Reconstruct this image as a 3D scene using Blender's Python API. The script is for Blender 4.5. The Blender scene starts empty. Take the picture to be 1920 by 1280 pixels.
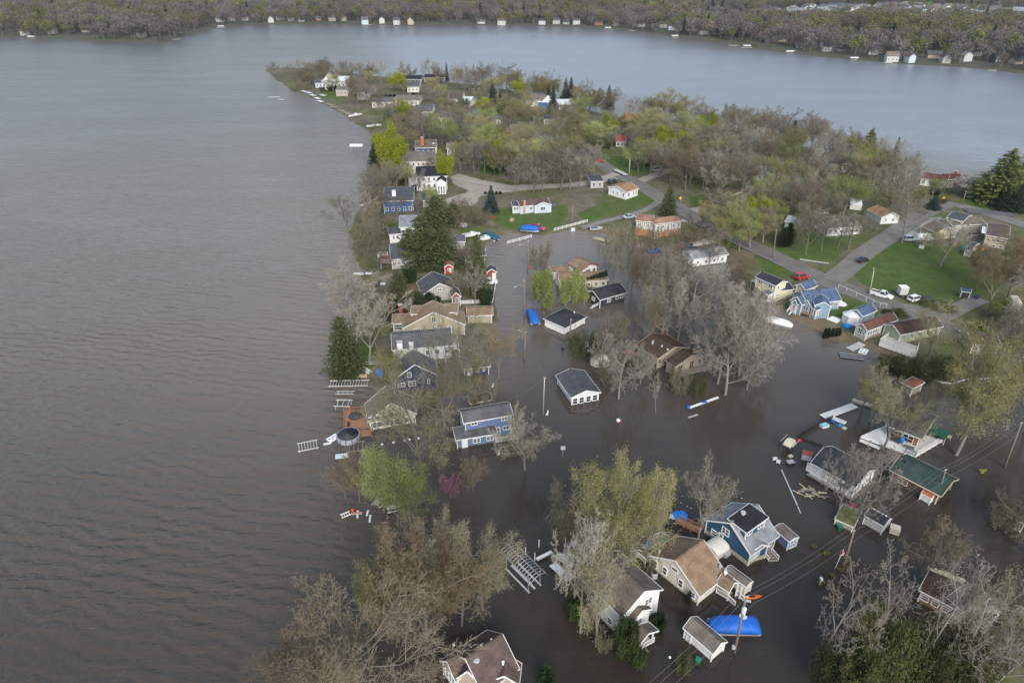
import bpy, math, random
import numpy as np
from mathutils import Vector, Matrix
R = math.radians
random.seed(7)
rng = np.random.default_rng(7)
SC = bpy.context.scene
COL = SC.collection

# ---------------------------------------------------------------- camera
CAM_H, PITCH, FPX, W0, H0 = 81.0, R(29.7), 1280.0, 1920.0, 1280.0
cd = bpy.data.cameras.new('camera')
cd.sensor_width = 36.0
cd.lens = 36.0 * FPX / W0
cd.clip_start, cd.clip_end = 1.0, 20000.0
cam = bpy.data.objects.new('camera', cd)
COL.objects.link(cam)
cam.location = (0, 0, CAM_H)
cam.rotation_euler = (math.pi / 2 - PITCH, 0, 0)
SC.camera = cam

# ---------------------------------------------------------------- sky and sun (overcast)
SUN_EL, SUN_AZ = R(33), R(170)          # azimuth clockwise from +Y
wd = bpy.data.worlds.new('World')
SC.world = wd
wd.use_nodes = True
nt = wd.node_tree
nt.nodes.clear()
sky = nt.nodes.new('ShaderNodeTexSky')
sky.sky_type = 'NISHITA'
sky.sun_disc = False
sky.sun_elevation = SUN_EL
sky.sun_rotation = SUN_AZ
sky.altitude = 100
sky.air_density = 1.0
sky.dust_density = 1.0
sky.ozone_density = 1.5
hsv = nt.nodes.new('ShaderNodeHueSaturation')
hsv.inputs['Saturation'].default_value = 1.0
hsv.inputs['Value'].default_value = 1.0
bg = nt.nodes.new('ShaderNodeBackground')
bg.inputs['Strength'].default_value = 0.15
wo = nt.nodes.new('ShaderNodeOutputWorld')
gam = nt.nodes.new('ShaderNodeGamma')      # cloud cover evens the clear-sky gradient out
gam.inputs['Gamma'].default_value = 0.5
nt.links.new(sky.outputs[0], gam.inputs['Color'])
nt.links.new(gam.outputs[0], hsv.inputs['Color'])
nt.links.new(hsv.outputs[0], bg.inputs['Color'])
nt.links.new(bg.outputs[0], wo.inputs['Surface'])

sl = bpy.data.lights.new('sun', 'SUN')
sl.energy = 1.25
sl.angle = R(35)
sl.color = (1.0, 0.95, 0.87)
so = bpy.data.objects.new('sun', sl)
COL.objects.link(so)
sd = Vector((math.sin(SUN_AZ) * math.cos(SUN_EL), math.cos(SUN_AZ) * math.cos(SUN_EL), math.sin(SUN_EL)))
so.rotation_euler = sd.to_track_quat('Z', 'Y').to_euler()
so.location = (0, 0, 300)

SC.view_settings.view_transform = 'Standard'
SC.view_settings.look = 'None'
SC.view_settings.exposure = 1.66
SC.view_settings.gamma = 1.0
SC.view_settings.use_curve_mapping = False
SC.render.engine = 'CYCLES'
SC.cycles.use_denoising = True
SC.cycles.max_bounces = 6
SC.cycles.diffuse_bounces = 2
SC.cycles.glossy_bounces = 2
SC.cycles.transmission_bounces = 2
SC.cycles.volume_bounces = 0
SC.cycles.transparent_max_bounces = 4
SC.cycles.caustics_reflective = False
SC.cycles.caustics_refractive = False

# ---------------------------------------------------------------- pixel -> place helpers
CS, SN = math.cos(PITCH), math.sin(PITCH)


def gp(px, py, z=0.0):
    """the point at height z seen at pixel (px, py) of the photograph"""
    u, v = (px - W0 / 2) / FPX, (py - H0 / 2) / FPX
    t = (CAM_H - z) / (SN + v * CS)
    return Vector((u * t, (CS - v * SN) * t, z))


def z_at(Y, py):
    """height of a point above ground position Y that shows at pixel row py"""
    v = (py - H0 / 2) / FPX
    return CAM_H + Y * (v * CS + SN) / (v * SN - CS)


def depth(P):
    return P.y * CS - (P.z - CAM_H) * SN


def frame(ox, oy, s):
    return lambda x, y: (ox + x * s, oy + y * s)


# sub-frames of the photograph in which positions were read off
C1 = frame(480, 0, .375); C3 = frame(540, 400, .28125); C4 = frame(980, 400, .28125); C5 = frame(1380, 400, .28125)
C6 = frame(480, 640, .3125); C7 = frame(480, 880, .3125); C8 = frame(980, 880, .3125)
D1 = frame(1380, 880, .3125); D2 = frame(1380, 640, .28125); D3 = frame(980, 640, .28125); D8 = frame(900, 300, .25)
D4 = frame(0, 0, 1 / 3); D5 = frame(480, 0, .375); D6 = frame(1100, 0, .4271)
E1 = frame(500, 90, .1875); E2 = frame(800, 120, .21875); E3 = frame(660, 280, .15625); E4 = frame(660, 420, .15625)
E5 = frame(600, 600, .1875); E6 = frame(1260, 240, .1875); E7 = frame(1560, 260, .1875); E8 = frame(1560, 480, .1875)
F1 = frame(1000, 990, .21097); F2 = frame(1180, 920, .1797); F3 = frame(1420, 740, .21875); F4 = frame(780, 1160, .15625)
F5 = frame(1240, 1080, .15625); F6 = frame(1640, 900, .29692); F7 = frame(1520, 640, .2187); F8 = frame(1380, 490, .1875)
PX = frame(0, 0, 1)


# ---------------------------------------------------------------- mesh helpers
class MB:
    def __init__(s):
        s.v, s.f, s.m = [], [], []

    def add(s, vs, fs, m=0):
        b = len(s.v)
        s.v.extend([tuple(p) for p in vs])
        for f in fs:
            s.f.append(tuple(b + i for i in f))
            s.m.append(m)

    def box(s, c, d, rz=0.0, m=0):
        hx, hy, hz = d[0] / 2, d[1] / 2, d[2] / 2
        ca, sa = math.cos(rz), math.sin(rz)
        vs = []
        for dz in (-hz, hz):
            for dx, dy in ((-hx, -hy), (hx, -hy), (hx, hy), (-hx, hy)):
                vs.append((c[0] + dx * ca - dy * sa, c[1] + dx * sa + dy * ca, c[2] + dz))
        s.add(vs, [(0, 3, 2, 1), (4, 5, 6, 7), (0, 1, 5, 4), (1, 2, 6, 5), (2, 3, 7, 6), (3, 0, 4, 7)], m)
        return s

    def beam(s, p0, p1, w, h, m=0):
        p0, p1 = Vector(p0), Vector(p1)
        d = (p1 - p0).normalized()
        up = Vector((0, 0, 1)) if abs(d.z) < .95 else Vector((0, 1, 0))
        a = d.cross(up).normalized() * (w / 2)
        b = a.cross(d).normalized() * (h / 2)
        vs = [p + x * a + y * b for p in (p0, p1) for x, y in ((-1, -1), (1, -1), (1, 1), (-1, 1))]
        s.add(vs, [(0, 1, 2, 3), (7, 6, 5, 4), (0, 4, 5, 1), (1, 5, 6, 2), (2, 6, 7, 3), (3, 7, 4, 0)], m)
        return s

    def tube(s, pts, rad, n=6, m=0, cap=True):
        pts = [Vector(p) for p in pts]
        if not hasattr(rad, '__len__'):
            rad = [rad] * len(pts)
        vs, fs = [], []
        for i, p in enumerate(pts):
            d = (pts[min(i + 1, len(pts) - 1)] - pts[max(i - 1, 0)]).normalized()
            up = Vector((0, 0, 1)) if abs(d.z) < .95 else Vector((0, 1, 0))
            a = d.cross(up).normalized()
            b = a.cross(d)
            for k in range(n):
                t = 2 * math.pi * k / n
                vs.append(p + (a * math.cos(t) + b * math.sin(t)) * rad[i])
        for i in range(len(pts) - 1):
            for k in range(n):
                k2 = (k + 1) % n
                fs.append((i * n + k, i * n + k2, (i + 1) * n + k2, (i + 1) * n + k))
        if cap:
            fs.append(tuple(reversed(range(n))))
            fs.append(tuple((len(pts) - 1) * n + k for k in range(n)))
        s.add(vs, fs, m)
        return s

    def lathe(s, c, prof, n=12, m=0, sx=1.0, sy=1.0):
        vs, fs = [], []
        for r, z in prof:
            for k in range(n):
                t = 2 * math.pi * k / n
                vs.append((c[0] + r * math.cos(t) * sx, c[1] + r * math.sin(t) * sy, c[2] + z))
        for i in range(len(prof) - 1):
            for k in range(n):
                k2 = (k + 1) % n
                fs.append((i * n + k, i * n + k2, (i + 1) * n + k2, (i + 1) * n + k))
        fs.append(tuple(reversed(range(n))))
        fs.append(tuple((len(prof) - 1) * n + k for k in range(n)))
        s.add(vs, fs, m)
        return s

    def loft(s, rings, m=0, closed=True):
        n = len(rings[0])
        vs = [p for r in rings for p in r]
        fs = []
        for i in range(len(rings) - 1):
            for k in range(n):
                k2 = (k + 1) % n
                fs.append((i * n + k, i * n + k2, (i + 1) * n + k2, (i + 1) * n + k))
        if closed:
            fs.append(tuple(reversed(range(n))))
            fs.append(tuple((len(rings) - 1) * n + k for k in range(n)))
        s.add(vs, fs, m)
        return s

    def mesh(s, name, mats, smooth=False):
        me = bpy.data.meshes.new(name)
        me.from_pydata(s.v, [], s.f)
        for m in (mats if isinstance(mats, (list, tuple)) else [mats]):
            me.materials.append(m)
        if isinstance(mats, (list, tuple)) and len(mats) > 1:
            me.polygons.foreach_set('material_index', s.m)
        if smooth:
            me.polygons.foreach_set('use_smooth', [True] * len(s.f))
        me.update()
        return me

    def obj(s, name, mats, parent=None, smooth=False, loc=None, rz=0.0):
        return link(name, s.mesh(name, mats, smooth), parent, loc, rz)


def link(name, data, parent=None, loc=None, rz=0.0, scale=None):
    o = bpy.data.objects.new(name, data)
    COL.objects.link(o)
    o.parent = parent
    if loc is not None:
        o.location = loc
    if rz:
        o.rotation_euler = (0, 0, rz)
    if scale is not None:
        o.scale = scale
    return o


def tag(o, label=None, cat=None, group=None, kind=None):
    if label: o['label'] = label
    if cat: o['category'] = cat
    if group: o['group'] = group
    if kind: o['kind'] = kind
    return o


def thing(name, label, cat, loc=(0, 0, 0), rz=0.0, group=None):
    o = bpy.data.objects.new(name, None)
    COL.objects.link(o)
    o.location = loc
    o.rotation_euler = (0, 0, rz)
    return tag(o, label, cat, group)


def copy_tree(o, parent=None):
    c = o.copy()
    COL.objects.link(c)
    c.parent = parent
    for ch in o.children:
        copy_tree(ch, c)
    return c


# ---------------------------------------------------------------- materials
MATS = {}


def _base(name):
    m = bpy.data.materials.new(name)
    m.use_nodes = True
    n = m.node_tree
    return m, n, n.nodes['Principled BSDF']


def mat(name, col, rough=.8, var=.18, scale=1.5, metal=0.0, spec=.3, bump=0.0, bscale=12.0, objvar=0.0, coat=0.0):
    """plain painted / built surface: colour with uneven wear, optional fine relief, optional per-object shift"""
    if name in MATS:
        return MATS[name]
    m, n, b = _base(name)
    N, L = n.nodes, n.links
    b.inputs['Roughness'].default_value = rough
    b.inputs['Metallic'].default_value = metal
    b.inputs['Specular IOR Level'].default_value = spec
    if coat:
        b.inputs['Coat Weight'].default_value = coat
    tc = N.new('ShaderNodeTexCoord')
    src = tc.outputs['Object']
    nz = N.new('ShaderNodeTexNoise')
    nz.inputs['Scale'].default_value = scale
    nz.inputs['Detail'].default_value = 5
    nz.inputs['Roughness'].default_value = .65
    L.new(src, nz.inputs['Vector'])
    rmp = N.new('ShaderNodeMapRange')
    rmp.inputs[1].default_value, rmp.inputs[2].default_value = .28, .72
    rmp.inputs[3].default_value, rmp.inputs[4].default_value = 1 - var, 1 + var
    L.new(nz.outputs[0], rmp.inputs[0])
    val = rmp.outputs[0]
    if objvar:
        oi = N.new('ShaderNodeObjectInfo')
        mr = N.new('ShaderNodeMapRange')
        mr.inputs[3].default_value, mr.inputs[4].default_value = 1 - objvar, 1 + objvar
        L.new(oi.outputs['Random'], mr.inputs[0])
        mm = N.new('ShaderNodeMath'); mm.operation = 'MULTIPLY'
        L.new(val, mm.inputs[0]); L.new(mr.outputs[0], mm.inputs[1])
        val = mm.outputs[0]
    vm = N.new('ShaderNodeVectorMath'); vm.operation = 'SCALE'
    vm.inputs[0].default_value = col[:3]
    L.new(val, vm.inputs['Scale'])
    L.new(vm.outputs[0], b.inputs['Base Color'])
    if bump:
        nb = N.new('ShaderNodeTexNoise')
        nb.inputs['Scale'].default_value = bscale
        nb.inputs['Detail'].default_value = 4
        L.new(src, nb.inputs['Vector'])
        bp = N.new('ShaderNodeBump')
        bp.inputs['Strength'].default_value = bump
        bp.inputs['Distance'].default_value = .05
        L.new(nb.outputs[0], bp.inputs['Height'])
        L.new(bp.outputs[0], b.inputs['Normal'])
    MATS[name] = m
    return m


def shingle(name, col):
    """asphalt shingles: speckled courses along the slope with weathered patches"""
    if name in MATS:
        return MATS[name]
    m, n, b = _base(name)
    N, L = n.nodes, n.links
    b.inputs['Roughness'].default_value = .92
    b.inputs['Specular IOR Level'].default_value = .2
    tc = N.new('ShaderNodeTexCoord')
    mp = N.new('ShaderNodeMapping')
    mp.inputs['Scale'].default_value = (2.2, 4.5, 9.0)
    L.new(tc.outputs['Object'], mp.inputs['Vector'])
    v1 = N.new('ShaderNodeTexVoronoi'); v1.inputs['Scale'].default_value = 1.0
    L.new(mp.outputs[0], v1.inputs['Vector'])
    n1 = N.new('ShaderNodeTexNoise'); n1.inputs['Scale'].default_value = .55; n1.inputs['Detail'].default_value = 6
    L.new(tc.outputs['Object'], n1.inputs['Vector'])
    s1 = N.new('ShaderNodeSeparateColor'); L.new(v1.outputs['Color'], s1.inputs[0])
    r1 = N.new('ShaderNodeMapRange'); r1.inputs[3].default_value, r1.inputs[4].default_value = .86, 1.13
    L.new(s1.outputs[0], r1.inputs[0])
    r2 = N.new('ShaderNodeMapRange'); r2.inputs[1].default_value, r2.inputs[2].default_value = .3, .7
    r2.inputs[3].default_value, r2.inputs[4].default_value = .7, 1.22
    L.new(n1.outputs[0], r2.inputs[0])
    mm = N.new('ShaderNodeMath'); mm.operation = 'MULTIPLY'
    L.new(r1.outputs[0], mm.inputs[0]); L.new(r2.outputs[0], mm.inputs[1])
    vm = N.new('ShaderNodeVectorMath'); vm.operation = 'SCALE'
    vm.inputs[0].default_value = tuple(c * .66 for c in col[:3])
    L.new(mm.outputs[0], vm.inputs['Scale'])
    L.new(vm.outputs[0], b.inputs['Base Color'])
    bp = N.new('ShaderNodeBump'); bp.inputs['Strength'].default_value = .35; bp.inputs['Distance'].default_value = .04
    L.new(s1.outputs[1], bp.inputs['Height']); L.new(bp.outputs[0], b.inputs['Normal'])
    MATS[name] = m
    return m


def siding(name, col, rough=.6):
    """lap siding: faint horizontal board lines and uneven weathering"""
    if name in MATS:
        return MATS[name]
    m, n, b = _base(name)
    N, L = n.nodes, n.links
    b.inputs['Roughness'].default_value = rough
    b.inputs['Specular IOR Level'].default_value = .3
    tc = N.new('ShaderNodeTexCoord')
    sx = N.new('ShaderNodeSeparateXYZ'); L.new(tc.outputs['Object'], sx.inputs[0])
    fr = N.new('ShaderNodeMath'); fr.operation = 'MULTIPLY'; fr.inputs[1].default_value = 6.0
    L.new(sx.outputs[2], fr.inputs[0])
    f2 = N.new('ShaderNodeMath'); f2.operation = 'FRACT'; L.new(fr.outputs[0], f2.inputs[0])
    bp = N.new('ShaderNodeBump'); bp.inputs['Strength'].default_value = .4; bp.inputs['Distance'].default_value = .02
    L.new(f2.outputs[0], bp.inputs['Height']); L.new(bp.outputs[0], b.inputs['Normal'])
    mp = N.new('ShaderNodeMapping'); mp.inputs['Scale'].default_value = (1.6, 1.6, .5)
    L.new(tc.outputs['Object'], mp.inputs['Vector'])
    nz = N.new('ShaderNodeTexNoise'); nz.inputs['Scale'].default_value = 1.2; nz.inputs['Detail'].default_value = 6
    L.new(mp.outputs[0], nz.inputs['Vector'])
    r1 = N.new('ShaderNodeMapRange'); r1.inputs[1].default_value, r1.inputs[2].default_value = .3, .7
    r1.inputs[3].default_value, r1.inputs[4].default_value = .86, 1.08
    L.new(nz.outputs[0], r1.inputs[0])
    vm = N.new('ShaderNodeVectorMath'); vm.operation = 'SCALE'; vm.inputs[0].default_value = col[:3]
    L.new(r1.outputs[0], vm.inputs['Scale']); L.new(vm.outputs[0], b.inputs['Base Color'])
    MATS[name] = m
    return m


def foliage(name, col, col2, scale=.35, objvar=.22, transl=0.0, rough=.85):
    """twigs or leaves: two colours mixed in clumps through the crown, shifted per tree"""
    if name in MATS:
        return MATS[name]
    m, n, b = _base(name)
    N, L = n.nodes, n.links
    b.inputs['Roughness'].default_value = rough
    b.inputs['Specular IOR Level'].default_value = .15
    tc = N.new('ShaderNodeTexCoord')
    nz = N.new('ShaderNodeTexNoise'); nz.inputs['Scale'].default_value = scale; nz.inputs['Detail'].default_value = 4
    L.new(tc.outputs['Object'], nz.inputs['Vector'])
    oi = N.new('ShaderNodeObjectInfo')
    ad = N.new('ShaderNodeMath'); ad.operation = 'MULTIPLY_ADD'; ad.inputs[1].default_value = .5; ad.inputs[2].default_value = -.25
    L.new(oi.outputs['Random'], ad.inputs[0])
    a2 = N.new('ShaderNodeMath'); a2.operation = 'ADD'; L.new(nz.outputs[0], a2.inputs[0]); L.new(ad.outputs[0], a2.inputs[1])
    r1 = N.new('ShaderNodeMapRange'); r1.inputs[1].default_value, r1.inputs[2].default_value = .3, .7
    L.new(a2.outputs[0], r1.inputs[0])
    mx = N.new('ShaderNodeMix'); mx.data_type = 'RGBA'
    mx.inputs[6].default_value = (*col, 1); mx.inputs[7].default_value = (*col2, 1)
    L.new(r1.outputs[0], mx.inputs[0])
    mr = N.new('ShaderNodeMapRange'); mr.inputs[3].default_value, mr.inputs[4].default_value = 1 - objvar, 1 + objvar
    fr = N.new('ShaderNodeMath'); fr.operation = 'FRACT'
    m7 = N.new('ShaderNodeMath'); m7.operation = 'MULTIPLY'; m7.inputs[1].default_value = 7.13
    L.new(oi.outputs['Random'], m7.inputs[0]); L.new(m7.outputs[0], fr.inputs[0]); L.new(fr.outputs[0], mr.inputs[0])
    vm = N.new('ShaderNodeVectorMath'); vm.operation = 'SCALE'
    L.new(mx.outputs[2], vm.inputs[0]); L.new(mr.outputs[0], vm.inputs['Scale'])
    L.new(vm.outputs[0], b.inputs['Base Color'])
    if transl:
        tr = N.new('ShaderNodeBsdfTranslucent'); L.new(vm.outputs[0], tr.inputs[0])
        ms = N.new('ShaderNodeMixShader'); ms.inputs[0].default_value = transl
        out = N['Material Output']
        L.new(b.outputs[0], ms.inputs[1]); L.new(tr.outputs[0], ms.inputs[2]); L.new(ms.outputs[0], out.inputs[0])
    MATS[name] = m
    return m


WHITE = mat('white_paint', (.78, .78, .77), .5, .06, .8)
GLASS = mat('window_glass', (.035, .04, .05), .08, .3, .9, spec=.6)
GLASSL = mat('pale_glass', (.16, .19, .2), .1, .4, .9, spec=.6)
DARK = mat('dark_iron', (.03, .03, .032), .6, .2)
ALU = mat('aluminium', (.55, .56, .57), .38, .12, 2.0, metal=.7)
GREYM = mat('galvanised', (.5, .51, .52), .5, .12, 2.0, metal=.3)
WOODG = mat('weathered_wood', (.27, .23, .19), .9, .3, 3.0, bump=.3)
WOODO = mat('stained_wood', (.3, .16, .095), .8, .25, 2.5, bump=.2)
POLE = mat('pole_wood', (.2, .165, .135), .9, .3, 2.0, bump=.3)
CONC = mat('concrete', (.42, .4, .37), .9, .2, 1.0, bump=.2)
FOUND = mat('foundation', (.42, .37, .29), .9, .2, 1.5)
BRICK = mat('red_brick', (.25, .075, .05), .9, .3, 6.0, bump=.3)
RUBBER = mat('tyre_rubber', (.015, .015, .016), .85, .2)

# ================================================================ ground, water, roads
def poly_px(pts, z=0.0):
    return np.array([gp(x, y, z)[:2] for x, y in pts])


def sdf(poly, X, Y):
    """signed distance to a polygon, positive inside"""
    d = np.full(X.shape, 1e9)
    ins = np.zeros(X.shape, bool)
    n = len(poly)
    for i in range(n):
        ax, ay = poly[i]; bx, by = poly[(i + 1) % n]
        ex, ey = bx - ax, by - ay
        t = np.clip(((X - ax) * ex + (Y - ay) * ey) / (ex * ex + ey * ey + 1e-9), 0, 1)
        d = np.minimum(d, np.hypot(X - ax - t * ex, Y - ay - t * ey))
        c = ((ay > Y) != (by > Y)) & (X < (bx - ax) * (Y - ay) / (by - ay + 1e-12) + ax)
        ins ^= c
    return np.where(ins, d, -d)


def vnoise(X, Y, s, seed=0):
    """smooth value noise, about -1..1"""
    r = np.random.default_rng(seed).random((64, 64)) * 2 - 1
    x, y = X / s, Y / s
    ix, iy = np.floor(x).astype(int), np.floor(y).astype(int)
    fx, fy = x - ix, y - iy
    fx, fy = fx * fx * (3 - 2 * fx), fy * fy * (3 - 2 * fy)
    g = lambda a, b: r[a % 64, b % 64]
    return (g(ix, iy) * (1 - fx) + g(ix + 1, iy) * fx) * (1 - fy) + (g(ix, iy + 1) * (1 - fx) + g(ix + 1, iy + 1) * fx) * fy


LAND_PX = [(498, 131), (520, 150), (552, 172), (590, 187), (628, 208), (660, 226), (694, 246), (700, 270), (697, 305), (690, 340), (682, 378),
           (664, 415), (654, 440), (664, 470), (678, 505), (682, 560), (650, 600), (628, 640), (624, 688), (640, 697), (690, 712), (712, 745),
           (790, 760), (850, 748), (905, 715), (925, 660), (930, 600), (924, 560), (930, 528), (908, 500), (914, 470), (905, 452), (935, 440),
           (960, 434), (1010, 440), (1040, 438), (1085, 431), (1125, 436), (1190, 452), (1262, 455), (1300, 450), (1345, 470), (1380, 505), (1392, 535),
           (1420, 565), (1470, 583), (1510, 612), (1555, 640), (1600, 645), (1650, 660), (1700, 690), (1780, 702), (1850, 700), (1920, 712), (2150, 760),
           (2500, 800), (2500, 400), (2100, 352), (1920, 343), (1850, 333), (1800, 334), (1720, 336), (1690, 318), (1600, 296), (1500, 272), (1400, 258),
           (1300, 244), (1200, 226), (1120, 212), (1060, 192), (1000, 178), (920, 163), (820, 152), (700, 143), (600, 131), (540, 126)]
LAND = poly_px(LAND_PX)
# shallow bar of land south-east, under the thicket at the frame's lower corner
BAR = poly_px([(1850, 1180), (1980, 1120), (2300, 1150), (2400, 1500), (1900, 1500), (1830, 1300)])

GX0, GX1, GY0, GY1, GS = -330.0, 420.0, 20.0, 660.0, 1.6
gx = np.arange(GX0, GX1 + .1, GS); gy = np.arange(GY0, GY1 + .1, GS)
GXX, GYY = np.meshgrid(gx, gy)
SD = sdf(LAND, GXX, GYY) + vnoise(GXX, GYY, 9, 3) * 1.2 + vnoise(GXX, GYY, 3.3, 4) * .5
SB = sdf(BAR, GXX, GYY) + vnoise(GXX, GYY, 6, 5) * 1.0
HH = np.where(SD > 0, .12 + 1.9 * (1 - np.exp(-SD / 26.0)), np.maximum(-.9, SD * .16 - .02))
HH = HH + np.where(SD > 4, np.clip((SD - 4) / 20, 0, 1) * (vnoise(GXX, GYY, 38, 6) * .35), 0)
HB = np.where(SB > 0, .1 + .4 * (1 - np.exp(-SB / 8.0)), np.maximum(-.9, SB * .16 - .02))
HH = np.maximum(HH, HB)


def land_h(x, y):
    fx, fy = (x - GX0) / GS, (y - GY0) / GS
    i, j = int(math.floor(fx)), int(math.floor(fy))
    if i < 0 or j < 0 or i >= len(gx) - 1 or j >= len(gy) - 1:
        return -0.9
    a, b = fx - i, fy - j
    return float((HH[j, i] * (1 - a) + HH[j, i + 1] * a) * (1 - b) + (HH[j + 1, i] * (1 - a) + HH[j + 1, i + 1] * a) * b)


def base_h(x, y):
    """what a thing stands on as seen: the land, or the water's surface where flooded"""
    return max(0.0, land_h(x, y))


def gl(px, py, dz=0.0):
    """the ground or water point seen at a pixel (dz: height of that point above the ground)"""
    z = dz
    for _ in range(5):
        P = gp(px, py, z)
        z = base_h(P.x, P.y) + dz
    return gp(px, py, z)


def ground_material():
    m, n, b = _base('peninsula_ground')
    N, L = n.nodes, n.links
    b.inputs['Roughness'].default_value = .95
    b.inputs['Specular IOR Level'].default_value = .1
    at = N.new('ShaderNodeVertexColor'); at.layer_name = 'cover'
    tc = N.new('ShaderNodeTexCoord')
    n1 = N.new('ShaderNodeTexNoise'); n1.inputs['Scale'].default_value = .35; n1.inputs['Detail'].default_value = 8; n1.inputs['Roughness'].default_value = .7
    n2 = N.new('ShaderNodeTexNoise'); n2.inputs['Scale'].default_value = .06; n2.inputs['Detail'].default_value = 5
    for q in (n1, n2):
        L.new(tc.outputs['Object'], q.inputs['Vector'])
    def mix(fac, a, bb):
        mx = N.new('ShaderNodeMix'); mx.data_type = 'RGBA'
        for k, v in ((6, a), (7, bb)):
            if isinstance(v, tuple): mx.inputs[k].default_value = (*v, 1)
            else: L.new(v, mx.inputs[k])
        L.new(fac, mx.inputs[0]); return mx.outputs[2]
    def rng_(src, a, c):
        r = N.new('ShaderNodeMapRange'); r.inputs[1].default_value, r.inputs[2].default_value = a, c
        L.new(src, r.inputs[0]); return r.outputs[0]
    litter = mix(rng_(n1.outputs[0], .35, .65), (.095, .085, .058), (.18, .155, .118))
    litter = mix(rng_(n2.outputs[0], .42, .62), litter, mix(rng_(n1.outputs[0], .35, .65), (.062, .08, .026), (.125, .135, .055)))
    lawn = mix(rng_(n1.outputs[0], .3, .7), (.05, .084, .018), (.095, .14, .036))
    lawn = mix(rng_(n2.outputs[0], .4, .65), lawn, mix(rng_(n1.outputs[0], .3, .7), (.056, .084, .022), (.11, .128, .045)))
    mud = mix(rng_(n1.outputs[0], .3, .7), (.12, .085, .055), (.22, .17, .115))
    gravel = mix(rng_(n1.outputs[0], .3, .7), (.27, .245, .205), (.36, .33, .28))
    sp = N.new('ShaderNodeSeparateColor'); L.new(at.outputs[0], sp.inputs[0])
    # uneven, ragged borders between the covers
    def edge(o):
        a = N.new('ShaderNodeMath'); a.operation = 'MULTIPLY_ADD'; a.inputs[1].default_value = .7; 
        L.new(n1.outputs[0], a.inputs[0]); 
        s_ = N.new('ShaderNodeMath'); s_.operation = 'SUBTRACT'; L.new(o, s_.inputs[0]); s_.inputs[1].default_value = .35
        L.new(s_.outputs[0], a.inputs[2]); return rng_(a.outputs[0], .38, .62)
    c = mix(edge(sp.outputs[0]), litter, lawn)
    c = mix(edge(sp.outputs[1]), c, mud)
    c = mix(edge(sp.outputs[2]), c, gravel)
    L.new(c, b.inputs['Base Color'])
    bp = N.new('ShaderNodeBump'); bp.inputs['Strength'].default_value = .6; bp.inputs['Distance'].default_value = .2
    L.new(n1.outputs[0], bp.inputs['Height']); L.new(bp.outputs[0], b.inputs['Normal'])
    return m


LAWNS = [[(1588, 502), (1622, 478), (1655, 458), (1700, 452), (1760, 462), (1850, 470), (1905, 500), (1880, 540), (1832, 556), (1790, 580), (1745, 572), (1700, 556), (1650, 548), (1612, 530)],
         [(926, 402), (944, 388), (990, 400), (1062, 384), (1066, 400), (1045, 432), (990, 434), (950, 428), (926, 418)],
         [(1080, 402), (1150, 372), (1205, 360), (1230, 378), (1175, 396), (1105, 416)],
         [(1400, 480), (1440, 482), (1500, 508), (1490, 520), (1430, 512), (1400, 500)],
         [(1556, 552), (1620, 566), (1650, 582), (1640, 600), (1560, 602), (1540, 580)],
         [(1140, 292), (1210, 300), (1230, 322), (1180, 332), (1140, 312)], [(1130, 265), (1200, 268), (1210, 290), (1140, 290)],
         [(1780, 380), (1840, 364), (1920, 362), (1920, 398), (1850, 392)], [(1430, 455), (1500, 452), (1580, 470), (1560, 492), (1490, 486)],
         [(1470, 420), (1560, 440), (1620, 445), (1560, 475), (1480, 460)], [(860, 430), (900, 428), (912, 448), (870, 452)], [(726, 418), (770, 415), (770, 440), (730, 440)],
         [(640, 650), (700, 640), (715, 690), (650, 694)], [(880, 270), (960, 262), (1040, 300), (1000, 335), (900, 325)], [(1290, 370), (1330, 362), (1340, 385), (1300, 392)],
         [(1660, 430), (1690, 412), (1680, 400), (1650, 415)], [(690, 212), (760, 200), (760, 230), (710, 245)], [(930, 190), (980, 196), (1000, 225), (930, 215)], [(600, 168), (640, 165), (650, 185), (610, 185)],
         [(1230, 430), (1290, 425), (1340, 455), (1290, 452)], [(1880, 590), (1960, 600), (1960, 660), (1890, 640)], [(1310, 440), (1400, 445), (1420, 470), (1340, 462)]]
MUDS = [[(905, 452), (940, 432), (1000, 440), (1010, 446), (930, 460)], [(1480, 590), (1520, 588), (1570, 612), (1600, 640), (1560, 645), (1500, 615)], [(1590, 640), (1700, 640), (1690, 690), (1640, 670)],
        [(1100, 432), (1190, 425), (1190, 452), (1120, 440)], [(1400, 540), (1470, 570), (1470, 590), (1410, 560)], [(1870, 900), (1960, 880), (1960, 1000), (1880, 960)]]
GRAVELS = [[(846, 330), (862, 326), (905, 338), (960, 347), (1060, 344), (1120, 336), (1150, 328), (1160, 336), (1110, 347), (1010, 355), (930, 362), (880, 372), (840, 372), (880, 358), (850, 345)],
           [(1190, 338), (1240, 318), (1330, 300), (1335, 305), (1250, 326), (1200, 344)], [(1288, 392), (1322, 384), (1330, 392), (1300, 402)], [(685, 350), (700, 348), (692, 385), (680, 400)],
           [(1690, 420), (1760, 405), (1790, 430), (1740, 450), (1700, 440)], [(836, 372), (900, 366), (890, 385), (840, 390)]]
cov = np.zeros((len(gy), len(gx), 3))
for k, group in ((0, LAWNS), (1, MUDS), (2, GRAVELS)):
    for pl in group:
        d = sdf(np.array([gl(x, y)[:2] for x, y in pl]), GXX, GYY)
        cov[..., k] = np.maximum(cov[..., k], np.clip(d / (2 * GS) + .5, 0, 1))
cov[..., 1] = np.maximum(cov[..., 1], np.clip(1.0 - HH / .22, 0, 1) * .9)       # silt along the waterline


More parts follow.
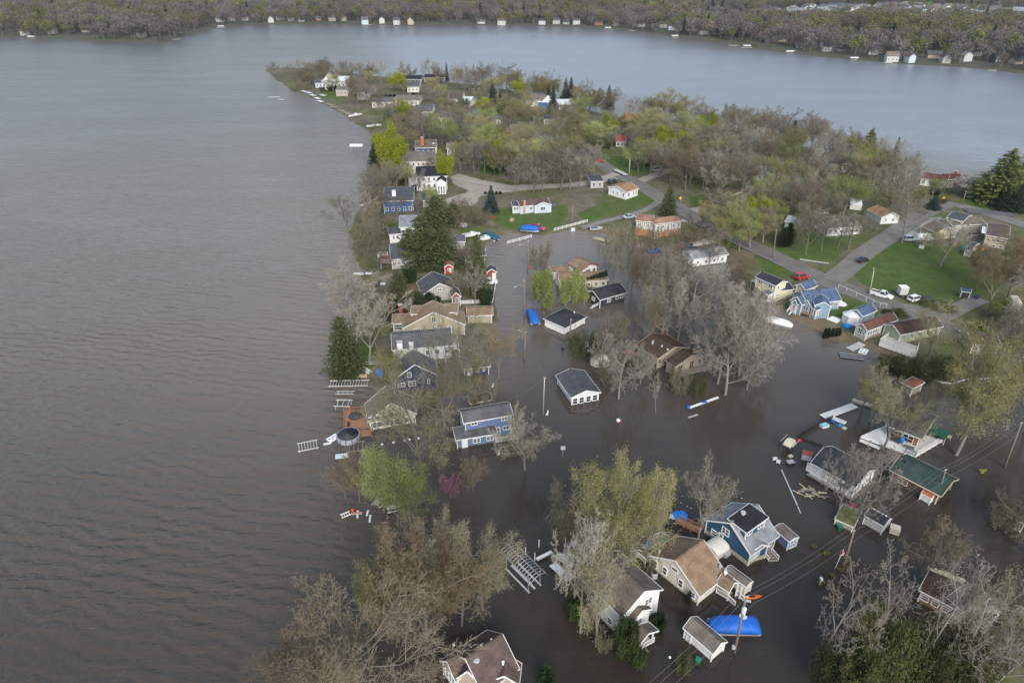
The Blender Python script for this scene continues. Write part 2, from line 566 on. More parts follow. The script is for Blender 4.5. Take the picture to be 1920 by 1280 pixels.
def grid_mesh(name, X, Y, Z):
    ny, nx = X.shape
    v = np.stack([X, Y, Z], -1).reshape(-1, 3)
    i = np.arange(nx * ny).reshape(ny, nx)
    f = np.stack([i[:-1, :-1], i[:-1, 1:], i[1:, 1:], i[1:, :-1]], -1).reshape(-1, 4)
    return np_mesh(name, v, f)


def np_mesh(name, v, f, mi=None, smooth=True):
    me = bpy.data.meshes.new(name)
    k = f.shape[1]
    me.vertices.add(len(v)); me.vertices.foreach_set('co', np.asarray(v, np.float32).ravel())
    me.loops.add(f.size); me.loops.foreach_set('vertex_index', f.astype(np.int32).ravel())
    me.polygons.add(len(f)); me.polygons.foreach_set('loop_start', np.arange(0, f.size, k, dtype=np.int32))
    if mi is not None:
        me.polygons.foreach_set('material_index', mi.astype(np.int32))
    me.polygons.foreach_set('use_smooth', np.full(len(f), smooth))
    me.update(calc_edges=True)
    return me


me = grid_mesh('ground', GXX, GYY, HH)
ca = me.color_attributes.new('cover', 'FLOAT_COLOR', 'POINT')
ca.data.foreach_set('color', np.concatenate([cov.reshape(-1, 3), np.ones((cov.shape[0] * cov.shape[1], 1))], 1).astype(np.float32).ravel())
me.materials.append(ground_material())
tag(link('ground', me), kind='structure')

# ---------------------------------------------------------------- water
FLOOD = poly_px([(690, 800), (880, 720), (930, 520), (1000, 440), (1250, 450), (1600, 640), (2300, 720), (2300, 1500), (1050, 1500), (700, 1280), (830, 1000), (720, 880)])
BAY = poly_px([(700, 140), (960, 150), (1400, 250), (2400, 420), (2400, 160), (1500, 100), (1000, 50), (700, 60)])
wx = np.unique(np.concatenate([np.arange(-340, 440, 6.0), np.linspace(-340, -4500, 22), np.linspace(434, 4500, 22)]))
wy = np.unique(np.concatenate([np.arange(0, 660, 6.0), np.linspace(0, -900, 10), np.linspace(654, 6000, 40)]))
WXX, WYY = np.meshgrid(wx, wy)
fl = np.clip(sdf(FLOOD, WXX, WYY) / 30 + .5, 0, 1)
ba = np.clip(sdf(BAY, WXX, WYY) / 60 + .5, 0, 1)
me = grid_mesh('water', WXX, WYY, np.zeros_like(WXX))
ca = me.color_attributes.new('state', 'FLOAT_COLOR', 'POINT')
sl_ = np.interp(WYY, [40, 60, 81, 108, 152, 233, 430, 700, 1000], [.032, .036, .046, .062, .086, .095, .08, .06, .05])   # brown body strength by distance: low near, highest mid-lake, lower beyond
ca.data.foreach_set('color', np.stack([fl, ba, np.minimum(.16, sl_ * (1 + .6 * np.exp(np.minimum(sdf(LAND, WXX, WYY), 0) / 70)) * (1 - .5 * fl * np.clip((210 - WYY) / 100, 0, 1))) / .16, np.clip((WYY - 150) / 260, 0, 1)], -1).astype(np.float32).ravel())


def water_material():
    m, n, b = _base('lake_water')
    N, L = n.nodes, n.links
    b.inputs['Roughness'].default_value = .06
    b.inputs['IOR'].default_value = 1.333
    b.inputs['Specular IOR Level'].default_value = .5
    at = N.new('ShaderNodeVertexColor'); at.layer_name = 'state'
    sp = N.new('ShaderNodeSeparateColor'); L.new(at.outputs[0], sp.inputs[0])
    tc = N.new('ShaderNodeTexCoord')
    def noise(scale, rot, stretch, detail, rough=.55, dist=0.0):
        mp = N.new('ShaderNodeMapping'); mp.inputs['Rotation'].default_value = (0, 0, rot)
        mp.inputs['Scale'].default_value = (1.0, stretch, 1.0)
        L.new(tc.outputs['Object'], mp.inputs['Vector'])
        q = N.new('ShaderNodeTexNoise'); q.inputs['Scale'].default_value = scale
        q.inputs['Detail'].default_value = detail; q.inputs['Roughness'].default_value = rough
        q.inputs['Distortion'].default_value = dist
        L.new(mp.outputs[0], q.inputs['Vector']); return q.outputs[0]
    def math_(op, a, c):
        q = N.new('ShaderNodeMath'); q.operation = op
        for k, v in ((0, a), (1, c)):
            if isinstance(v, (int, float)): q.inputs[k].default_value = v
            else: L.new(v, q.inputs[k])
        return q.outputs[0]
    def rng_(src, a, c, lo=0.0, hi=1.0):
        r = N.new('ShaderNodeMapRange'); r.inputs[1].default_value, r.inputs[2].default_value = a, c
        r.inputs[3].default_value, r.inputs[4].default_value = lo, hi
        L.new(src, r.inputs[0]); return r.outputs[0]
    big = noise(.16, R(-14), 3.2, 3.0, .5, .3)           # lake chop, crests across the wind
    mid = noise(.5, R(-20), 2.6, 3.0, .55)
    fine = noise(1.6, R(-8), 1.7, 2.0, .5)
    wind = noise(.011, R(40), 3.5, 4.0, .6)              # gusts: rougher and calmer streaks
    rip = noise(.55, R(28), 4.0, 2.0, .5)                # ripples creeping through the flooded streets
    gust = rng_(wind, .35, .65, .4, 1.25)
    lm = N.new('ShaderNodeMapping'); lm.vector_type = 'TEXTURE'; lm.inputs['Rotation'].default_value = (0, 0, R(69)); lm.inputs['Scale'].default_value = (16, 1, 1)
    L.new(tc.outputs['Object'], lm.inputs['Vector'])
    ln = N.new('ShaderNodeTexNoise'); ln.inputs['Scale'].default_value = .3; ln.inputs['Detail'].default_value = 5; ln.inputs['Roughness'].default_value = .6; L.new(lm.outputs[0], ln.inputs['Vector'])
    lane = rng_(ln.outputs[0], .62, .74)                  # foam lines drawn out along the wind
    wm = N.new('ShaderNodeMapping'); wm.vector_type = 'TEXTURE'; wm.inputs['Rotation'].default_value = (0, 0, R(78)); L.new(tc.outputs['Object'], wm.inputs['Vector'])
    wv = N.new('ShaderNodeTexWave'); wv.bands_direction = 'X'; wv.inputs['Scale'].default_value = .13; wv.inputs['Distortion'].default_value = 7.0; wv.inputs['Detail'].default_value = 3; wv.inputs['Detail Scale'].default_value = 1.1; L.new(wm.outputs[0], wv.inputs['Vector'])
    lake = math_('ADD', math_('MULTIPLY', wv.outputs['Fac'], .55), math_('ADD', math_('ADD', math_('MULTIPLY', big, 1.6), math_('MULTIPLY', mid, 1.15)), math_('MULTIPLY', fine, .4)))
    lake = math_('MULTIPLY', lake, gust)
    calm = noise(.02, R(10), 1.5, 3.0, .55)
    flood = math_('MULTIPLY', math_('ADD', math_('MULTIPLY', rip, .5), math_('MULTIPLY', fine, .07)), rng_(calm, .4, .62, .01, .22))
    mx = N.new('ShaderNodeMix'); L.new(sp.outputs[0], mx.inputs[0]); L.new(lake, mx.inputs[2]); L.new(flood, mx.inputs[3])
    bayf = math_('MULTIPLY', mx.outputs[0], rng_(sp.outputs[1], 0, 1, 1.0, .3))
    bp = N.new('ShaderNodeBump'); bp.inputs['Strength'].default_value = 1.0; bp.inputs['Distance'].default_value = .36
    L.new(bayf, bp.inputs['Height']); L.new(bp.outputs[0], b.inputs['Normal'])
    L.new(math_('ADD', rng_(sp.outputs[0], 0, 1, .09, .05), math_('MULTIPLY', at.outputs['Alpha'], .2)), b.inputs['Roughness'])      # chop too small to resolve
    # silty brown, dark tea in streets; bay and far lake painted with reflected sky
    def mixc(fac, a, c):
        q = N.new('ShaderNodeMix'); q.data_type = 'RGBA'
        for k, v in ((6, a), (7, c)):
            if isinstance(v, tuple): q.inputs[k].default_value = (*v, 1)
            else: L.new(v, q.inputs[k])
        L.new(fac, q.inputs[0]); return q.outputs[2]
    amt = math_('MULTIPLY', sp.outputs[2], rng_(wind, .3, .7, .88, 1.1))
    c = mixc(amt, (.0055, .0036, .0022), (.205, .174, .148))
    c = mixc(math_('MULTIPLY', math_('MAXIMUM', sp.outputs[1], math_('MULTIPLY', at.outputs['Alpha'], .6)), .85), c, mixc(sp.outputs[1], (.11, .113, .12), (.165, .185, .225)))  # blue-grey sky reflection painted into the bay and far-lake body colour
    foam = math_('MULTIPLY', math_('MULTIPLY', lane, rng_(sp.outputs[0], 0, 1, .13, .03)), rng_(mid, .35, .6, .2, 1.0))
    c = mixc(foam, c, (.4, .4, .4))
    # drifting scum and leaf litter in the sheltered streets
    scum = math_('MULTIPLY', rng_(noise(.09, 0, 1.6, 9.0, .72, 1.5), .56, .7, 0, .55), sp.outputs[0])
    c = mixc(math_('MULTIPLY', scum, rng_(fine, .45, .65)), c, (.1, .082, .055))
    L.new(c, b.inputs['Base Color'])
    return m


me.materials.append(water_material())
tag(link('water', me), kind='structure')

# ---------------------------------------------------------------- far shore
SHORE_PX = [(-700, 60), (-300, 64), (0, 70), (60, 72), (150, 76), (300, 83), (325, 76), (345, 68), (380, 58), (430, 50), (500, 46.5), (650, 46), (800, 48),
            (960, 48.5), (1060, 51), (1110, 53), (1200, 59), (1260, 70), (1340, 80), (1420, 93), (1500, 103), (1600, 113), (1700, 121), (1800, 126), (1920, 139), (2200, 160), (2700, 200)]
sh = [gp(x, y) for x, y in SHORE_PX]
s_az = np.array([math.atan2(p.x, p.y) for p in sh]); s_d = np.array([math.hypot(p.x, p.y) for p in sh])


def far_h(az, d):
    s = d - np.interp(az, s_az, s_d)
    x, y = d * np.sin(az), d * np.cos(az)
    rise = 1.6 * (1 - np.exp(-np.maximum(s, 0) / 12)) + np.clip(s / 900, 0, 3) * (9 + 7 * vnoise(x, y, 420, 21)) + np.clip(s / 200, 0, 1) * 1.5 * vnoise(x, y, 120, 22)
    return np.where(s > 0, .1 + rise, np.maximum(-1.2, s * .12))


def gf(px, py, dz=0.0):
    z = 2.0
    for _ in range(8):
        P = gp(px, py, z + dz)
        z = float(far_h(np.array(math.atan2(P.x, P.y)), np.array(math.hypot(P.x, P.y))))
    return gp(px, py, z + dz)


az = np.radians(np.linspace(-52, 58, 300))
ds = np.concatenate([[-14, -5, 0, 3, 8, 16, 28, 45, 70], np.arange(100, 1600, 45), np.linspace(1650, 9000, 26)])
AZ, DS = np.meshgrid(az, ds)
DD = np.interp(AZ, s_az, s_d) + DS
me = grid_mesh('far_shore_land', DD * np.sin(AZ), DD * np.cos(AZ), far_h(AZ, DD))
m, n, b = _base('far_land')
N, L = n.nodes, n.links
b.inputs['Roughness'].default_value = 1.0
tc = N.new('ShaderNodeTexCoord')
q = N.new('ShaderNodeTexNoise'); q.inputs['Scale'].default_value = .02; q.inputs['Detail'].default_value = 8; L.new(tc.outputs['Object'], q.inputs['Vector'])
r = N.new('ShaderNodeValToRGB')
for e, (p, c) in zip([r.color_ramp.elements[0], r.color_ramp.elements[1]], [(.35, (.07, .062, .045, 1)), (.62, (.06, .068, .035, 1))]):
    e.position, e.color = p, c
L.new(q.outputs[0], r.inputs[0]); L.new(r.outputs[0], b.inputs['Base Color'])
me.materials.append(m)
tag(link('far_shore_land', me), kind='structure')

# green and tan fields beyond the subdivision
def far_sheet(name, pts, m, n_=14):
    P = [gf(*p) for p in pts]
    mb = MB()
    for i in range(n_ + 1):
        t = i / n_
        a, c = P[0].lerp(P[1], t), P[3].lerp(P[2], t)
        for j in range(5):
            p = a.lerp(c, j / 4)
            z = float(far_h(np.array(math.atan2(p.x, p.y)), np.array(math.hypot(p.x, p.y)))) + .7
            mb.v.append((p.x, p.y, z))
    for i in range(n_):
        for j in range(4):
            k = i * 5 + j
            mb.f.append((k, k + 5, k + 6, k + 1)); mb.m.append(0)
    return tag(mb.obj(name, m, smooth=True), kind='structure'), [Vector(p) for p in P]


FIELD = mat('young_crop', (.06, .13, .03), .95, .15, .01)
STRAW = mat('dry_field', (.3, .26, .17), .95, .2, .01)
_, f1 = far_sheet('crop_field', [(1690, 2), (1960, 6), (1960, 16), (1700, 10)], FIELD)
_, f2 = far_sheet('dry_field', [(1230, 3), (1420, 3), (1330, 11), (1200, 9)], STRAW)
FIELD_POLYS = [np.array([(p.x, p.y) for p in f]) for f in (f1, f2)]

# ---------------------------------------------------------------- roads
ASPH = mat('asphalt', (.155, .146, .134), .92, .26, .22, bump=.2, bscale=8)
ASPH2 = mat('old_asphalt', (.175, .165, .15), .92, .2, .4, bump=.2, bscale=8)
DRIVE = mat('concrete_drive', (.2, .188, .168), .92, .15, .6)
ROADS = []


def road(name, pts, w, m, lift=.07, kerb=None):
    P = [gl(x, y) for x, y in pts]
    # resample smoothly
    Q = []
    for i in range(len(P) - 1):
        p0, p1, p2, p3 = P[max(i - 1, 0)], P[i], P[i + 1], P[min(i + 2, len(P) - 1)]
        k = max(2, int((p2 - p1).length / 2.5))
        for j in range(k):
            t = j / k
            Q.append(.5 * ((2 * p1) + (p2 - p0) * t + (2 * p0 - 5 * p1 + 4 * p2 - p3) * t * t + (3 * p1 - p0 - 3 * p2 + p3) * t ** 3))
    Q.append(P[-1])
    ROADS.append((np.array([(q.x, q.y) for q in Q]), w))
    mb = MB(); kb = [MB(), MB()]
    nc = 5
    rows = []
    for i, q in enumerate(Q):
        d = (Q[min(i + 1, len(Q) - 1)] - Q[max(i - 1, 0)]); d.z = 0; d.normalize()
        s = Vector((d.y, -d.x, 0))
        row = []
        zz = max(land_h(q.x + s.x * k * w / 2, q.y + s.y * k * w / 2) for k in (-1, -.5, 0, .5, 1))
        for c in range(nc):
            o = (c / (nc - 1) - .5) * w
            p = q + s * o
            zc = max(zz - .12, land_h(p.x, p.y)) + lift + .05 * (1 - (2 * o / w) ** 2)
            row.append(len(mb.v)); mb.v.append((p.x, p.y, zc))
        rows.append(row)
    for a, c in zip(rows, rows[1:]):
        for k in range(nc - 1):
            mb.f.append((a[k], a[k + 1], c[k + 1], c[k])); mb.m.append(0)
    o = tag(mb.obj(name, m, smooth=True), kind='structure')
    if kerb:
        for side, kk in ((0, 0), (nc - 1, 1)):
            km = MB()
            for a, c in zip(rows, rows[1:]):
                p, q = Vector(mb.v[a[side]]), Vector(mb.v[c[side]])
                km.beam(p + Vector((0, 0, .03)), q + Vector((0, 0, .03)), .22, .16)
            km.obj('kerb', kerb, o)
    return o


road('road', [(1000, 248), (1060, 272), (1110, 298), (1150, 322), (1195, 345), (1242, 374), (1292, 402), (1350, 434), (1400, 458), (1450, 481), (1510, 509), (1572, 536), (1640, 562), (1705, 588), (1765, 612), (1830, 640), (1900, 672), (2000, 712)], 6.6, ASPH, kerb=mat('worn_kerb', (.24, .225, .2), .95, .3, .8))
road('side_street', [(1560, 526), (1592, 500), (1625, 472), (1664, 446), (1705, 418), (1745, 394), (1775, 383), (1800, 386), (1840, 397), (1880, 409), (1930, 424), (2050, 450)], 6.4, ASPH2, lift=.1)
road('driveway', [(1745, 606), (1775, 590), (1805, 575), (1838, 560)], 4.6, DRIVE, lift=.12)
road('concrete_path', [(1090, 428), (1130, 416), (1172, 406), (1210, 394), (1235, 378)], 2.6, DRIVE, lift=.12)
road('parking_apron', [(1675, 575), (1705, 578), (1750, 588), (1765, 592)], 5.0, ASPH, lift=.14)
road('gravel_lane', [(850, 334), (900, 343), (960, 352), (1040, 350), (1110, 340), (1156, 326)], 4.0, mat('gravel', (.33, .305, .265), .95, .2, 1.0), lift=.12)
road('paved_court', [(1810, 396), (1850, 398), (1900, 404)], 5.0, mat('dark_paving', (.11, .11, .115), .9, .2, .5), lift=.2)

# ================================================================ trees
def tubes(P0, P1, R0, R1, n):
    P0, P1 = np.asarray(P0, float), np.asarray(P1, float)
    R0, R1 = np.asarray(R0, float)[:, None], np.asarray(R1, float)[:, None]
    d = P1 - P0
    d /= np.linalg.norm(d, axis=1, keepdims=True) + 1e-9
    ref = np.where(np.abs(d[:, 2:3]) < .9, np.array([[0, 0, 1.0]]), np.array([[1.0, 0, 0]]))
    a = np.cross(d, ref); a /= np.linalg.norm(a, axis=1, keepdims=True) + 1e-9
    b = np.cross(a, d)
    m = len(P0)
    v = np.empty((m, 2, n, 3))
    for k in range(n):
        t = 2 * math.pi * k / n
        o = a * math.cos(t) + b * math.sin(t)
        v[:, 0, k] = P0 + o * R0
        v[:, 1, k] = P1 + o * R1
    base = (np.arange(m) * 2 * n)[:, None]
    f = []
    for k in range(n):
        k2 = (k + 1) % n
        f.append(np.concatenate([base + k, base + k2, base + n + k2, base + n + k], 1))
    return v.reshape(-1, 3), np.concatenate(f, 0)


def leaf_quads(C, size, r, flat=0.0, elong=1.6):
    """small leaf faces at points C, turned every way"""
    m = len(C)
    nrm = r.normal(size=(m, 3)); nrm[:, 2] += flat
    nrm /= np.linalg.norm(nrm, axis=1, keepdims=True)
    a = np.cross(nrm, r.normal(size=(m, 3))); a /= np.linalg.norm(a, axis=1, keepdims=True) + 1e-9
    b = np.cross(nrm, a)
    s = (size * r.uniform(.6, 1.35, m))[:, None]
    v = np.stack([C - a * s * elong * .5, C + b * s * .5, C + a * s * elong * .5, C - b * s * .5], 1)
    return v.reshape(-1, 3), np.arange(4 * m).reshape(m, 4)


class Grow:
    def __init__(s, seed):
        s.r = random.Random(seed); s.seg = {}; s.tips = []

    def branch(s, p, d, L, r0, lev, P):
        r = s.r
        n = P['segs'][lev]
        wob, trop = P['wob'][lev], P['trop'][lev]
        pts, rad, dirs = [p], [r0], []
        px, py, pz = p
        dx, dy, dz = d
        tip = r0 * P['taper'][lev]
        for i in range(n):
            dx += r.gauss(0, wob); dy += r.gauss(0, wob); dz += r.gauss(0, wob) + trop
            q = math.sqrt(dx * dx + dy * dy + dz * dz) + 1e-9
            dx, dy, dz = dx / q, dy / q, dz / q
            st = L / n
            px, py, pz = px + dx * st, py + dy * st, pz + dz * st
            pts.append((px, py, pz)); rad.append(r0 + (tip - r0) * (i + 1) / n); dirs.append((dx, dy, dz))
        sg = s.seg.setdefault(lev, [])
        for i in range(n):
            sg.append((pts[i], pts[i + 1], rad[i], rad[i + 1]))
        if lev + 1 >= len(P['segs']):
            s.tips.append(pts[-1]); s.tips.append(pts[-2] if n > 1 else pts[0])
            return
        k = P['kids'][lev]
        if isinstance(k, tuple): k = r.randint(*k)
        ph = r.uniform(0, 6.28)
        t0, t1 = P['span'][lev]
        for c in range(k):
            t = t0 + (t1 - t0) * ((c + r.uniform(.1, .9)) / k)
            i = min(n - 1, int(t * n)); u = t * n - i
            a, b = pts[i], pts[i + 1]
            q = tuple(a[j] + (b[j] - a[j]) * u for j in range(3))
            ang = R(r.gauss(P['ang'][lev], P['angv'][lev]))
            ph += 2.4 + r.gauss(0, .4)
            D = Vector(dirs[i])
            A = D.orthogonal().normalized(); B = D.cross(A)
            nd = D * math.cos(ang) + (A * math.cos(ph) + B * math.sin(ph)) * math.sin(ang)
            ll = L * P['ratio'][lev] * r.uniform(.7, 1.2) * (1 - P['short'][lev] * (t - t0) / max(1e-3, 1 - t0))
            rr = min(rad[i] * .75, r0 * P['rr'][lev])
            s.branch(q, tuple(nd), ll, rr, lev + 1, P)


BARK = mat('bark_grey', (.17, .15, .13), .95, .25, 3.0, bump=.5, bscale=9, objvar=.2)
BARKP = mat('bark_pale', (.24, .22, .195), .95, .25, 3.0, bump=.5, bscale=9, objvar=.2)
BARKD = mat('bark_dark', (.1, .082, .066), .95, .25, 3.0, bump=.5, bscale=9)
T_GREY = foliage('twigs_grey_brown', (.176, .16, .13), (.25, .23, .188))
T_BROWN = foliage('twigs_brown', (.155, .125, .088), (.22, .182, .13))
T_PALE = foliage('twigs_pale', (.23, .21, .18), (.305, .28, .242))
T_SNAG = foliage('twigs_bleached', (.2, .175, .15), (.28, .246, .212))
L_OLIVE = foliage('buds_olive', (.225, .21, .068), (.33, .305, .105), transl=.2)
L_OLIVE2 = foliage('buds_grey_olive', (.18, .172, .095), (.25, .24, .14), transl=.2)
L_BRONZE = foliage('buds_bronze', (.185, .134, .073), (.26, .19, .1), transl=.2)
L_LIME = foliage('leaves_lime', (.2, .24, .015), (.33, .36, .03), objvar=.1, transl=.3)
L_GREEN = foliage('leaves_fresh', (.23, .27, .08), (.35, .385, .135), objvar=.12, transl=.3)
L_SHRUB = foliage('leaves_shrub', (.06, .075, .022), (.11, .125, .042), transl=.2)
L_SHRUBD = foliage('leaves_dark_shrub', (.02, .034, .012), (.04, .058, .018))
L_PURPLE = foliage('blossom_purple', (.24, .115, .175), (.32, .17, .245), transl=.2)
L_WHITE = foliage('blossom_white', (.4, .37, .33), (.5, .47, .43), transl=.2)
N_SPRUCE = foliage('needles_spruce', (.018, .032, .018), (.032, .05, .03))
N_BLUE = foliage('needles_blue_spruce', (.035, .055, .05), (.055, .08, .07))
N_PINE = foliage('needles_pine', (.1, .13, .038), (.17, .2, .06))
N_CEDAR = foliage('needles_cedar', (.06, .072, .03), (.1, .112, .048))
N_ARB = foliage('needles_arborvitae', (.018, .036, .012), (.036, .06, .018))

PROTO = {}


def join(parts):
    """[(verts, quads, material index)] -> arrays"""
    V, F, I, b = [], [], [], 0
    for v, f, i in parts:
        V.append(v); F.append(f + b); I.append(np.full(len(f), i)); b += len(v)
    return np.concatenate(V), np.concatenate(F), np.concatenate(I)


def proto(key, tv, tf, cv, cf, ci, tmat, cmats, ctrunk=False):
    """store trunk and crown meshes scaled to unit height and unit half-width"""
    allv = np.concatenate([tv, cv])
    h = np.percentile(cv[:, 2], 99.5)
    c = np.median(cv[:, :2], axis=0)
    w = np.percentile(np.hypot(cv[:, 0] - c[0], cv[:, 1] - c[1]), 93)
    s = np.array([1 / w, 1 / w, 1 / h])
    a = np_mesh('trunk', tv * s, tf); a.materials.append(tmat)
    k = np_mesh('crown', cv * s, cf, ci, smooth=False)
    for m in cmats: k.materials.append(m)
    PROTO[key] = (a, k)


def deciduous(key, seed, P, tmat, twig, leaf=None, nleaf=0, lsize=.16, spread=.25, twr=1.0, lean=(0, 0, 1)):
    g = Grow(seed)
    H = P['H']
    for st in range(P.get('stems', 1)):
        d = Vector(lean) if P.get('stems', 1) == 1 else Vector((math.cos(st * 2.4 + seed) * P['fan'], math.sin(st * 2.4 + seed) * P['fan'], 1))
        d.normalize()
        g.branch((d.x * .25, d.y * .25, -.6), tuple(d), H * P['trunk'], H * P['tr'], 0, P)
    nl = len(P['segs'])
    r = np.random.default_rng(seed)
    tp, cp = [], []
    for lev, sg in g.seg.items():
        a = [np.array([q[i] for q in sg]) for i in range(4)]
        if lev >= 2:
            lo = .0105 * twr if lev == nl - 1 else .015 * twr
            a[2], a[3] = np.maximum(a[2], lo), np.maximum(a[3], lo * .7)
        n = 7 if lev == 0 else 5 if lev == 1 else 3
        v, f = tubes(*a, n)
        (tp if lev < 2 else cp).append((v, f, 0))
    tv, tf, _ = join(tp)
    if leaf is not None:
        T = np.array(g.tips)
        C = T[r.integers(0, len(T), nleaf)] + r.normal(size=(nleaf, 3)) * spread
        v, f = leaf_quads(C, lsize, r)
        cp.append((v, f, 1))
    cv, cf, ci = join(cp)
    proto(key, tv, tf, cv, cf, ci, tmat, [twig] + ([leaf] if leaf else []))


def PP(H=15, trunk=.5, tr=.0135, kids=((7, 9), 6, 6, 7), ang=(42, 40, 42, 45), ratio=(.85, .55, .5, .5), span=((.45, 1), (.25, 1), (.2, 1), (.15, 1)), trop=(.03, .07, .03, .02, 0), **k):
    d = dict(H=H, trunk=trunk, tr=tr, kids=kids, ang=ang, angv=(8, 10, 12, 14), ratio=ratio, span=span,
             segs=(5, 6, 4, 3, 2), wob=(.05, .1, .14, .17, .2), trop=trop, taper=(.55, .3, .35, .4, .5),
             short=(.35, .4, .35, .3), rr=(.42, .4, .45, .5))
    d.update(k)
    if d.get('fine', True):        # one more order of twigs
        d['segs'] = (5, 6, 4, 3, 2, 1)
        for a, x in (('kids', 4), ('ang', 45), ('angv', 14), ('ratio', .55), ('span', (.1, 1)), ('short', .3), ('rr', .6)): d[a] = tuple(d[a]) + (x,)
        for a, x in (('wob', .2), ('trop', d['trop'][-1]), ('taper', .5)): d[a] = tuple(d[a]) + (x,)
    return d


VASE = dict(trunk=.34, kids=((6, 8), 8, 6, 5), ang=(30, 36, 40, 44), ratio=(1.75, .42, .48, .5), span=((.6, 1), (.28, 1), (.2, 1), (.15, 1)), trop=(.02, .03, .03, .02, 0))
ROUND = dict(trunk=.55, kids=((9, 11), 7, 6, 5), ang=(55, 42, 42, 45), ratio=(.75, .52, .5, .5), span=((.3, 1), (.25, 1), (.2, 1), (.15, 1)))
deciduous('bare_a', 11, PP(16, **ROUND), BARK, T_GREY)
deciduous('bare_b', 12, PP(17, **VASE), BARK, T_GREY, L_OLIVE2, 4000, .08)
deciduous('bare_c', 13, PP(15, **{**ROUND, 'trunk': .7, 'ang': (48, 40, 42, 45), 'ratio': (.5, .5, .5, .5)}), BARK, T_GREY)
deciduous('brown_a', 21, PP(13, **{**ROUND, 'ang': (46, 40, 42, 45), 'ratio': (.95, .5, .5, .5)}), BARK, T_BROWN, L_BRONZE, 3500, .08)
deciduous('dome', 23, PP(20, tr=.0095, **{**ROUND, 'trunk': .42, 'kids': ((12, 14), 8, 7, 5), 'ang': (50, 38, 40, 45), 'ratio': (1.0, .46, .48, .5)}), BARK, T_BROWN, L_BRONZE, 5000, .06)
deciduous('brown_b', 22, PP(12, **ROUND), BARK, T_BROWN)
deciduous('pale_a', 31, PP(14, **{**ROUND, 'kids': ((9, 11), 7, 6, 6)}), BARKP, T_PALE, twr=1.15)
deciduous('pale_b', 32, PP(14, **{**VASE, 'kids': ((6, 8), 8, 6, 6)}), BARKP, T_PALE, L_OLIVE2, 4500, .08, twr=1.1)
deciduous('olive_a', 41, PP(16, **VASE), BARKP, T_GREY, L_OLIVE, 24000, .07)
deciduous('olive_b', 42, PP(15, **ROUND), BARK, T_GREY, L_OLIVE2, 15000, .066)
deciduous('olive_c', 43, PP(15, **ROUND), BARK, T_GREY, L_OLIVE, 20000, .07)
deciduous('sparse', 44, PP(16, **VASE), BARK, T_GREY, L_OLIVE, 6000, .066)
deciduous('bronze_a', 51, PP(14, **ROUND), BARK, T_BROWN, L_BRONZE, 15000, .066)
deciduous('bronze_b', 52, PP(14, **VASE), BARK, T_BROWN, L_BRONZE, 11000, .064)
SMALLP = {**ROUND, 'kids': (9, 6, 5, 4), 'fine': False}
deciduous('lime', 61, PP(12, **SMALLP), BARK, T_GREY, L_LIME, 18000, .17, .35)
deciduous('green_a', 62, PP(12, **{**VASE, 'kids': (7, 6, 5, 4), 'fine': False}), BARK, T_GREY, L_GREEN, 8000, .09, .3)
deciduous('green_b', 63, PP(12, **SMALLP), BARK, T_GREY, L_GREEN, 8000, .09, .3)
deciduous('willow', 64, PP(7, **{**SMALLP, 'trop': (.02, .02, -.12, -.22, -.25), 'ratio': (.55, .6, .6, .6)}), BARKP, T_PALE, L_GREEN, 9000, .13, .22)
deciduous('redbud', 65, PP(5, **{**VASE, 'kids': (6, 5, 5, 4), 'fine': False}), BARKD, T_BROWN, L_PURPLE, 2600, .09, .14)
deciduous('blossom', 66, PP(6, **{**VASE, 'kids': (6, 5, 5, 4), 'fine': False}), BARK, T_GREY, L_WHITE, 5000, .12, .16)
SNAG = dict(trunk=.8, kids=((6, 8), 6, 5, 3), ang=(35, 40, 42, 45), ratio=(.5, .5, .5, .5), span=((.25, 1), (.25, 1), (.2, 1), (.15, 1)), trop=(.0, .05, .02, .0, 0))
deciduous('snag_a', 71, PP(14, tr=.0085, **SNAG), BARKP, T_SNAG, twr=1.0, lean=(.12, .05, 1))
deciduous('snag_b', 72, PP(14, tr=.0085, **{**SNAG, 'ratio': (.7, .5, .5, .5), 'trunk': .6}), BARKP, T_SNAG, twr=1.0, lean=(-.2, .05, 1))
BUSH = dict(fine=False, stems=9, fan=.75, trunk=.75, tr=.012, kids=((4, 5), 4, 4, 3), ang=(32, 38, 42, 45), ratio=(.5, .5, .5, .5), span=((.2, 1), (.2, 1), (.15, 1), (.1, 1)))
deciduous('shrub_bare', 81, PP(4, **BUSH), BARK, T_BROWN, L_OLIVE2, 1500, .09, .15, twr=.8)
deciduous('shrub_green', 82, PP(4, **BUSH), BARK, T_BROWN, L_SHRUB, 6500, .095, .28, twr=.9)
deciduous('shrub_dark', 83, PP(3, **BUSH), BARKD, T_BROWN, L_SHRUBD, 9000, .14, .18, twr=.6)


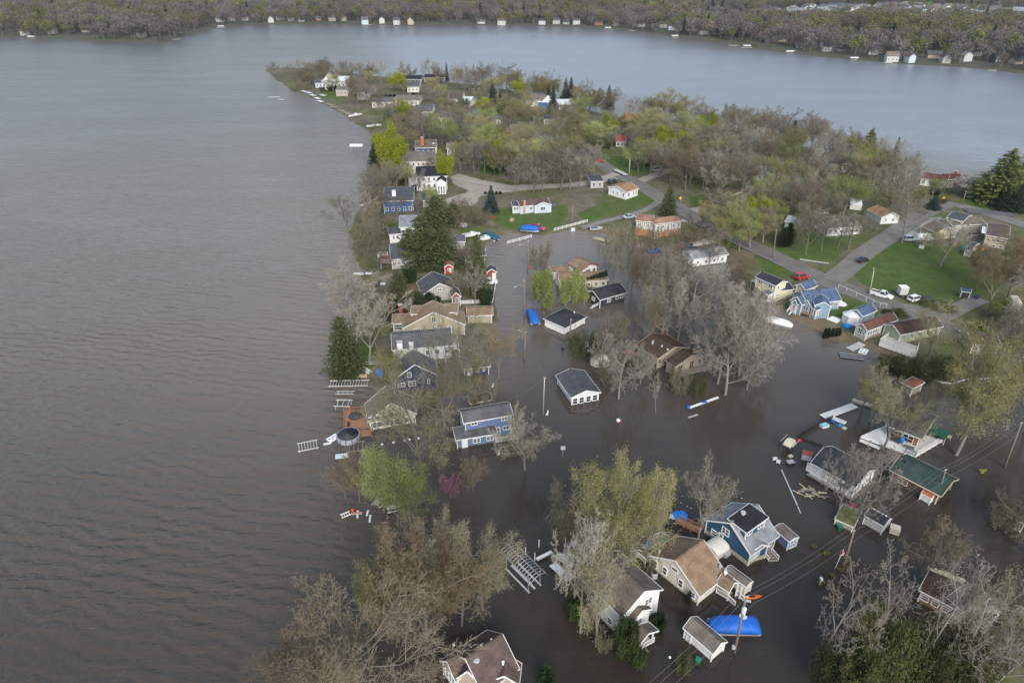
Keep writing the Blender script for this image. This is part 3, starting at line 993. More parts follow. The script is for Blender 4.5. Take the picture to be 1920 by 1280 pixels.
def conifer(key, seed, H, Rb, leaf, droop, dens=1.0, gap=.0, power=1.0, quad=.5, bare=.08, up=0.0):
    r = np.random.default_rng(seed)
    tv, tf = tubes([(0, 0, -.6), (0, 0, H * .5)], [(0, 0, H * .5), (0, 0, H * .98)], [H * .017, H * .01], [H * .01, .02], 6)
    C, segs = [], ([], [], [], [])
    z = H * bare
    while z < H * .985:
        t = (z - H * bare) / (H * (1 - bare))
        Lr = Rb * (1 - t) ** power * r.uniform(.8, 1.12) + .18
        nb = max(4, int(9 * (1 - t * .5) * dens))
        ph = r.uniform(0, 6.28)
        for k in range(nb):
            a = ph + 6.283 * k / nb + r.normal() * .2
            L_ = Lr * r.uniform(.72, 1.12)
            if r.random() < gap: continue
            e = np.array([math.cos(a) * L_, math.sin(a) * L_, -droop * L_ + up * L_ * t])
            p0 = np.array([0, 0, z])
            segs[0].append(p0); segs[1].append(p0 + e); segs[2].append(.03 + .008 * L_); segs[3].append(.012)
            m = max(3, int(L_ * 5.5 * dens))
            for j in range(m):
                u = (j + r.random()) / m
                w = .22 * L_ * (1.1 - u) * 1.3 + .08
                side = np.array([-math.sin(a), math.cos(a), 0]) * r.normal() * w
                C.append(p0 + e * (.12 + .9 * u) + side + np.array([0, 0, r.normal() * .09 - abs(side).sum() * .25]))
        z += H * .028 * r.uniform(.75, 1.3) / dens ** .5
    bv, bf = tubes(*segs, 3)
    C = np.array(C)
    # needle sprays: long narrow faces pointing outwards
    out = C * np.array([1, 1, 0]); out /= np.linalg.norm(out, axis=1, keepdims=True) + 1e-6
    out = out + r.normal(size=C.shape) * .45; out[:, 2] -= droop * .8; out /= np.linalg.norm(out, axis=1, keepdims=True)
    sd_ = np.cross(out, r.normal(size=C.shape) * .6 + np.array([0, 0, 1.0])); sd_ /= np.linalg.norm(sd_, axis=1, keepdims=True) + 1e-6
    s = (quad * r.uniform(.6, 1.3, len(C)))[:, None]
    v = np.stack([C - out * s * .5, C + sd_ * s * .24, C + out * s * .6, C - sd_ * s * .24], 1).reshape(-1, 3)
    f = np.arange(len(v)).reshape(-1, 4)
    cv, cf, ci = join([(bv, bf, 0), (v, f, 1)])
    proto(key, tv, tf, cv, cf, ci, BARKD, [BARKD, leaf])


conifer('spruce', 91, 14, 2.9, N_SPRUCE, .32, 1.25)
conifer('spruce_blue', 92, 12, 2.8, N_BLUE, .22, 1.2)
conifer('white_pine', 93, 18, 5.6, N_PINE, .04, 1.2, .1, .85, .8, .08, .12)
conifer('cedar', 94, 12, 4.2, N_CEDAR, .18, 1.2, .12, .55, .62, .04, .3)
conifer('arborvitae', 95, 5, .75, N_ARB, -1.1, 1.6, 0, .55, .34, .02)

KINDS_ = {'bare': ['bare_a', 'bare_b', 'bare_c'], 'dome': ['dome'], 'brown': ['brown_a', 'brown_b'], 'pale': ['pale_a', 'pale_b'], 'olive': ['olive_a', 'olive_c'],
          'greyolive': ['olive_b'], 'sparse': ['sparse'], 'bronze': ['bronze_a', 'bronze_b'], 'lime': ['lime'], 'green': ['green_a', 'green_b'], 'willow': ['willow'], 'redbud': ['redbud'],
          'blossom': ['blossom'], 'snag': ['snag_a', 'snag_b'], 'shrub_bare': ['shrub_bare'], 'shrub_green': ['shrub_green'], 'shrub_dark': ['shrub_dark'],
          'spruce': ['spruce'], 'blue_spruce': ['spruce_blue'], 'pine': ['white_pine'], 'cedar': ['cedar'], 'arborvitae': ['arborvitae']}
NAMES_ = {'bare': ('bare_tree', 'bare grey-brown tree', 'tree', 'bare grey trees'), 'brown': ('bare_brown_tree', 'bare brown-twigged tree', 'tree', 'bare brown trees'),
          'dome': ('domed_bare_tree', 'wide domed bare brown tree', 'tree', 'domed bare trees'), 'pale': ('pale_bare_tree', 'bare tree with pale silvery twigs', 'tree', 'pale bare trees'), 'olive': ('budding_tree', 'tree budding yellow-olive', 'tree', 'yellow-olive budding trees'),
          'greyolive': ('grey_olive_tree', 'tree hazed with grey-olive buds', 'tree', 'grey-olive budding trees'), 'bronze': ('bronze_tree', 'tree budding bronze-brown', 'tree', 'bronze budding trees'),
          'sparse': ('sparse_tree', 'open-limbed tree with scattered olive buds', 'tree', 'open-limbed budding trees'), 'lime': ('lime_green_tree', 'bright lime-green maple', 'tree', 'lime-green maples'), 'green': ('fresh_green_tree', 'tree in loose fresh green leaf', 'tree', 'fresh green trees'),
          'willow': ('weeping_willow', 'small weeping light-green willow', 'tree', 'small willows'), 'redbud': ('redbud_tree', 'small purple-flowering tree', 'tree', 'purple-flowering trees'),
          'blossom': ('blossom_tree', 'small tree in white blossom', 'tree', 'blossom trees'), 'snag': ('leafless_sapling', 'tall bleached leafless tree', 'tree', 'bleached leafless trees'),
          'shrub_bare': ('bare_shrub', 'bare brown many-stemmed shrub', 'shrub', 'bare shrubs'), 'shrub_green': ('green_shrub', 'leafy green shrub', 'shrub', 'green shrubs'),
          'shrub_dark': ('evergreen_shrub', 'dense dark evergreen shrub', 'shrub', 'dark evergreen shrubs'), 'spruce': ('spruce_tree', 'dark conical spruce', 'tree', 'dark spruces'),
          'blue_spruce': ('blue_spruce', 'blue-grey spruce', 'tree', 'blue spruces'), 'pine': ('white_pine', 'tall open white pine', 'tree', 'pines'),
          'cedar': ('cedar_tree', 'broad dark green cedar', 'tree', 'broad dark cedars'), 'arborvitae': ('arborvitae', 'clipped narrow arborvitae', 'tree', 'narrow arborvitaes')}
TREES = []          # (kind, position, height, half width)


def tree(kind, px, py, top, wpx, minh=0.0):
    """a tree whose foot shows at (px, py), whose top reaches row top, whose crown is wpx pixels wide"""
    P = gl(px, py)
    h = max(z_at(P.y, top) - P.z, minh, .5)
    TREES.append((kind, P, h, wpx * depth(P) / FPX / 2))


def place_trees():
    tr = random.Random(99); seen = {}
    for kind, P, h, hw in TREES:
        key = tr.choice(KINDS_[kind])
        nm, desc, cat, grp = NAMES_[kind]
        wet = land_h(P.x, P.y) < 0.02
        size = ''
        if cat == 'tree' and kind not in ('willow', 'redbud', 'blossom', 'arborvitae', 'snag'):
            size = 'big ' if h > 15 else 'small ' if h < 8.5 else ''
        w_ = ' in flood water' if wet else ''
        lm = [landmark(P, q) for q in range(4)]
        opts = [f'{size}{desc}{w_} near {lm[0]}', f'{desc} near {lm[0]}'] + [f'{size}{desc} between {lm[a]} and {lm[b]}' for a, b in ((0, 1), (0, 2), (1, 2), (0, 3))]
        opts = [q for q in opts if len(q.split()) <= 16]
        lab = next((q for q in opts if q not in seen), opts[-1])
        seen[lab] = 1
        zb = min(0.0, land_h(P.x, P.y)) if wet else land_h(P.x, P.y)
        o = thing(nm, lab, cat, (P.x, P.y, zb - .05), tr.uniform(0, 6.28), grp)
        a, k = PROTO[key]
        sc = (hw, hw * tr.uniform(.94, 1.06), h - zb)
        link('trunk', a, o, scale=sc); link('crown', k, o, scale=sc)

# ================================================================ houses
HOUSES = []          # (centre, short phrase, radius)
WIN = {}
STAIN = mat('flood_stain', (.1, .085, .055), .8, .4, 2.0)


def landmark(P, k=0):
    return sorted(HOUSES, key=lambda h: (h[0] - P).length - h[2])[k][1]


def window_meshes(w, h, frame_m, panes, glass):
    key = (round(w, 2), round(h, 2), frame_m.name, panes, glass.name)
    if key not in WIN:
        t = .11
        f = MB()
        f.box((-w / 2 + t / 2, -.04, 0), (t, .12, h)); f.box((w / 2 - t / 2, -.04, 0), (t, .12, h))
        f.box((0, -.043, h / 2 - t / 2), (w - 2 * t, .12, t)); f.box((0, -.05, -h / 2 + t / 2), (w - 2 * t, .16, t))
        for i in range(1, panes):
            f.box((-w / 2 + w * i / panes, -.035, 0), (t * .8, .1, h - 2 * t))
        if h > .9: f.box((0, -.03, .02), (w - 2 * t, .085, .06))
        p = MB().box((0, -.012, 0), (w - .06, .04, h - .06))
        WIN[key] = (f.mesh('window', frame_m), p.mesh('pane', glass))
    return WIN[key]


def rect_from(A, B, C, z, g=None, land=True):
    """roof rectangle from three eave corners seen at pixels A, B, C, at height z above what it stands on"""
    if g is None:
        M = gp((A[0] + C[0]) / 2, (A[1] + C[1]) / 2, z)
        g = base_h(M.x, M.y)
        M = gp((A[0] + C[0]) / 2, (A[1] + C[1]) / 2, z + g)
        g = base_h(M.x, M.y)
    a, b, c = (gp(*p, z + g) for p in (A, B, C))
    d0 = a + (c - b)
    ctr = (a + c) / 2
    u = ((b - a) + (c - d0)) / 2
    w = ((c - b) + (d0 - a)) / 2
    # square the corner: turn both sides by half the error
    ax = math.atan2(u.y, u.x); aw = math.atan2(w.y, w.x)
    sgn = 1 if (u.x * w.y - u.y * w.x) > 0 else -1
    want = ax + sgn * math.pi / 2
    err = (aw - want + math.pi) % (2 * math.pi) - math.pi
    ax += err / 2
    return ctr, ax, u.length, w.length, sgn, g


class House:
    def __init__(s, name, label, cat, ref, A, B, C, eave, rise, wall, roof, trim=None, roof_type='gable', over=.38, wins=(), group=None, g=None, base=None, foundation=None):
        ctr, ax, L_, W_, sgn, g = rect_from(A, B, C, eave, g)
        s.g, s.wall, s.roof, s.trim = g, wall, roof, trim or WHITE
        s.root = thing(name, label, cat, (ctr.x, ctr.y, g), ax, group)
        s.inv = (Matrix.Translation((ctr.x, ctr.y, g)) @ Matrix.Rotation(ax, 4, 'Z')).inverted()
        s.ax = ax
        s.L, s.W = L_, W_
        HOUSES.append((Vector((ctr.x, ctr.y, g)), ref, max(L_, W_) * .5))
        s.FOOT = [(ctr, ax, L_, W_)]
        FOOT.append((ctr.x, ctr.y, ax, L_ / 2, W_ / 2))
        s.base = base if base is not None else (-.9 if g < .05 else -.5)
        s.main = s.block((0, 0), 0.0, L_, W_, sgn, eave, rise, roof_type, over, wins, foundation=foundation)

    def add(s, A, B, C, eave, rise, roof_type='gable', over=.3, wins=(), wall=None, roof=None, trim=None, foundation=None, walls=True, rough_z=None):
        ctr, ax, L_, W_, sgn, _ = rect_from(A, B, C, eave, s.g)
        p = s.inv @ Vector((ctr.x, ctr.y, s.g))
        FOOT.append((ctr.x, ctr.y, ax, L_ / 2, W_ / 2))
        return s.block((p.x, p.y), ax - s.ax, L_, W_, sgn, eave, rise, roof_type, over, wins, wall, roof, trim, foundation, walls)

    def block(s, at, rz, L_, W_, sgn, eave, rise, roof_type='gable', over=.38, wins=(), wall=None, roof=None, trim=None, foundation=None, walls=True):
        wall, roof, trim = wall or s.wall, roof or s.roof, trim or s.trim
        loc = (at[0], at[1], 0)
        over = min(over, L_ * .2, W_ * .2)
        hx, hy, ix, iy = L_ / 2, W_ / 2, L_ / 2 - over, W_ / 2 - over
        t = .16
        y0 = -sgn                       # AB side lies at y = -sgn * W/2
        sl_ = rise / hy if roof_type in ('gable', 'hip') else rise / W_
        zt = lambda y: eave + ((hy - abs(y)) * sl_ if roof_type in ('gable', 'hip') else (y * sgn + hy) * sl_)
        if walls:
            m = MB()
            za, zb = zt(-iy) - t - .01, zt(iy) - t - .01
            vs = [(-ix, -iy, s.base), (ix, -iy, s.base), (ix, iy, s.base), (-ix, iy, s.base), (-ix, -iy, za), (ix, -iy, za), (ix, iy, zb), (-ix, iy, zb)]
            fs = [(0, 1, 5, 4), (2, 3, 7, 6), (0, 3, 2, 1)]
            if roof_type == 'gable':
                vs += [(-ix, 0, eave + rise - t - .02), (ix, 0, eave + rise - t - .02)]
                fs += [(1, 2, 6, 9, 5), (3, 0, 4, 8, 7)]
            else:
                fs += [(1, 2, 6, 5), (3, 0, 4, 7)]
            m.add(vs, fs)
            m.obj('wall', wall, s.root, loc=loc, rz=rz)
            if foundation:
                fz, fm = foundation
                MB().box((0, 0, (s.base + fz) / 2), (2 * ix + .08, 2 * iy + .08, fz - s.base)).obj('foundation', fm, s.root, loc=loc, rz=rz)
            if s.g < .05 and s.base < -.5:
                MB().box((0, 0, -.05), (2 * ix + .03, 2 * iy + .03, .5)).obj('flood_stain', STAIN, s.root, loc=loc, rz=rz)
            for cx, cy, ch in ((-ix, -iy, za), (ix, -iy, za), (ix, iy, zb), (-ix, iy, zb)):
                cm = MB().box((cx, cy, (s.base + ch) / 2), (.16, .16, ch - s.base))
                cm.obj('corner_board', trim, s.root, loc=loc, rz=rz)
        r = MB()
        if roof_type == 'gable':
            pr = [(-hy, eave), (0, eave + rise), (hy, eave)]
        elif roof_type == 'shed':
            pr = [(-hy, zt(-hy)), (hy, zt(hy))]
        if roof_type == 'hip':
            k = max(.05, hx - hy) if hx > hy else .05
            for dz, rev in ((0, False), (-t, True)):
                vs = [(-hx, -hy, eave + dz), (hx, -hy, eave + dz), (hx, hy, eave + dz), (-hx, hy, eave + dz), (-k, 0, eave + rise + dz), (k, 0, eave + rise + dz)]
                fs = [(0, 1, 5, 4), (2, 3, 4, 5), (1, 2, 5), (3, 0, 4)]
                r.add(vs, [tuple(reversed(f)) for f in fs] if rev else fs)
            r.f += [(0, 6, 7, 1), (1, 7, 8, 2), (2, 8, 9, 3), (3, 9, 6, 0)]; r.m += [0] * 4
        elif roof_type != 'none':
            n = len(pr)
            vs = [(x, y, z + dz) for x in (-hx, hx) for dz in (0, -t) for y, z in pr]
            fs = []
            for i in range(n - 1):
                fs += [(i, 2 * n + i, 2 * n + i + 1, i + 1), (n + i, n + i + 1, 3 * n + i + 1, 3 * n + i)]
                fs += [(i, i + 1, n + i + 1, n + i), (2 * n + i, 3 * n + i, 3 * n + i + 1, 2 * n + i + 1)]
            fs += [(0, n, 3 * n, 2 * n), (n - 1, 3 * n - 1, 4 * n - 1, 2 * n - 1)]
            r.add(vs, fs)
        if roof_type != 'none':
            ro = r.obj('roof', roof, s.root, loc=loc, rz=rz)
            fa = MB()
            e = .03
            if roof_type == 'hip':
                cs = [(-hx - e, -hy - e), (hx + e, -hy - e), (hx + e, hy + e), (-hx - e, hy + e)]
                for i in range(4):
                    a, b = cs[i], cs[(i + 1) % 4]
                    fa.beam((*a, eave - .1), (*b, eave - .1), .05, .2)
            else:
                for y, z in ((pr[0][0], pr[0][1]), (pr[-1][0], pr[-1][1])):
                    fa.beam((-hx, y + (e if y > 0 else -e), z - .1), (hx, y + (e if y > 0 else -e), z - .1), .06, .2)
                for x in (-hx - e, hx + e):
                    for a, b in zip(pr, pr[1:]):
                        fa.beam((x, a[0], a[1] - .09), (x, b[0], b[1] - .09), .06, .22)
                if roof_type == 'gable' and L_ > 5:
                    MB().beam((-hx + .05, 0, eave + rise + .015), (hx - .05, 0, eave + rise + .015), .3, .05).obj('ridge_cap', roof, ro)
            fa.obj('fascia', trim, ro)
        blk = (loc, rz, ix, iy, sgn)
        for wspec in wins:
            s.window(blk, *wspec)
        return blk

    def window(s, blk, side, u, z, w, h, panes=1, glass=None, fm=None, kind='window', col=None):
        """side f (AB), b (opposite), e (end at B), a (end at A); u -1..1 along A->B or B->C"""
        (lx, ly, _), rz, ix, iy, sgn = blk
        if side == 'f': p, r = (u * ix, -sgn * (iy + .02)), (0 if sgn > 0 else math.pi)
        elif side == 'b': p, r = (u * ix, sgn * (iy + .02)), (math.pi if sgn > 0 else 0)
        elif side == 'e': p, r = (ix + .02, u * sgn * iy), math.pi / 2
        else: p, r = (-ix - .02, u * sgn * iy), -math.pi / 2
        c, q = math.cos(rz), math.sin(rz)
        loc = (lx + p[0] * c - p[1] * q, ly + p[0] * q + p[1] * c, z)
        if kind == 'window':
            f, g = window_meshes(w, h, fm or s.trim, panes, glass or GLASS)
            o = link('window', f, s.root, loc, rz + r)
            link('pane', g, o)
        else:
            m = MB().box((0, -.03, 0), (w, .07, h))
            o = m.obj(kind, col or WHITE, s.root, loc=loc, rz=rz + r)
            fr = MB()
            fr.box((-w / 2 - .05, -.03, 0), (.1, .1, h)).box((w / 2 + .05, -.03, 0), (.1, .1, h)).box((0, -.03, h / 2 + .05), (w + .2, .1, .1))
            fr.obj('door_frame', s.trim, o)
            if kind == 'door':
                MB().box((w * .38, -.09, -.05), (.06, .06, .16)).obj('handle', DARK, o)
            else:
                for i in range(1, 4):
                    MB().box((0, -.068, -h / 2 + h * i / 4), (w - .06, .012, .03)).obj('panel_groove', s.trim, o)
        return o

    def chimney(s, x, y, z0, z1, m, w=.8):
        c = MB().box((x, y, (z0 + z1) / 2), (w, w * .9, z1 - z0))
        o = c.obj('chimney', m, s.root)
        MB().box((x, y, z1 + .06), (w + .14, w * .9 + .14, .12)).obj('chimney_cap', CONC, o)
        return o

    def loc_of(s, px, py, z):
        """house-local position of a point seen at a pixel, z above the house's ground"""
        return s.inv @ gp(px, py, z + s.g)

    def vent(s, pxy, z, m=None, r=.14, h=.45):
        p = s.loc_of(*pxy, z)
        MB().lathe((p.x, p.y, p.z - .2), [(r, 0), (r, h), (r * 1.5, h + .02), (r * 1.3, h + .14), (.02, h + .2)], 8).obj('roof_vent', m or GREYM, s.root)


FOOT = []


def autow(n, z, w=1.0, h=1.2, sides='fe', panes=1):
    out = []
    for sd_ in sides:
        k = n if sd_ in 'fb' else max(1, n - 1)
        for i in range(k):
            out.append((sd_, -1 + 2 * (i + .5) / k, z, w, h, panes))
    return out


def rail(parent, pts, h=.95, m=None, step=.5, zb=0.0, post=.1, name='railing'):
    """posts, top and bottom rails and balusters along a local polyline"""
    m = m or WHITE
    mb = MB()
    for a, b in zip(pts, pts[1:]):
        a, b = Vector(a), Vector(b)
        n = max(1, int((b - a).length / 1.8))
        for i in range(n + 1):
            p = a.lerp(b, i / n)
            mb.box((p.x, p.y, p.z + h / 2 + .04), (post, post, h + .08))
        mb.beam(a + Vector((0, 0, h)), b + Vector((0, 0, h)), .09, .06)
        mb.beam(a + Vector((0, 0, .15)), b + Vector((0, 0, .15)), .06, .05)
        k = int((b - a).length / .16)
        for i in range(1, k):
            p = a.lerp(b, i / k)
            mb.box((p.x, p.y, p.z + h / 2 + .07), (.03, .03, h - .16))
    return mb.obj(name, m, parent)


def deck_planks(parent, a, ux, uy, lx, ly, z, m, name='deck_board', w=.5):
    """decking laid as separate boards from corner a along ux (length lx) and uy (width ly)"""
    n = max(1, int(ly / w))
    ang = math.atan2(ux.y, ux.x)
    me = MB().box((0, 0, 0), (lx, ly / n - .025, .05)).mesh(name, m)
    for i in range(n):
        c = a + ux * (lx / 2) + uy * (ly * (i + .5) / n)
        link(name, me, parent, (c.x, c.y, z + random.uniform(-.006, .006)), ang)

# ---------------------------------------------------------------- house colours
S_WHITE = siding('siding_white', (.74, .745, .74)); S_BEIGE = siding('siding_beige', (.7, .64, .55)); S_CREAM = siding('siding_cream', (.62, .57, .46))
S_NAVY = siding('siding_navy', (.035, .09, .165)); S_BLUEGREY = siding('siding_slate_blue', (.145, .205, .37)); S_DKNAVY = siding('siding_dark_navy', (.05, .062, .12))
S_YELLOW = siding('siding_pale_yellow', (.72, .66, .46)); S_COTT = siding('siding_cottage_blue', (.25, .36, .46)); S_TAN = siding('siding_tan', (.42, .36, .27))
S_GREY = siding('siding_grey', (.38, .37, .35)); S_BROWN = siding('siding_brown', (.3, .155, .08)); S_CHAR = siding('siding_charcoal', (.05, .052, .065))
S_SKY = siding('siding_pale_blue', (.5, .57, .66)); S_BLUE = siding('siding_blue', (.055, .13, .28)); S_RED = siding('siding_red', (.42, .06, .035))
S_TAUPE = siding('siding_taupe', (.4, .34, .28)); S_OCHRE = siding('siding_ochre', (.4, .29, .16)); S_STUCCO = siding('stucco_white', (.66, .64, .6)); S_ORANGE = siding('brick_orange', (.4, .18, .09))
R_BROWN = shingle('shingle_brown', (.2, .165, .14)); R_TAN = shingle('shingle_tan', (.36, .25, .165)); R_DARK = shingle('shingle_dark', (.06, .062, .075)); R_GREY = shingle('shingle_grey', (.165, .165, .175))
R_LGREY = shingle('shingle_light_grey', (.37, .39, .42)); R_MAROON = shingle('shingle_maroon_brown', (.17, .12, .11)); R_GREEN = shingle('shingle_green', (.06, .098, .088)); R_BLUE = shingle('shingle_blue', (.125, .18, .29))
R_RUST = shingle('shingle_rust', (.2, .1, .075)); R_RED = shingle('shingle_red', (.17, .06, .05)); R_CHOC = shingle('shingle_chocolate', (.11, .068, .05)); R_TERRA = shingle('shingle_terracotta', (.42, .2, .14))
R_BLACK = shingle('shingle_black', (.035, .037, .045)); R_SLATE = shingle('shingle_slate', (.115, .12, .135)); R_PALE = mat('metal_roof_pale', (.55, .57, .59), .5, .1, 1.0); R_WHITE = mat('membrane_white', (.72, .73, .73), .6, .1, 1.0)
R_GB = shingle('shingle_grey_brown', (.26, .22, .19))

# ---------------------------------------------------------------- foreground
h = House('white_house', 'white two-storey house with brown shingle roof and gabled front porch', 'house', 'the white two-storey house',
          F1(760, 225), F1(1190, 545), F1(790, 761), 4.7, 2.4, S_WHITE, R_BROWN,
          wins=[('e', -.42, 3.75, 1.5, 1.3, 2), ('e', -.5, 1.5, 1.2, 1.1, 1), ('b', .2, 3.4, .9, 1.3), ('b', -.4, 3.4, .9, 1.3), ('b', .5, 1.4, .9, 1.2), ('b', -.5, 1.4, .9, 1.2), ('f', 0, 3.4, .9, 1.2), ('f', .5, 1.5, .9, 1.2)])
h.add(F1(982, 654), F1(1070, 720), F1(860, 850), 3.0, 1.3, wins=[('e', .15, 2.0, 1.5, 1.2, 2)])
pb = h.add(F1(1035, 845), F1(1130, 915), F1(912, 1050), 2.2, 1.2, walls=False)
for q, zz in ((F1(1068, 935), 2.3), (F1(925, 1030), 2.2)):
    p = h.loc_of(*q, 2.1); MB().box((p.x - .1, p.y, .7), (.16, .16, 2.9)).obj('porch_post', WHITE, h.root)
p0, p1 = h.loc_of(*F1(940, 1085), .35), h.loc_of(*F1(1070, 1010), .35)
p2 = h.loc_of(*F1(985, 950), .35)
ux, uy = (p1 - p0), (p2 - p1); ux.z = uy.z = 0
deck_planks(h.root, p0, ux.normalized(), Vector((-ux.y, ux.x, 0)).normalized() * (1 if Vector((-ux.y, ux.x, 0)).dot(uy) > 0 else -1), ux.length, 2.4, .3, CONC)
rail(h.root, [p0 + Vector((0, 0, 0)), p1])
st = MB()
for i in range(4):
    q = p0.lerp(p1, .2) - uy.normalized() * (.3 * i + .2); st.box((q.x, q.y, .2 - .17 * i), (1.1, .32, .06), math.atan2(ux.y, ux.x))
st.obj('porch_steps', WOODG, h.root)

h = House('beige_house', 'beige house with broad tan shingle gable roof and white-railed porch', 'house', 'the beige house with tan roof',
          F2(165, 668), F2(480, 483), F2(1055, 870), 2.35, 3.0, S_BEIGE, R_TAN,
          wins=[('a', -.82, 1.3, 1.1, 1.4, 1), ('a', -.38, 1.5, .9, 1.5, 1), ('a', -.02, 3.2, 1.2, .7, 1), ('a', .28, 1.5, .9, 1.5, 1), ('a', .8, 1.25, .8, 1.1, 1), ('b', -.45, 1.5, .9, 1.1, 1), ('b', -.25, 1.5, .9, 1.1, 1), ('e', 0, 1.5, 1.2, 1.2, 2), ('e', .5, 1.5, 1, 1.2), ('f', 0, 1.4, 2, 1.8, 2)])
h.add(F2(870, 770), F2(1110, 905), F2(1010, 975), 2.45, .1, walls=False, roof_type='shed')
pb = h.add(F2(1010, 890), F2(1165, 958), F2(1030, 1030), 2.2, 1.0, walls=False)
for q in (F2(1022, 1130), F2(1110, 1085), F2(1150, 1110)):
    p = h.loc_of(*q, .2); MB().box((p.x, p.y, 1.0), (.18, .18, 2.7)).obj('porch_post', WHITE, h.root)
pa, pb_, pc = h.loc_of(*F2(905, 1060), .3), h.loc_of(*F2(1022, 1130), .3), h.loc_of(*F2(1115, 1080), .3)
ux = (pb_ - pa); uy = (pc - pb_); ux.z = uy.z = 0
deck_planks(h.root, pa, ux.normalized(), Vector((-ux.y, ux.x, 0)).normalized() * (1 if Vector((-ux.y, ux.x, 0)).dot(uy) > 0 else -1), ux.length, uy.length, .25, WOODG)
rail(h.root, [pa, pb_]); rail(h.root, [pb_, pb_ + (pb_ - pa).normalized() * 1.2 - Vector((0, 0, .5))]); rail(h.root, [pc, pc + (pb_ - pa).normalized() * 1.2 - Vector((0, 0, .5))])
h.vent(F2(312, 640), 3.5); h.vent(F2(945, 795), 3.3); h.vent(F2(1000, 830), 3.0); h.vent(F2(1000, 860), 2.9, WHITE, .2)
BEIGE = h
sh_ = House('garden_shed', 'small cream shed with tan roof beside the beige house porch', 'shed', 'the small cream shed', F2(1060, 790), F2(1312, 938), F2(1225, 985), 2.1, .5, siding('siding_shed_cream', (.68, .62, .45)), R_GB, over=.12)

h = House('blue_house', 'dark blue house with light grey roof and black-roofed upper storey', 'house', 'the dark blue house with grey roof',
          F2(760, 300), F2(1070, 130), F2(1585, 470), 2.7, 3.0, S_NAVY, R_LGREY, foundation=(.75, FOUND),
          wins=[('a', -.15, 3.2, 1.4, 1.3, 2), ('a', -.55, 1.3, 1.6, 1.2, 1, GLASSL), ('a', -.3, 1.3, .9, 1.9, 1, GLASSL), ('e', 0, 3.2, 1.2, 1.2, 2), ('e', -.4, 1.5, 1, 1.2), ('e', .4, 1.5, 1, 1.2), ('b', -.72, 1.5, 1.9, 1.0, 4), ('b', .55, 1.6, 1.5, .8, 2), ('f', 0, 1.5, 1.2, 1.2, 2)])
h.add(F2(1020, 285), F2(1225, 435), F2(1455, 300), 5.7, .5, roof_type='shed', roof=R_BLACK, over=.3, wins=[('e', -.6, 4.9, 1.3, .9, 2), ('e', .55, 4.9, 1.3, .9, 2), ('f', 0, 4.6, .9, .9)])
h.add(F2(1130, 555), F2(985, 455), F2(1075, 400), 2.3, .9, wins=[('f', -.1, 1.35, 1.6, 1.3, 2, GLASSL)])
h.add(F2(1380, 470), F2(1440, 560), F2(1290, 640), 2.75, .8, over=.2, wins=[('e', .45, 1.6, 1.3, 1.0, 3)], foundation=(.75, FOUND))
h.vent(F2(1185, 240), 6.0, GREYM, .3, .5)
p = h.loc_of(*F2(1135, 600), 1.5); MB().tube([(p.x - .1, p.y, -.3), (p.x - .1, p.y, 4.4)], .05, 6).obj('service_mast', GREYM, h.root)
st = MB()
a, b_ = h.loc_of(*F2(1430, 640), .7), h.loc_of(*F2(1500, 730), -.1)
for i in range(4):
    q = a.lerp(b_, i / 3); st.box((q.x, q.y, .62 - .2 * i), (1.4, .4, .08), -.5)
st.obj('steps', WOODG, h.root)
for dx in (-.75, .75): rail(h.root, [a + Vector((dx * .9, -dx * .5, 0)), b_ + Vector((dx * .9, -dx * .5, .1))], .8)
NAVYH = h
House('blue_shed', 'blue shed with grey-brown roof and white-trimmed double door', 'shed', 'the blue shed', F2(1500, 385), F2(1668, 527), F2(1775, 480), 2.0, .35, S_BLUEGREY, R_GB, over=.1,
      wins=[('e', 0, 1.0, 1.3, 1.7, 2, mat('shed_door_blue', (.2, .28, .5), .6, .1))])
h = House('brown_roof_house', 'taupe house under a large brown cross-gabled shingle roof with white trim', 'house', 'the brown cross-gabled house',
      F4(380, 410), F4(840, 165), F4(1280, 595), 3.0, 2.9, S_TAUPE, R_MAROON, wins=[('b', .5, 1.6, 1.2, 1.3, 2), ('b', -.3, 1.6, 1.2, 1.3, 2), ('f', 0, 1.6, 1.2, 1.3, 2), ('e', 0, 1.6, 1, 1.3)])
h.add(F4(265, 495), F4(560, 338), F4(775, 560), 2.8, 1.9, wins=[('a', .35, 1.4, 1.6, 1.7, 2, GLASSL), ('a', -.4, 1.4, .8, 1.5)])
h.add(F4(560, 395), F4(480, 715), F4(790, 800), 2.7, 2.2)
h.add(F4(960, 560), F4(830, 790), F4(1190, 715), 2.7, 1.4, wins=[('e', 0, 1.5, 1.2, 1.4, 2, GLASSL)])
h.vent(F4(725, 500), 5.2, GREYM, .3, .3); h.vent(F4(1045, 530), 4.2, WHITE); h.vent(F4(450, 310), 4.6, WHITE, .12, .25); h.vent(F4(905, 250), 5.6, WHITE, .12, .2); h.vent(F4(780, 320), 5.5, WHITE, .12, .2)
House('white_shed', 'white flooded shed with weathered brown shingle roof beside blue covered pontoon boat', 'shed', 'the white shed with brown roof',
      F5(235, 620), F5(625, 905), F5(820, 780), 1.95, 1.05, S_WHITE, R_GB, over=.22,
      wins=[('f', -.9, .75, .5, 2.1, 1, mat('shed_panel_grey', (.5, .5, .5), .7, .1)), ('f', -.66, .75, .8, 2.1, 1, mat('shed_panel_grey', (.5, .5, .5)))])
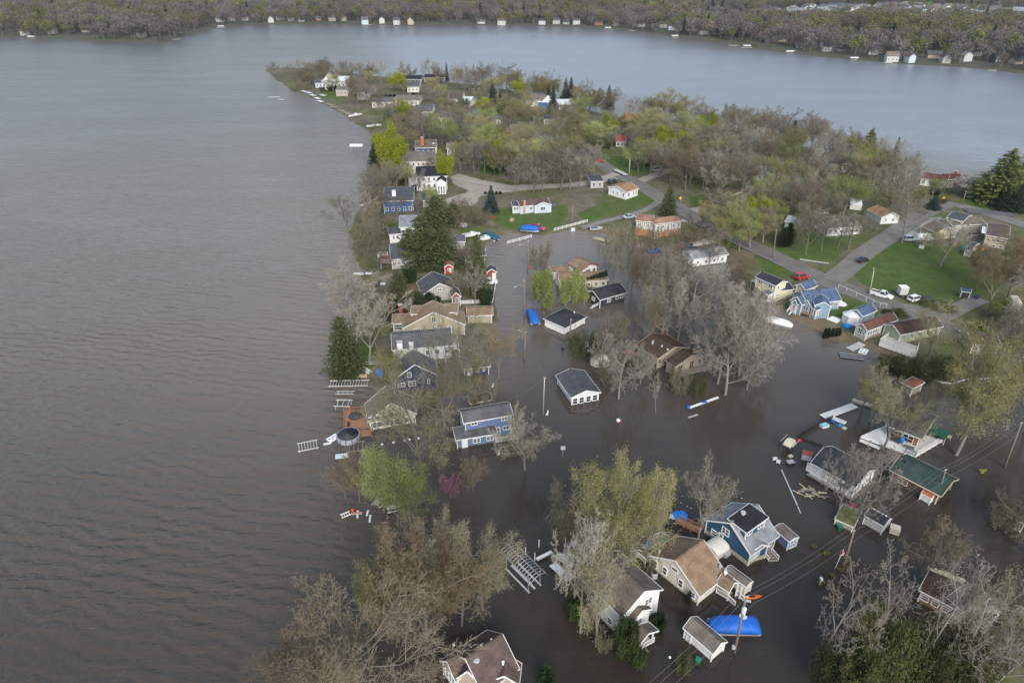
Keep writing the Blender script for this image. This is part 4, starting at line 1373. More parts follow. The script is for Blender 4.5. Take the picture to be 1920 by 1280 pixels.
h = House('stilt_house', 'white house with dark roof raised on posts above the flood', 'house', 'the white stilted house',
      F3(445, 580), F3(840, 785), F3(1040, 640), 3.0, 1.7, S_WHITE, R_DARK, base=.35, over=.3,
      wins=[('e', -.55, 2.0, 1.4, 1.2, 2), ('e', .4, 1.9, 1.0, 1.1), ('f', .55, 1.9, 2.2, .9, 3), ('f', -.55, 1.7, 5.2, 1.7, 5, mat('clear_vinyl', (.7, .7, .69), .3, .15)), ('b', 0, 1.8, 1.2, 1.2, 2), ('a', 0, 1.8, 1.2, 1.2, 2)])
for i in range(7):
    for k in (-1, 0, 1):
        MB().box((-h.L / 2 + .5 + i * (h.L - 1) / 6, k * (h.W / 2 - .5), -.2), (.22, .22, 1.3)).obj('pile', WOODG, h.root)
dk = MB().box((0, 0, .3), (h.L + .3, h.W + .3, .14)); dk.obj('floor_frame', WOODG, h.root)
h = House('green_roof_house', 'open-sided brown house under a long dark green shingle roof', 'house', 'the house with long green roof',
      F3(1105, 640), F3(1570, 850), F3(1755, 722), 2.5, 1.5, siding('siding_dark_brown', (.13, .09, .07)), R_GREEN, over=.6, trim=mat('trim_cream', (.6, .54, .42), .6, .1),
      wins=[('e', 0, 3.0, .7, .7), ('f', -.5, 1.1, 1.6, 1.0, 2), ('b', 0, 1.3, 1.4, 1.2, 2)])
h.vent(F3(1270, 570), 3.9, DARK, .15, .4)
p = h.loc_of(*F3(1655, 770), 3.0)
House('rusty_roof_box', 'small white hut with rust-orange roof at the corner of the green-roofed house', 'hut', 'the small rust-roofed hut', F3(1405, 838), F3(1492, 888), F3(1545, 850), 1.5, .55, S_WHITE, mat('rusty_metal', (.4, .12, .05), .7, .3, 3.0), over=.05, g=0)
h = House('deck_house', 'brown wooden house with wide white deck crowded with furniture', 'house', 'the brown house with white deck',
      F3(1050, 250), F3(1372, 345), F3(1600, 190), 3.0, 1.3, S_BROWN, R_GREY, over=.5,
      wins=[('f', .35, 1.7, 1.9, 1.6, 2), ('f', -.3, 1.7, 1.4, 1.5, 2), ('f', -.75, 1.6, 1.2, 1.4, 1), ('e', .3, 1.8, 1.2, 1.2, 2), ('b', 0, 1.8, 1.2, 1.2, 2), ('a', 0, 1.8, 1, 1.2)])
P0, P1, P2, P3 = (h.loc_of(*q, .75) for q in (F3(890, 350), F3(1350, 525), F3(1590, 385), F3(1130, 245)))
def quad_deck(parent, q, n, m, zt=.12):
    for i in range(n):
        t0, t1 = i / n + .004, (i + 1) / n - .004
        a, b, c, d = q[0].lerp(q[3], t0), q[1].lerp(q[2], t0), q[1].lerp(q[2], t1), q[0].lerp(q[3], t1)
        mb = MB()
        mb.add([*(p for p in (a, b, c, d)), *(p - Vector((0, 0, zt)) for p in (a, b, c, d))], [(0, 1, 2, 3), (7, 6, 5, 4), (0, 4, 5, 1), (1, 5, 6, 2), (2, 6, 7, 3), (3, 7, 4, 0)])
        mb.obj('deck_board', m, parent)
DECKW = mat('deck_white', (.7, .7, .69), .6, .1, 1.0)
quad_deck(h.root, [P0, P1, P2, P3], 16, DECKW)
MB().beam(P0 - Vector((0, 0, .25)), P1 - Vector((0, 0, .25)), .1, .4).obj('deck_fascia', WHITE, h.root); MB().beam(P1 - Vector((0, 0, .25)), P2 - Vector((0, 0, .25)), .1, .4).obj('deck_fascia', WHITE, h.root)
for i in range(6):
    q = P1.lerp(P2, i / 5); MB().box((q.x, q.y, -.1), (.25, .25, 1.4)).obj('deck_post', WOODG, h.root)
    q = P0.lerp(P1, i / 5); MB().box((q.x, q.y, -.1), (.25, .25, 1.4)).obj('deck_post', WOODG, h.root)
rail(h.root, [P1.lerp(P2, .05), P1.lerp(P2, .75)]); rail(h.root, [P1, P1.lerp(P0, .18)], m=DARK)
DECKH = h

# ---------------------------------------------------------------- west strip
h = House('slate_blue_house', 'slate-blue two-storey house with low front wing standing in flood water', 'house', 'the slate-blue two-storey house',
          C6(1245, 494), C6(1540, 437), C6(1505, 358), 4.7, 1.1, S_BLUEGREY, R_GREY, wins=[('f', -.62, 4.0, 1.3, .8, 2), ('f', .72, 4.0, 1.3, 1.0, 2), ('f', .78, 1.7, 1.3, .9, 2), ('f', .42, 1.1, .9, 2.0, 1, GLASSL), ('e', 0, 3.6, 1, 1.2), ('e', 0, 1.3, 1, 1.2), ('b', .3, 3.6, 1, 1.2), ('b', -.3, 3.6, 1, 1.2), ('a', 0, 3.5, 1, 1.2)])
b = h.add(C6(1198, 594), C6(1448, 550), C6(1428, 494), 2.25, .75, roof_type='shed', wins=[('f', 0, 1.2, 1.5, 1.0, 2), ('f', .7, 1.25, 1.5, 1.0, 2), ('a', 0, 1.2, .9, 1.1)])
h.window(b, 'f', -.62, .85, .95, 2.1, kind='door', col=WHITE)
a, c = h.loc_of(*C6(1445, 605), .3), h.loc_of(*C6(1572, 582), .3)
e = h.loc_of(*C6(1555, 540), .3)
quad_deck(h.root, [a, c, e, h.loc_of(*C6(1440, 570), .3)], 5, WOODG)
rail(h.root, [a, c, e])
House('gable_shed', 'brown-roofed low shed behind the slate-blue house', 'shed', 'the low brown-roofed shed', C6(1290, 365), C6(1425, 352), C6(1390, 308), 2.0, .6, S_GREY, R_MAROON)
h = House('cream_house', 'cream house with steep brown-grey gable facing the flooded yard', 'house', 'the cream gabled house',
          E5(430, 830), E5(490, 1005), E5(985, 945), 2.5, 3.6, S_CREAM, R_GB, wins=[('e', -.05, 3.2, .9, 1.2, 1), ('e', -.6, 1.3, .9, 1.3), ('e', -.8, 1.3, .9, 1.3), ('e', -.25, 1.3, .9, 1.3), ('e', -.05, 1.3, .9, 1.3), ('e', .2, 1.3, .9, 1.3), ('e', .6, 1.3, .9, 1.3), ('f', 0, 1.5, 1, 1.2), ('b', 0, 1.5, 1, 1.2), ('a', 0, 3, 1, 1.2)])
p = h.loc_of(*E5(510, 965), 3.2); MB().box((p.x, p.y, p.z), (.7, 1.0, .12)).obj('skylight', WHITE, h.root)
CREAMH = h
h = House('navy_house', 'dark navy house with grey roof and white-framed windows behind tangled limbs', 'house', 'the dark navy lakeside house',
          E5(705, 430), E5(745, 582), E5(1200, 560), 3.2, 3.2, S_DKNAVY, R_GREY, wins=[('e', -.72, 1.5, 1.6, 1.0, 2), ('e', -.2, 1.6, 1.6, 1.2, 2), ('e', .6, 1.7, .6, 1.2), ('e', -.3, 3.8, .9, 1.2), ('f', 0, 1.6, 1.2, 1.2), ('b', 0, 1.6, 1.2, 1.2)])
House('navy_garage', 'dark blue garage with grey roof and white door by the flooded street', 'garage', 'the dark blue garage',
      E5(1430, 487), E5(1708, 463), E5(1672, 362), 2.1, .9, S_DKNAVY, R_GREY, wins=[('f', -.55, .9, 1.1, 1.8, 1, WHITE), ('f', .1, 1.2, .5, .7), ('f', .6, 1.2, .5, .7)])
h = House('grey_roof_house', 'white house with wide grey roof and tall white chimney', 'house', 'the white house with white chimney',
          E5(718, 300), E5(1330, 250), E5(1300, 75), 3.3, 1.8, S_WHITE, R_GREY, wins=autow(6, 1.8, 1.0, 1.2, 'fe') + autow(4, 1.8, 1, 1.2, 'b'))
p = h.loc_of(*E5(805, 330), 2.0); h.chimney(p.x, p.y - .2, -.5, 5.0, WHITE, 1.2)
p = h.loc_of(*E5(912, 265), 3.6); MB().box((p.x, p.y + .3, p.z), (1.0, 1.4, 1.3)).obj('dormer', WHITE, h.root)
q0, q1, q2 = h.loc_of(*E5(1250, 300), 2.6), h.loc_of(*E5(1390, 290), 2.6), h.loc_of(*E5(1370, 175), 2.6)
quad_deck(h.root, [q0, q1, q2, h.loc_of(*E5(1240, 185), 2.6)], 8, CONC); rail(h.root, [q0, q1, q2])
for q in (q0, q1, q2): MB().box((q.x, q.y, 1.0), (.2, .2, 3.2)).obj('balcony_post', WHITE, h.root)
h = House('tan_roof_house', 'grey-tan house with tan cross-gabled roof and brick chimney', 'house', 'the tan-roofed house with brick chimney',
          E4(585, 1085), E4(630, 1225), E4(1390, 1232), 2.6, 3.9, S_TAN, R_TAN, wins=[('e', 0, 4.3, 1.1, 1.5, 2), ('e', -.55, 1.9, 1.5, .7, 3), ('e', 0, 1.9, 1.2, 1.0, 2), ('e', .5, 1.9, .9, .8), ('f', 0, 1.6, 1, 1.1), ('b', 0, 1.6, 1, 1.1)])
h.add(E4(700, 1080), E4(890, 1078), E4(900, 1005), 4.6, .7, roof_type='shed', wins=[('f', 0, 4.0, 1.2, .6)])
h.add(E4(1115, 1060), E4(1275, 1058), E4(1275, 980), 4.6, .7, roof_type='shed', wins=[('f', .3, 4.0, .8, .6)])
h.add(E4(490, 1190), E4(715, 1190), E4(700, 1110), 2.6, .8, roof_type='shed', wins=[('f', -.4, 1.5, 2.2, 1.5, 1)])
p = h.loc_of(*E4(590, 1095), 2.0); h.chimney(p.x, p.y, -.5, 5.0, BRICK, 1.0)
House('tan_garage', 'long tan garage with tan roof along the flooded street', 'garage', 'the long tan garage', E4(1375, 1105), E4(1690, 1088), E4(1685, 975), 2.3, .9, S_TAN, R_TAN, wins=[('e', 0, 1.2, 2.2, 2, 1, S_TAN), ('f', -.4, 1.4, .7, .7)])
h = House('brick_gable_house', 'grey-roofed house with red brick gabled entrance among evergreens', 'house', 'the house with red brick entrance',
          E4(735, 690), E4(875, 825), E4(1300, 800), 2.6, 2.6, S_GREY, R_SLATE, wins=[('e', 0, 3.2, 1.1, .8, 2), ('e', -.5, 1.5, 1.2, 1.2, 2), ('f', 0, 1.5, 1, 1.2)])
h.add(E4(1170, 800), E4(1190, 880), E4(1310, 870), 2.5, 1.3, wall=BRICK, roof=R_MAROON, wins=[('e', .2, 1.5, 1.1, 1.5, 1, GLASSL)])
h = House('red_deck_house', 'grey-roofed house with railed red deck over the lake', 'house', 'the house with red deck',
          E4(495, 415), E4(800, 410), E4(715, 235), 3.1, 2.2, S_GREY, R_SLATE, wins=autow(5, 1.6, 1.1, 1.2, 'f', 2) + [('a', -.4, 1.6, 1.2, 1.6), ('a', .4, 1.6, 1.2, 1.6)])
q = [h.loc_of(*E4(*c), 1.5) for c in ((345, 470), (480, 470), (430, 375), (310, 375))]
quad_deck(h.root, q, 8, mat('deck_red', (.32, .1, .09), .7, .15)); rail(h.root, [q[1], q[0], q[3], q[2]], 1.0)
for c in q: MB().box((c.x, c.y, .3), (.2, .2, 2.4)).obj('deck_post', WHITE, h.root)
h = House('pale_roof_house', 'house with flat pale grey roof beside dark evergreens', 'house', 'the house with pale flat roof',
          E3(565, 935), E3(862, 925), E3(858, 808), 3.4, .7, S_WHITE, R_LGREY, roof_type='shed', wins=autow(4, 1.8, 1, 1.2, 'f'))
h.add(E3(445, 1020), E3(600, 1010), E3(570, 930), 2.7, 1.0, roof_type='hip', roof=R_SLATE, wins=[('f', -.3, 1.5, .7, 1.2), ('f', .4, 1.5, .9, 1.2)])
House('grey_garage', 'grey-roofed garage beside the trailered boats', 'garage', 'the grey garage by the boats', E3(1190, 1110), E3(1360, 1105), E3(1360, 1020), 2.6, .8, S_GREY, R_GREY)
House('charcoal_garage', 'charcoal garage with grey roof and white corner trim', 'garage', 'the charcoal garage', E4(1350, 390), E4(1610, 375), E4(1580, 285), 2.5, 1.1, S_CHAR, R_SLATE, wins=[('f', -.4, 1.1, 2.4, 2.0, 1, S_CHAR), ('f', .5, 1.1, 2.0, 2.0, 1, S_CHAR)])
House('red_shed', 'small red building with white door at the flooded street edge', 'shed', 'the small red street-side building', E4(1600, 520), E4(1620, 575), E4(1750, 580), 2.3, 1.0, S_RED, R_SLATE, wins=[('e', .5, 1.0, .9, 1.9, 1, WHITE)])
House('red_playhouse', 'tiny red playhouse with white gable and railing', 'playhouse', 'the tiny red playhouse', E4(1115, 470), E4(1105, 515), E4(1212, 512), 2.4, .8, S_RED, R_TERRA, over=.12, wins=[('e', -.1, 1.5, .5, .7), ('e', .4, 1.3, .5, 1.4, 1, WHITE)])
h = House('blue_lake_house', 'bright blue house with grey roof and white chimney by the lake', 'house', 'the bright blue lake house',
          E3(372, 622), E3(745, 615), E3(745, 490), 4.2, 1.3, S_BLUE, R_SLATE, roof_type='shed', wins=autow(5, 1.2, 1.0, 1.4, 'f') + [('a', 0, 2, 1.2, 1.2)])
p = h.loc_of(*E3(505, 545), 5.0); h.chimney(p.x, p.y, 2, 6.6, WHITE, 1.3)
h.add(E3(860, 610), E3(1080, 600), E3(1010, 520), 3.0, 1.2, roof_type='hip', wall=S_GREY)
h = House('white_mansion', 'large white house with dark hipped roof and tall glazed bay', 'house', 'the large white house with dark hip roof',
          E3(760, 330), E3(1150, 320), E3(1135, 195), 5.4, 1.8, S_WHITE, R_BLACK, roof_type='hip', wins=autow(6, 4.2, .9, 1.3, 'f') + autow(6, 1.6, .9, 1.4, 'f') + autow(3, 3, .9, 1.3, 'ae'))
h.add(E3(1020, 350), E3(1010, 400), E3(1130, 400), 4.6, 1.4, wins=[('e', -.6, 1.8, .8, 3.2, 1, GLASSL), ('e', 0, 1.8, .8, 3.2, 1, GLASSL), ('e', .6, 1.8, .8, 3.2, 1, GLASSL)], roof=R_BLACK)
q = [h.loc_of(*E3(*c), 3.0) for c in ((700, 430), (830, 410), (800, 330), (680, 340))]
quad_deck(h.root, q, 6, CONC); rail(h.root, [q[1], q[0], q[3], q[2]], 1.0)
for c in q: MB().box((c.x, c.y, 1.2), (.3, .3, 3.6)).obj('balcony_post', WHITE, h.root)
h = House('white_column_house', 'white house with brown hipped roof and columned lakeside porch', 'house', 'the white house with columned porch',
          E3(640, 150), E3(1012, 140), E3(1000, 15), 5.0, 1.6, S_STUCCO, R_GB, roof_type='hip', wins=autow(6, 3.8, .9, 1.2, 'f') + autow(3, 3.5, .9, 1.3, 'a') + autow(3, 1.5, .9, 1.3, 'a'))
for i in range(5):
    p = h.loc_of(*E3(530 + i * 32, 160 + i * 18), 3.6); MB().tube([(p.x, p.y, -.3), (p.x, p.y, p.z)], .22, 8).obj('column', WHITE, h.root)
p = h.loc_of(*E3(590, 200), 3.8); MB().box((p.x, p.y, p.z), (4, 5, .3)).obj('porch_roof', WHITE, h.root)
p = h.loc_of(*E3(840, 190), 2); h.chimney(p.x, p.y - .4, -.5, 3.6, BRICK, 1.0)
h = House('navy_chimney_house', 'navy house with brown roof and tall orange brick chimney', 'house', 'the navy house with orange chimney',
          E1(1490, 1000), E1(1702, 998), E1(1690, 922), 3.4, 2.0, S_DKNAVY, R_BROWN, wins=autow(4, 1.6, .9, 1.2, 'f'))
p = h.loc_of(*E1(1560, 1005), 2.5); h.chimney(p.x, p.y, -.5, 7.4, mat('brick_bright', (.45, .13, .05), .9, .2, 4), 1.3)
h.add(E1(1640, 960), E1(1640, 985), E1(1705, 985), 3.2, 1.8, wall=WHITE, wins=[('e', 0, 3.4, 1.2, 1.2, 2)])

# ---------------------------------------------------------------- middle of the peninsula
h = House('pale_cottage', 'pale blue-white cottage with brown roof on a mown lawn', 'house', 'the pale cottage on the lawn',
          D8(300, 352), D8(522, 322), D8(482, 284), 2.7, 1.2, S_SKY, R_MAROON, wins=[('f', -.3, 1.5, 1.3, 1.0, 2), ('f', .8, 1.5, .8, .9), ('e', 0, 1.5, 1, 1)])
h.add(D8(405, 320), D8(400, 352), D8(520, 332), 2.65, 1.3, wins=[('e', 0, 1.5, 1.8, 1.3, 2)])
h.add(D8(240, 347), D8(328, 345), D8(322, 318), 2.5, .6, roof_type='shed', roof=R_SLATE, wins=[('f', -.6, 1.5, .8, 1.1), ('f', -.1, 1.5, .8, 1.1), ('f', .6, 1.1, .8, 1.9, 1, WHITE)])
p = h.loc_of(*D8(332, 330), 3.3); h.chimney(p.x, p.y, 0, 4.4, mat('brick_tan', (.5, .24, .12), .9, .2, 4), .7)
House('corner_cottage', 'white cottage with orange-tan roof on the grassy corner by the road', 'house', 'the white cottage with orange-tan roof',
      D8(1096, 243), D8(1192, 212), D8(1056, 172), 2.9, 1.3, S_WHITE, shingle('shingle_orange_tan', (.44, .26, .15)), wins=[('a', -.75, 1.5, .9, 1.3), ('a', -.1, 1.5, .7, 1.3), ('a', .4, 1.5, .7, 1.3), ('f', -.5, 1.5, 1.1, 1.4), ('f', .3, 1.5, .8, 1.4), ('f', .75, 1.4, .8, 1.6), ('e', 0, 1.5, 1, 1.2)])
h = House('tudor_house', 'half-timbered white and brick house with salmon-tan roofs', 'house', 'the half-timbered house',
          C4(885, 76), C4(1063, 47), C4(1012, 13), 4.9, 1.1, S_STUCCO, shingle('shingle_salmon', (.43, .25, .17)), roof_type='hip', wins=autow(5, 3.6, .8, 1.0, 'f') + autow(3, 1.2, 1, 1.1, 'f') + autow(2, 3.6, .8, 1, 'e'), foundation=(1.9, S_ORANGE))
tb = h.add(C4(750, 50), C4(868, 57), C4(884, 12), 4.9, 1.0, roof_type='hip', foundation=(1.9, S_ORANGE), wins=autow(2, 3.6, .8, 1.0, 'fa'), roof=shingle('shingle_pink', (.46, .25, .19)))
TIMB = mat('timber_brown', (.13, .075, .045), .9, .2)
def timbers(blk):
    loc, rz, ix, iy, sgn = blk
    for k in range(9):
        x = -ix + 2 * ix * k / 8
        MB().box((x, -sgn * (iy + .04), 3.4), (.16, .06, 2.6)).obj('timber', TIMB, h.root, loc=loc, rz=rz)
    for sgx in (-1, 1):
        for k in range(5):
            MB().box((sgx * (ix + .04), -iy + 2 * iy * k / 4, 3.4), (.06, .16, 2.6)).obj('timber', TIMB, h.root, loc=loc, rz=rz)
    for zz in (2.1, 4.5):
        MB().box((0, -sgn * (iy + .045), zz), (2 * ix, .06, .16)).obj('timber', TIMB, h.root, loc=loc, rz=rz)
timbers(h.main); timbers(tb)
House('maroon_gable_garage', 'white garage with tan roof and maroon gable in the flood', 'garage', 'the white garage with maroon gable',
      D8(662, 775), D8(760, 832), D8(884, 786), 2.7, 1.3, S_WHITE, R_TAN, trim=mat('trim_maroon', (.22, .04, .06), .6), wins=[('e', -.2, 1.2, 1.6, 1.8, 2, GLASSL), ('e', .6, 1.5, .7, .9, 1), ('f', 0, 1.5, 1, 1)])
h = House('tan_flood_house', 'low tan-roofed house with white deck behind a row of arborvitae', 'house', 'the low tan-roofed flooded house',
          D8(780, 914), D8(957, 896), D8(920, 826), 2.4, 1.1, S_CREAM, R_TAN, wins=autow(3, 1.3, 1, 1, 'f'))
h.add(D8(556, 842), D8(695, 838), D8(645, 790), 2.4, .9, roof_type='hip', wins=[('f', -.5, 1.4, .9, 1), ('a', 0, 1.4, .8, 1)])
h.add(D8(600, 900), D8(780, 905), D8(740, 835), 2.5, .9, wins=[('f', 0, 1.3, 1, 1)])
q = [h.loc_of(*D8(*c), .8) for c in ((565, 905), (655, 985), (690, 945), (610, 870))]
quad_deck(h.root, q, 6, mat('deck_cream', (.55, .5, .42), .7, .15)); MB().beam(q[0] - Vector((0, 0, .4)), q[1] - Vector((0, 0, .4)), .1, .8).obj('deck_skirt', mat('deck_cream', (0, 0, 0)), h.root)
h = House('navy_ranch', 'charcoal-navy ranch house with dark roof and white trim in the flood', 'house', 'the charcoal ranch house',
          C4(515, 574), C4(706, 526), C4(600, 471), 2.7, 1.35, S_CHAR, R_DARK, wins=[('a', 0, 1.7, 1.3, 1.1, 3), ('f', .35, 1.7, 1.0, .9), ('f', .75, 1.7, 1.3, .9, 2), ('f', -.3, 1.6, 1.3, 1.0, 2)])
a, b_ = h.loc_of(*C4(515, 600), 1.0), h.loc_of(*C4(455, 628), .1)
st = MB()
for i in range(6):
    q = a.lerp(b_, i / 5); st.box((q.x, q.y, q.z), (.9, .3, .07), .6)
st.obj('steps', WHITE, h.root); rail(h.root, [a + Vector((0, -.5, 0)), b_ + Vector((0, -.5, 0))], .8)
h = House('hip_garage', 'white two-car garage with dark hipped roof surrounded by water', 'garage', 'the white garage with dark hip roof',
          C4(155, 700), C4(288, 772), C4(410, 688), 2.05, 1.3, S_WHITE, R_DARK, roof_type='hip', wins=[('f', -.4, .7, 3.2, 1.6, 1, WHITE), ('f', .55, .7, 2.6, 1.6, 1, WHITE), ('e', 0, .9, .9, 1.4, 1, S_GREY)])
h.vent(C4(345, 660), 3.1, WHITE, .12, .3); h.vent(C4(280, 670), 3.2, DARK, .12, .3)
House('white_long_building', 'long white building with grey gable roof and four glazed bays', 'garage', 'the long white grey-roofed building',
      C4(213, 1078), C4(325, 1226), C4(529, 1194), 2.1, 1.15, siding('siding_cool_white', (.68, .72, .76)), R_SLATE, wins=[('e', u, .85, 1.15, 1.5, 1) for u in (-.75, -.27, .25, .74)] + [('f', -.6, 1.1, .7, .6), ('f', 0, 1.1, .7, .6)])
h = House('brown_deck_house', 'taupe house with chocolate-brown roof, skylight strips and raised deck', 'house', 'the chocolate-roofed taupe house',
          C4(795, 880), C4(906, 986), C4(1065, 885), 3.2, 1.5, siding('siding_warm_taupe', (.44, .37, .3)), R_CHOC, trim=mat('trim_tan', (.45, .38, .3), .7), over=.5,
          wins=[('f', -.1, 1.9, 1.0, 1.3), ('f', .3, 1.9, 1.0, 1.3), ('e', -.85, 1.9, .8, 1.3), ('b', 0, 1.8, 1.2, 1.2), ('a', 0, 1.8, 1.2, 1.2)])
h.add(C4(935, 972), C4(1012, 1014), C4(1240, 950), 3.0, 1.5, over=.4, wins=[('e', -.65, 1.6, 1.3, 2.0, 2), ('e', .15, 1.7, 1.3, 2.0, 2), ('e', .7, 1.8, .8, 1.2)])
for c in ((868, 858), (930, 880), (968, 903)):
    p = h.loc_of(*C4(*c), 4.2); MB().box((p.x, p.y, p.z), (.35, 1.3, .25), 0.7).obj('skylight', R_PALE, h.root)
q = [h.loc_of(*C4(*c), 1.1) for c in ((1010, 1062), (1048, 1085), (1255, 1035), (1215, 1015))]
quad_deck(h.root, q, 4, WOODG); rail(h.root, [q[0], q[1], q[2]], 1.0, WOODG)
for c in q: MB().box((c.x, c.y, .1), (.2, .2, 2.0)).obj('deck_post', WOODG, h.root)
a, b_ = h.loc_of(*C4(1085, 1085), 1.0), h.loc_of(*C4(1100, 1135), 0)
st = MB()
for i in range(5):
    c = a.lerp(b_, i / 4); st.box((c.x, c.y, c.z), (1.1, .3, .07), .4)
st.obj('steps', WOODG, h.root)

# ---------------------------------------------------------------- east side
h = House('yellow_house', 'pale yellow two-storey house with charcoal roof and blue-roofed bay', 'house', 'the pale yellow two-storey house',
          F8(176, 152), F8(403, 240), F8(534, 205), 5.0, .9, S_YELLOW, R_DARK, wins=[('f', -.62, 4.0, .8, .9, 1), ('f', -.42, 4.0, .8, .9, 1), ('f', .42, 4.0, .8, .9, 1), ('f', .62, 4.0, .8, .9, 1), ('f', -.75, 1.7, .8, 1, 1), ('f', -.55, 1.7, .8, 1, 1), ('e', -.4, 4.0, .8, .9), ('e', -.5, 1.8, .7, .6), ('e', -.2, 1.8, .7, .6), ('b', 0, 4, 1, 1)])
h.add(F8(262, 305), F8(330, 325), F8(385, 318), 2.6, .8, roof_type='hip', roof=R_BLUE, over=.15, wins=[('f', .1, 1.4, 1.3, 1.3, 1), ('e', 0, 1.4, .7, 1.2)])
h.add(F8(430, 300), F8(565, 272), F8(520, 225), 2.9, .9, roof_type='shed')
MB().box((-h.L / 2 - 1.2, 1.0, 2.4), (2.6, 3.0, .12)).obj('awning', WHITE, h.root)
for sx in (-2.3, -.2): MB().box((-h.L / 2 + sx, -.3, 1.0), (.12, .12, 2.8)).obj('awning_post', WHITE, h.root)
House('yellow_garage', 'pale yellow garage with blue-grey roof', 'garage', 'the pale yellow garage', F8(690, 280), F8(832, 243), F8(712, 202), 2.6, 1.2, S_YELLOW, R_BLUE, wins=[('a', 0, 1.5, .8, .9), ('f', .2, 1.6, 1.4, .8, 2), ('e', 0, 1.2, 2.4, 2, 1, WHITE)])
h = House('blue_cottage', 'sky-blue cottage with blue roof, many small gables and a sunroom', 'house', 'the sky-blue cottage',
          F8(712, 440), F8(1022, 378), F8(895, 262), 2.9, 2.0, S_COTT, R_BLUE, wins=[('f', .8, 1.7, 1.1, 1.2, 2), ('e', 0, 1.7, 1.1, 1.2, 2), ('b', 0, 1.7, 1.1, 1.2, 2)])
h.add(F8(700, 330), F8(512, 380), F8(650, 425), 2.7, 1.7, wins=[('e', -.1, 1.4, .9, 1.2)])
h.add(F8(625, 380), F8(548, 408), F8(612, 432), 2.5, 1.2, over=.2, wins=[('e', 0, 1.1, 1.0, 2.0, 1, mat('door_red', (.55, .2, .16), .6))])
h.add(F8(740, 380), F8(652, 412), F8(745, 448), 2.6, 1.4, over=.25, wins=[('e', 0, 1.5, 1.5, 1.3, 2)])
h.add(F8(840, 390), F8(748, 446), F8(872, 420), 3.4, 1.2, over=.2)
h.add(F8(745, 457), F8(805, 484), F8(957, 448), 2.5, 1.2, roof_type='hip', over=.15, wins=[('f', -.4, 1.4, .8, 1.3), ('f', .4, 1.4, .8, 1.3)] + [('e', u, 1.5, .62, 1.3) for u in (-.82, -.5, -.18, .14, .46, .78)])
h.vent(F8(835, 300), 4.5, DARK, .14, .35); h.vent(F8(720, 345), 4.0, DARK, .14, .35); h.vent(F8(830, 425), 3.3, DARK, .14, .3)
a, b_ = h.loc_of(*F8(580, 470), .7), h.loc_of(*F8(540, 520), 0)
st = MB()
for i in range(5):
    c = a.lerp(b_, i / 4); st.box((c.x, c.y, c.z), (1.6, .35, .1), .7)
st.obj('steps', WHITE, h.root); rail(h.root, [a + Vector((-.7, .4, 0)), b_ + Vector((-.7, .4, 0))], .9); rail(h.root, [a + Vector((.7, -.4, 0)), b_ + Vector((.7, -.4, 0))], .9)
q = [h.loc_of(*F8(*c), .4) for c in ((640, 510), (745, 545), (760, 520), (655, 485))]
quad_deck(h.root, q, 4, WOODO)
House('blue_garage', 'sky-blue garage with blue roof beside white party tent', 'garage', 'the sky-blue garage', F8(1262, 542), F8(1430, 492), F8(1286, 440), 2.5, 1.1, S_COTT, R_BLUE, wins=[('a', .3, 1.3, .9, 1.0), ('f', 0, 1.4, .8, .8)])
h = House('brown_roof_ranch', 'pale grey ranch house with long rust-brown roof and row of windows', 'house', 'the rust-roofed ranch house',
          F8(1302, 686), F8(1645, 588), F8(1505, 533), 2.5, 1.25, siding('siding_dove', (.5, .47, .43)), R_RUST, wins=[('a', -.5, 1.4, .9, 1.2), ('a', .15, 1.5, 1.8, 1.4, 2), ('a', .75, 1.4, .8, 1.1)] + [('f', u, 1.4, .9, 1.2) for u in (-.85, -.68, -.5, -.32)] + [('f', 0, 1.2, .9, 1.9, 1, WHITE)])
q = [h.loc_of(*F8(*c), .15) for c in ((1330, 770), (1460, 735), (1470, 700), (1400, 715))]
quad_deck(h.root, q, 5, mat('deck_mauve', (.25, .19, .17), .8, .2))
h = House('hidden_ranch', 'brown-roofed house with white-railed deck behind a leafing tree', 'house', 'the white-railed deck house',
          E8(690, 790), E8(1110, 700), E8(930, 600), 2.6, 1.3, siding('siding_sage', (.42, .45, .3)), R_CHOC, wins=autow(5, 1.5, 1.1, 1.3, 'f', 2))
q = [h.loc_of(*E8(*c), .7) for c in ((475, 860), (840, 990), (860, 900), (560, 800))]
quad_deck(h.root, q, 8, mat('deck_cream', (0, 0, 0)))
MB().beam(q[0] - Vector((0, 0, .5)), q[1] - Vector((0, 0, .5)), .08, .9).obj('deck_skirt', WHITE, h.root); rail(h.root, [q[0], q[0].lerp(q[1], .33)], 1.0); rail(h.root, [q[0].lerp(q[1], .42), q[1], q[2]], 1.0); rail(h.root, [q[0], q[3]], 1.0)
House('maroon_roof_house', 'maroon-roofed house half hidden by budding trees', 'house', 'the maroon-roofed house', E8(1385, 895), E8(1640, 880), E8(1570, 745), 2.6, 1.4, S_TAN, R_MAROON, wins=autow(3, 1.4, 1, 1.1, 'fa'))
h = House('red_roof_house', 'white house with long red-brown roof on the bay shore', 'house', 'the white red-roofed bay house',
          E7(876, 397), E7(1142, 434), E7(1190, 372), 2.8, 1.2, S_WHITE, R_RED, wins=[('f', -.75, 1.5, 1.2, 1.3, 2), ('f', -.1, 1.5, 1.1, 1.2, 2), ('f', .3, 1.5, 1, 1.2, 2), ('f', .8, 1.5, 1, 1.2)])
h.add(E7(1130, 415), E7(1290, 398), E7(1230, 352), 2.8, 1.2, wall=BRICK)
p = h.loc_of(*E7(1232, 360), 3.6); h.chimney(p.x, p.y, 0, 5.0, BRICK, 1.1)
House('dark_red_house', 'dark red-roofed house behind bare trees on the bay', 'house', 'the dark red-roofed house', E7(600, 345), E7(752, 342), E7(715, 262), 3.2, 2.2, S_BROWN, R_RED)
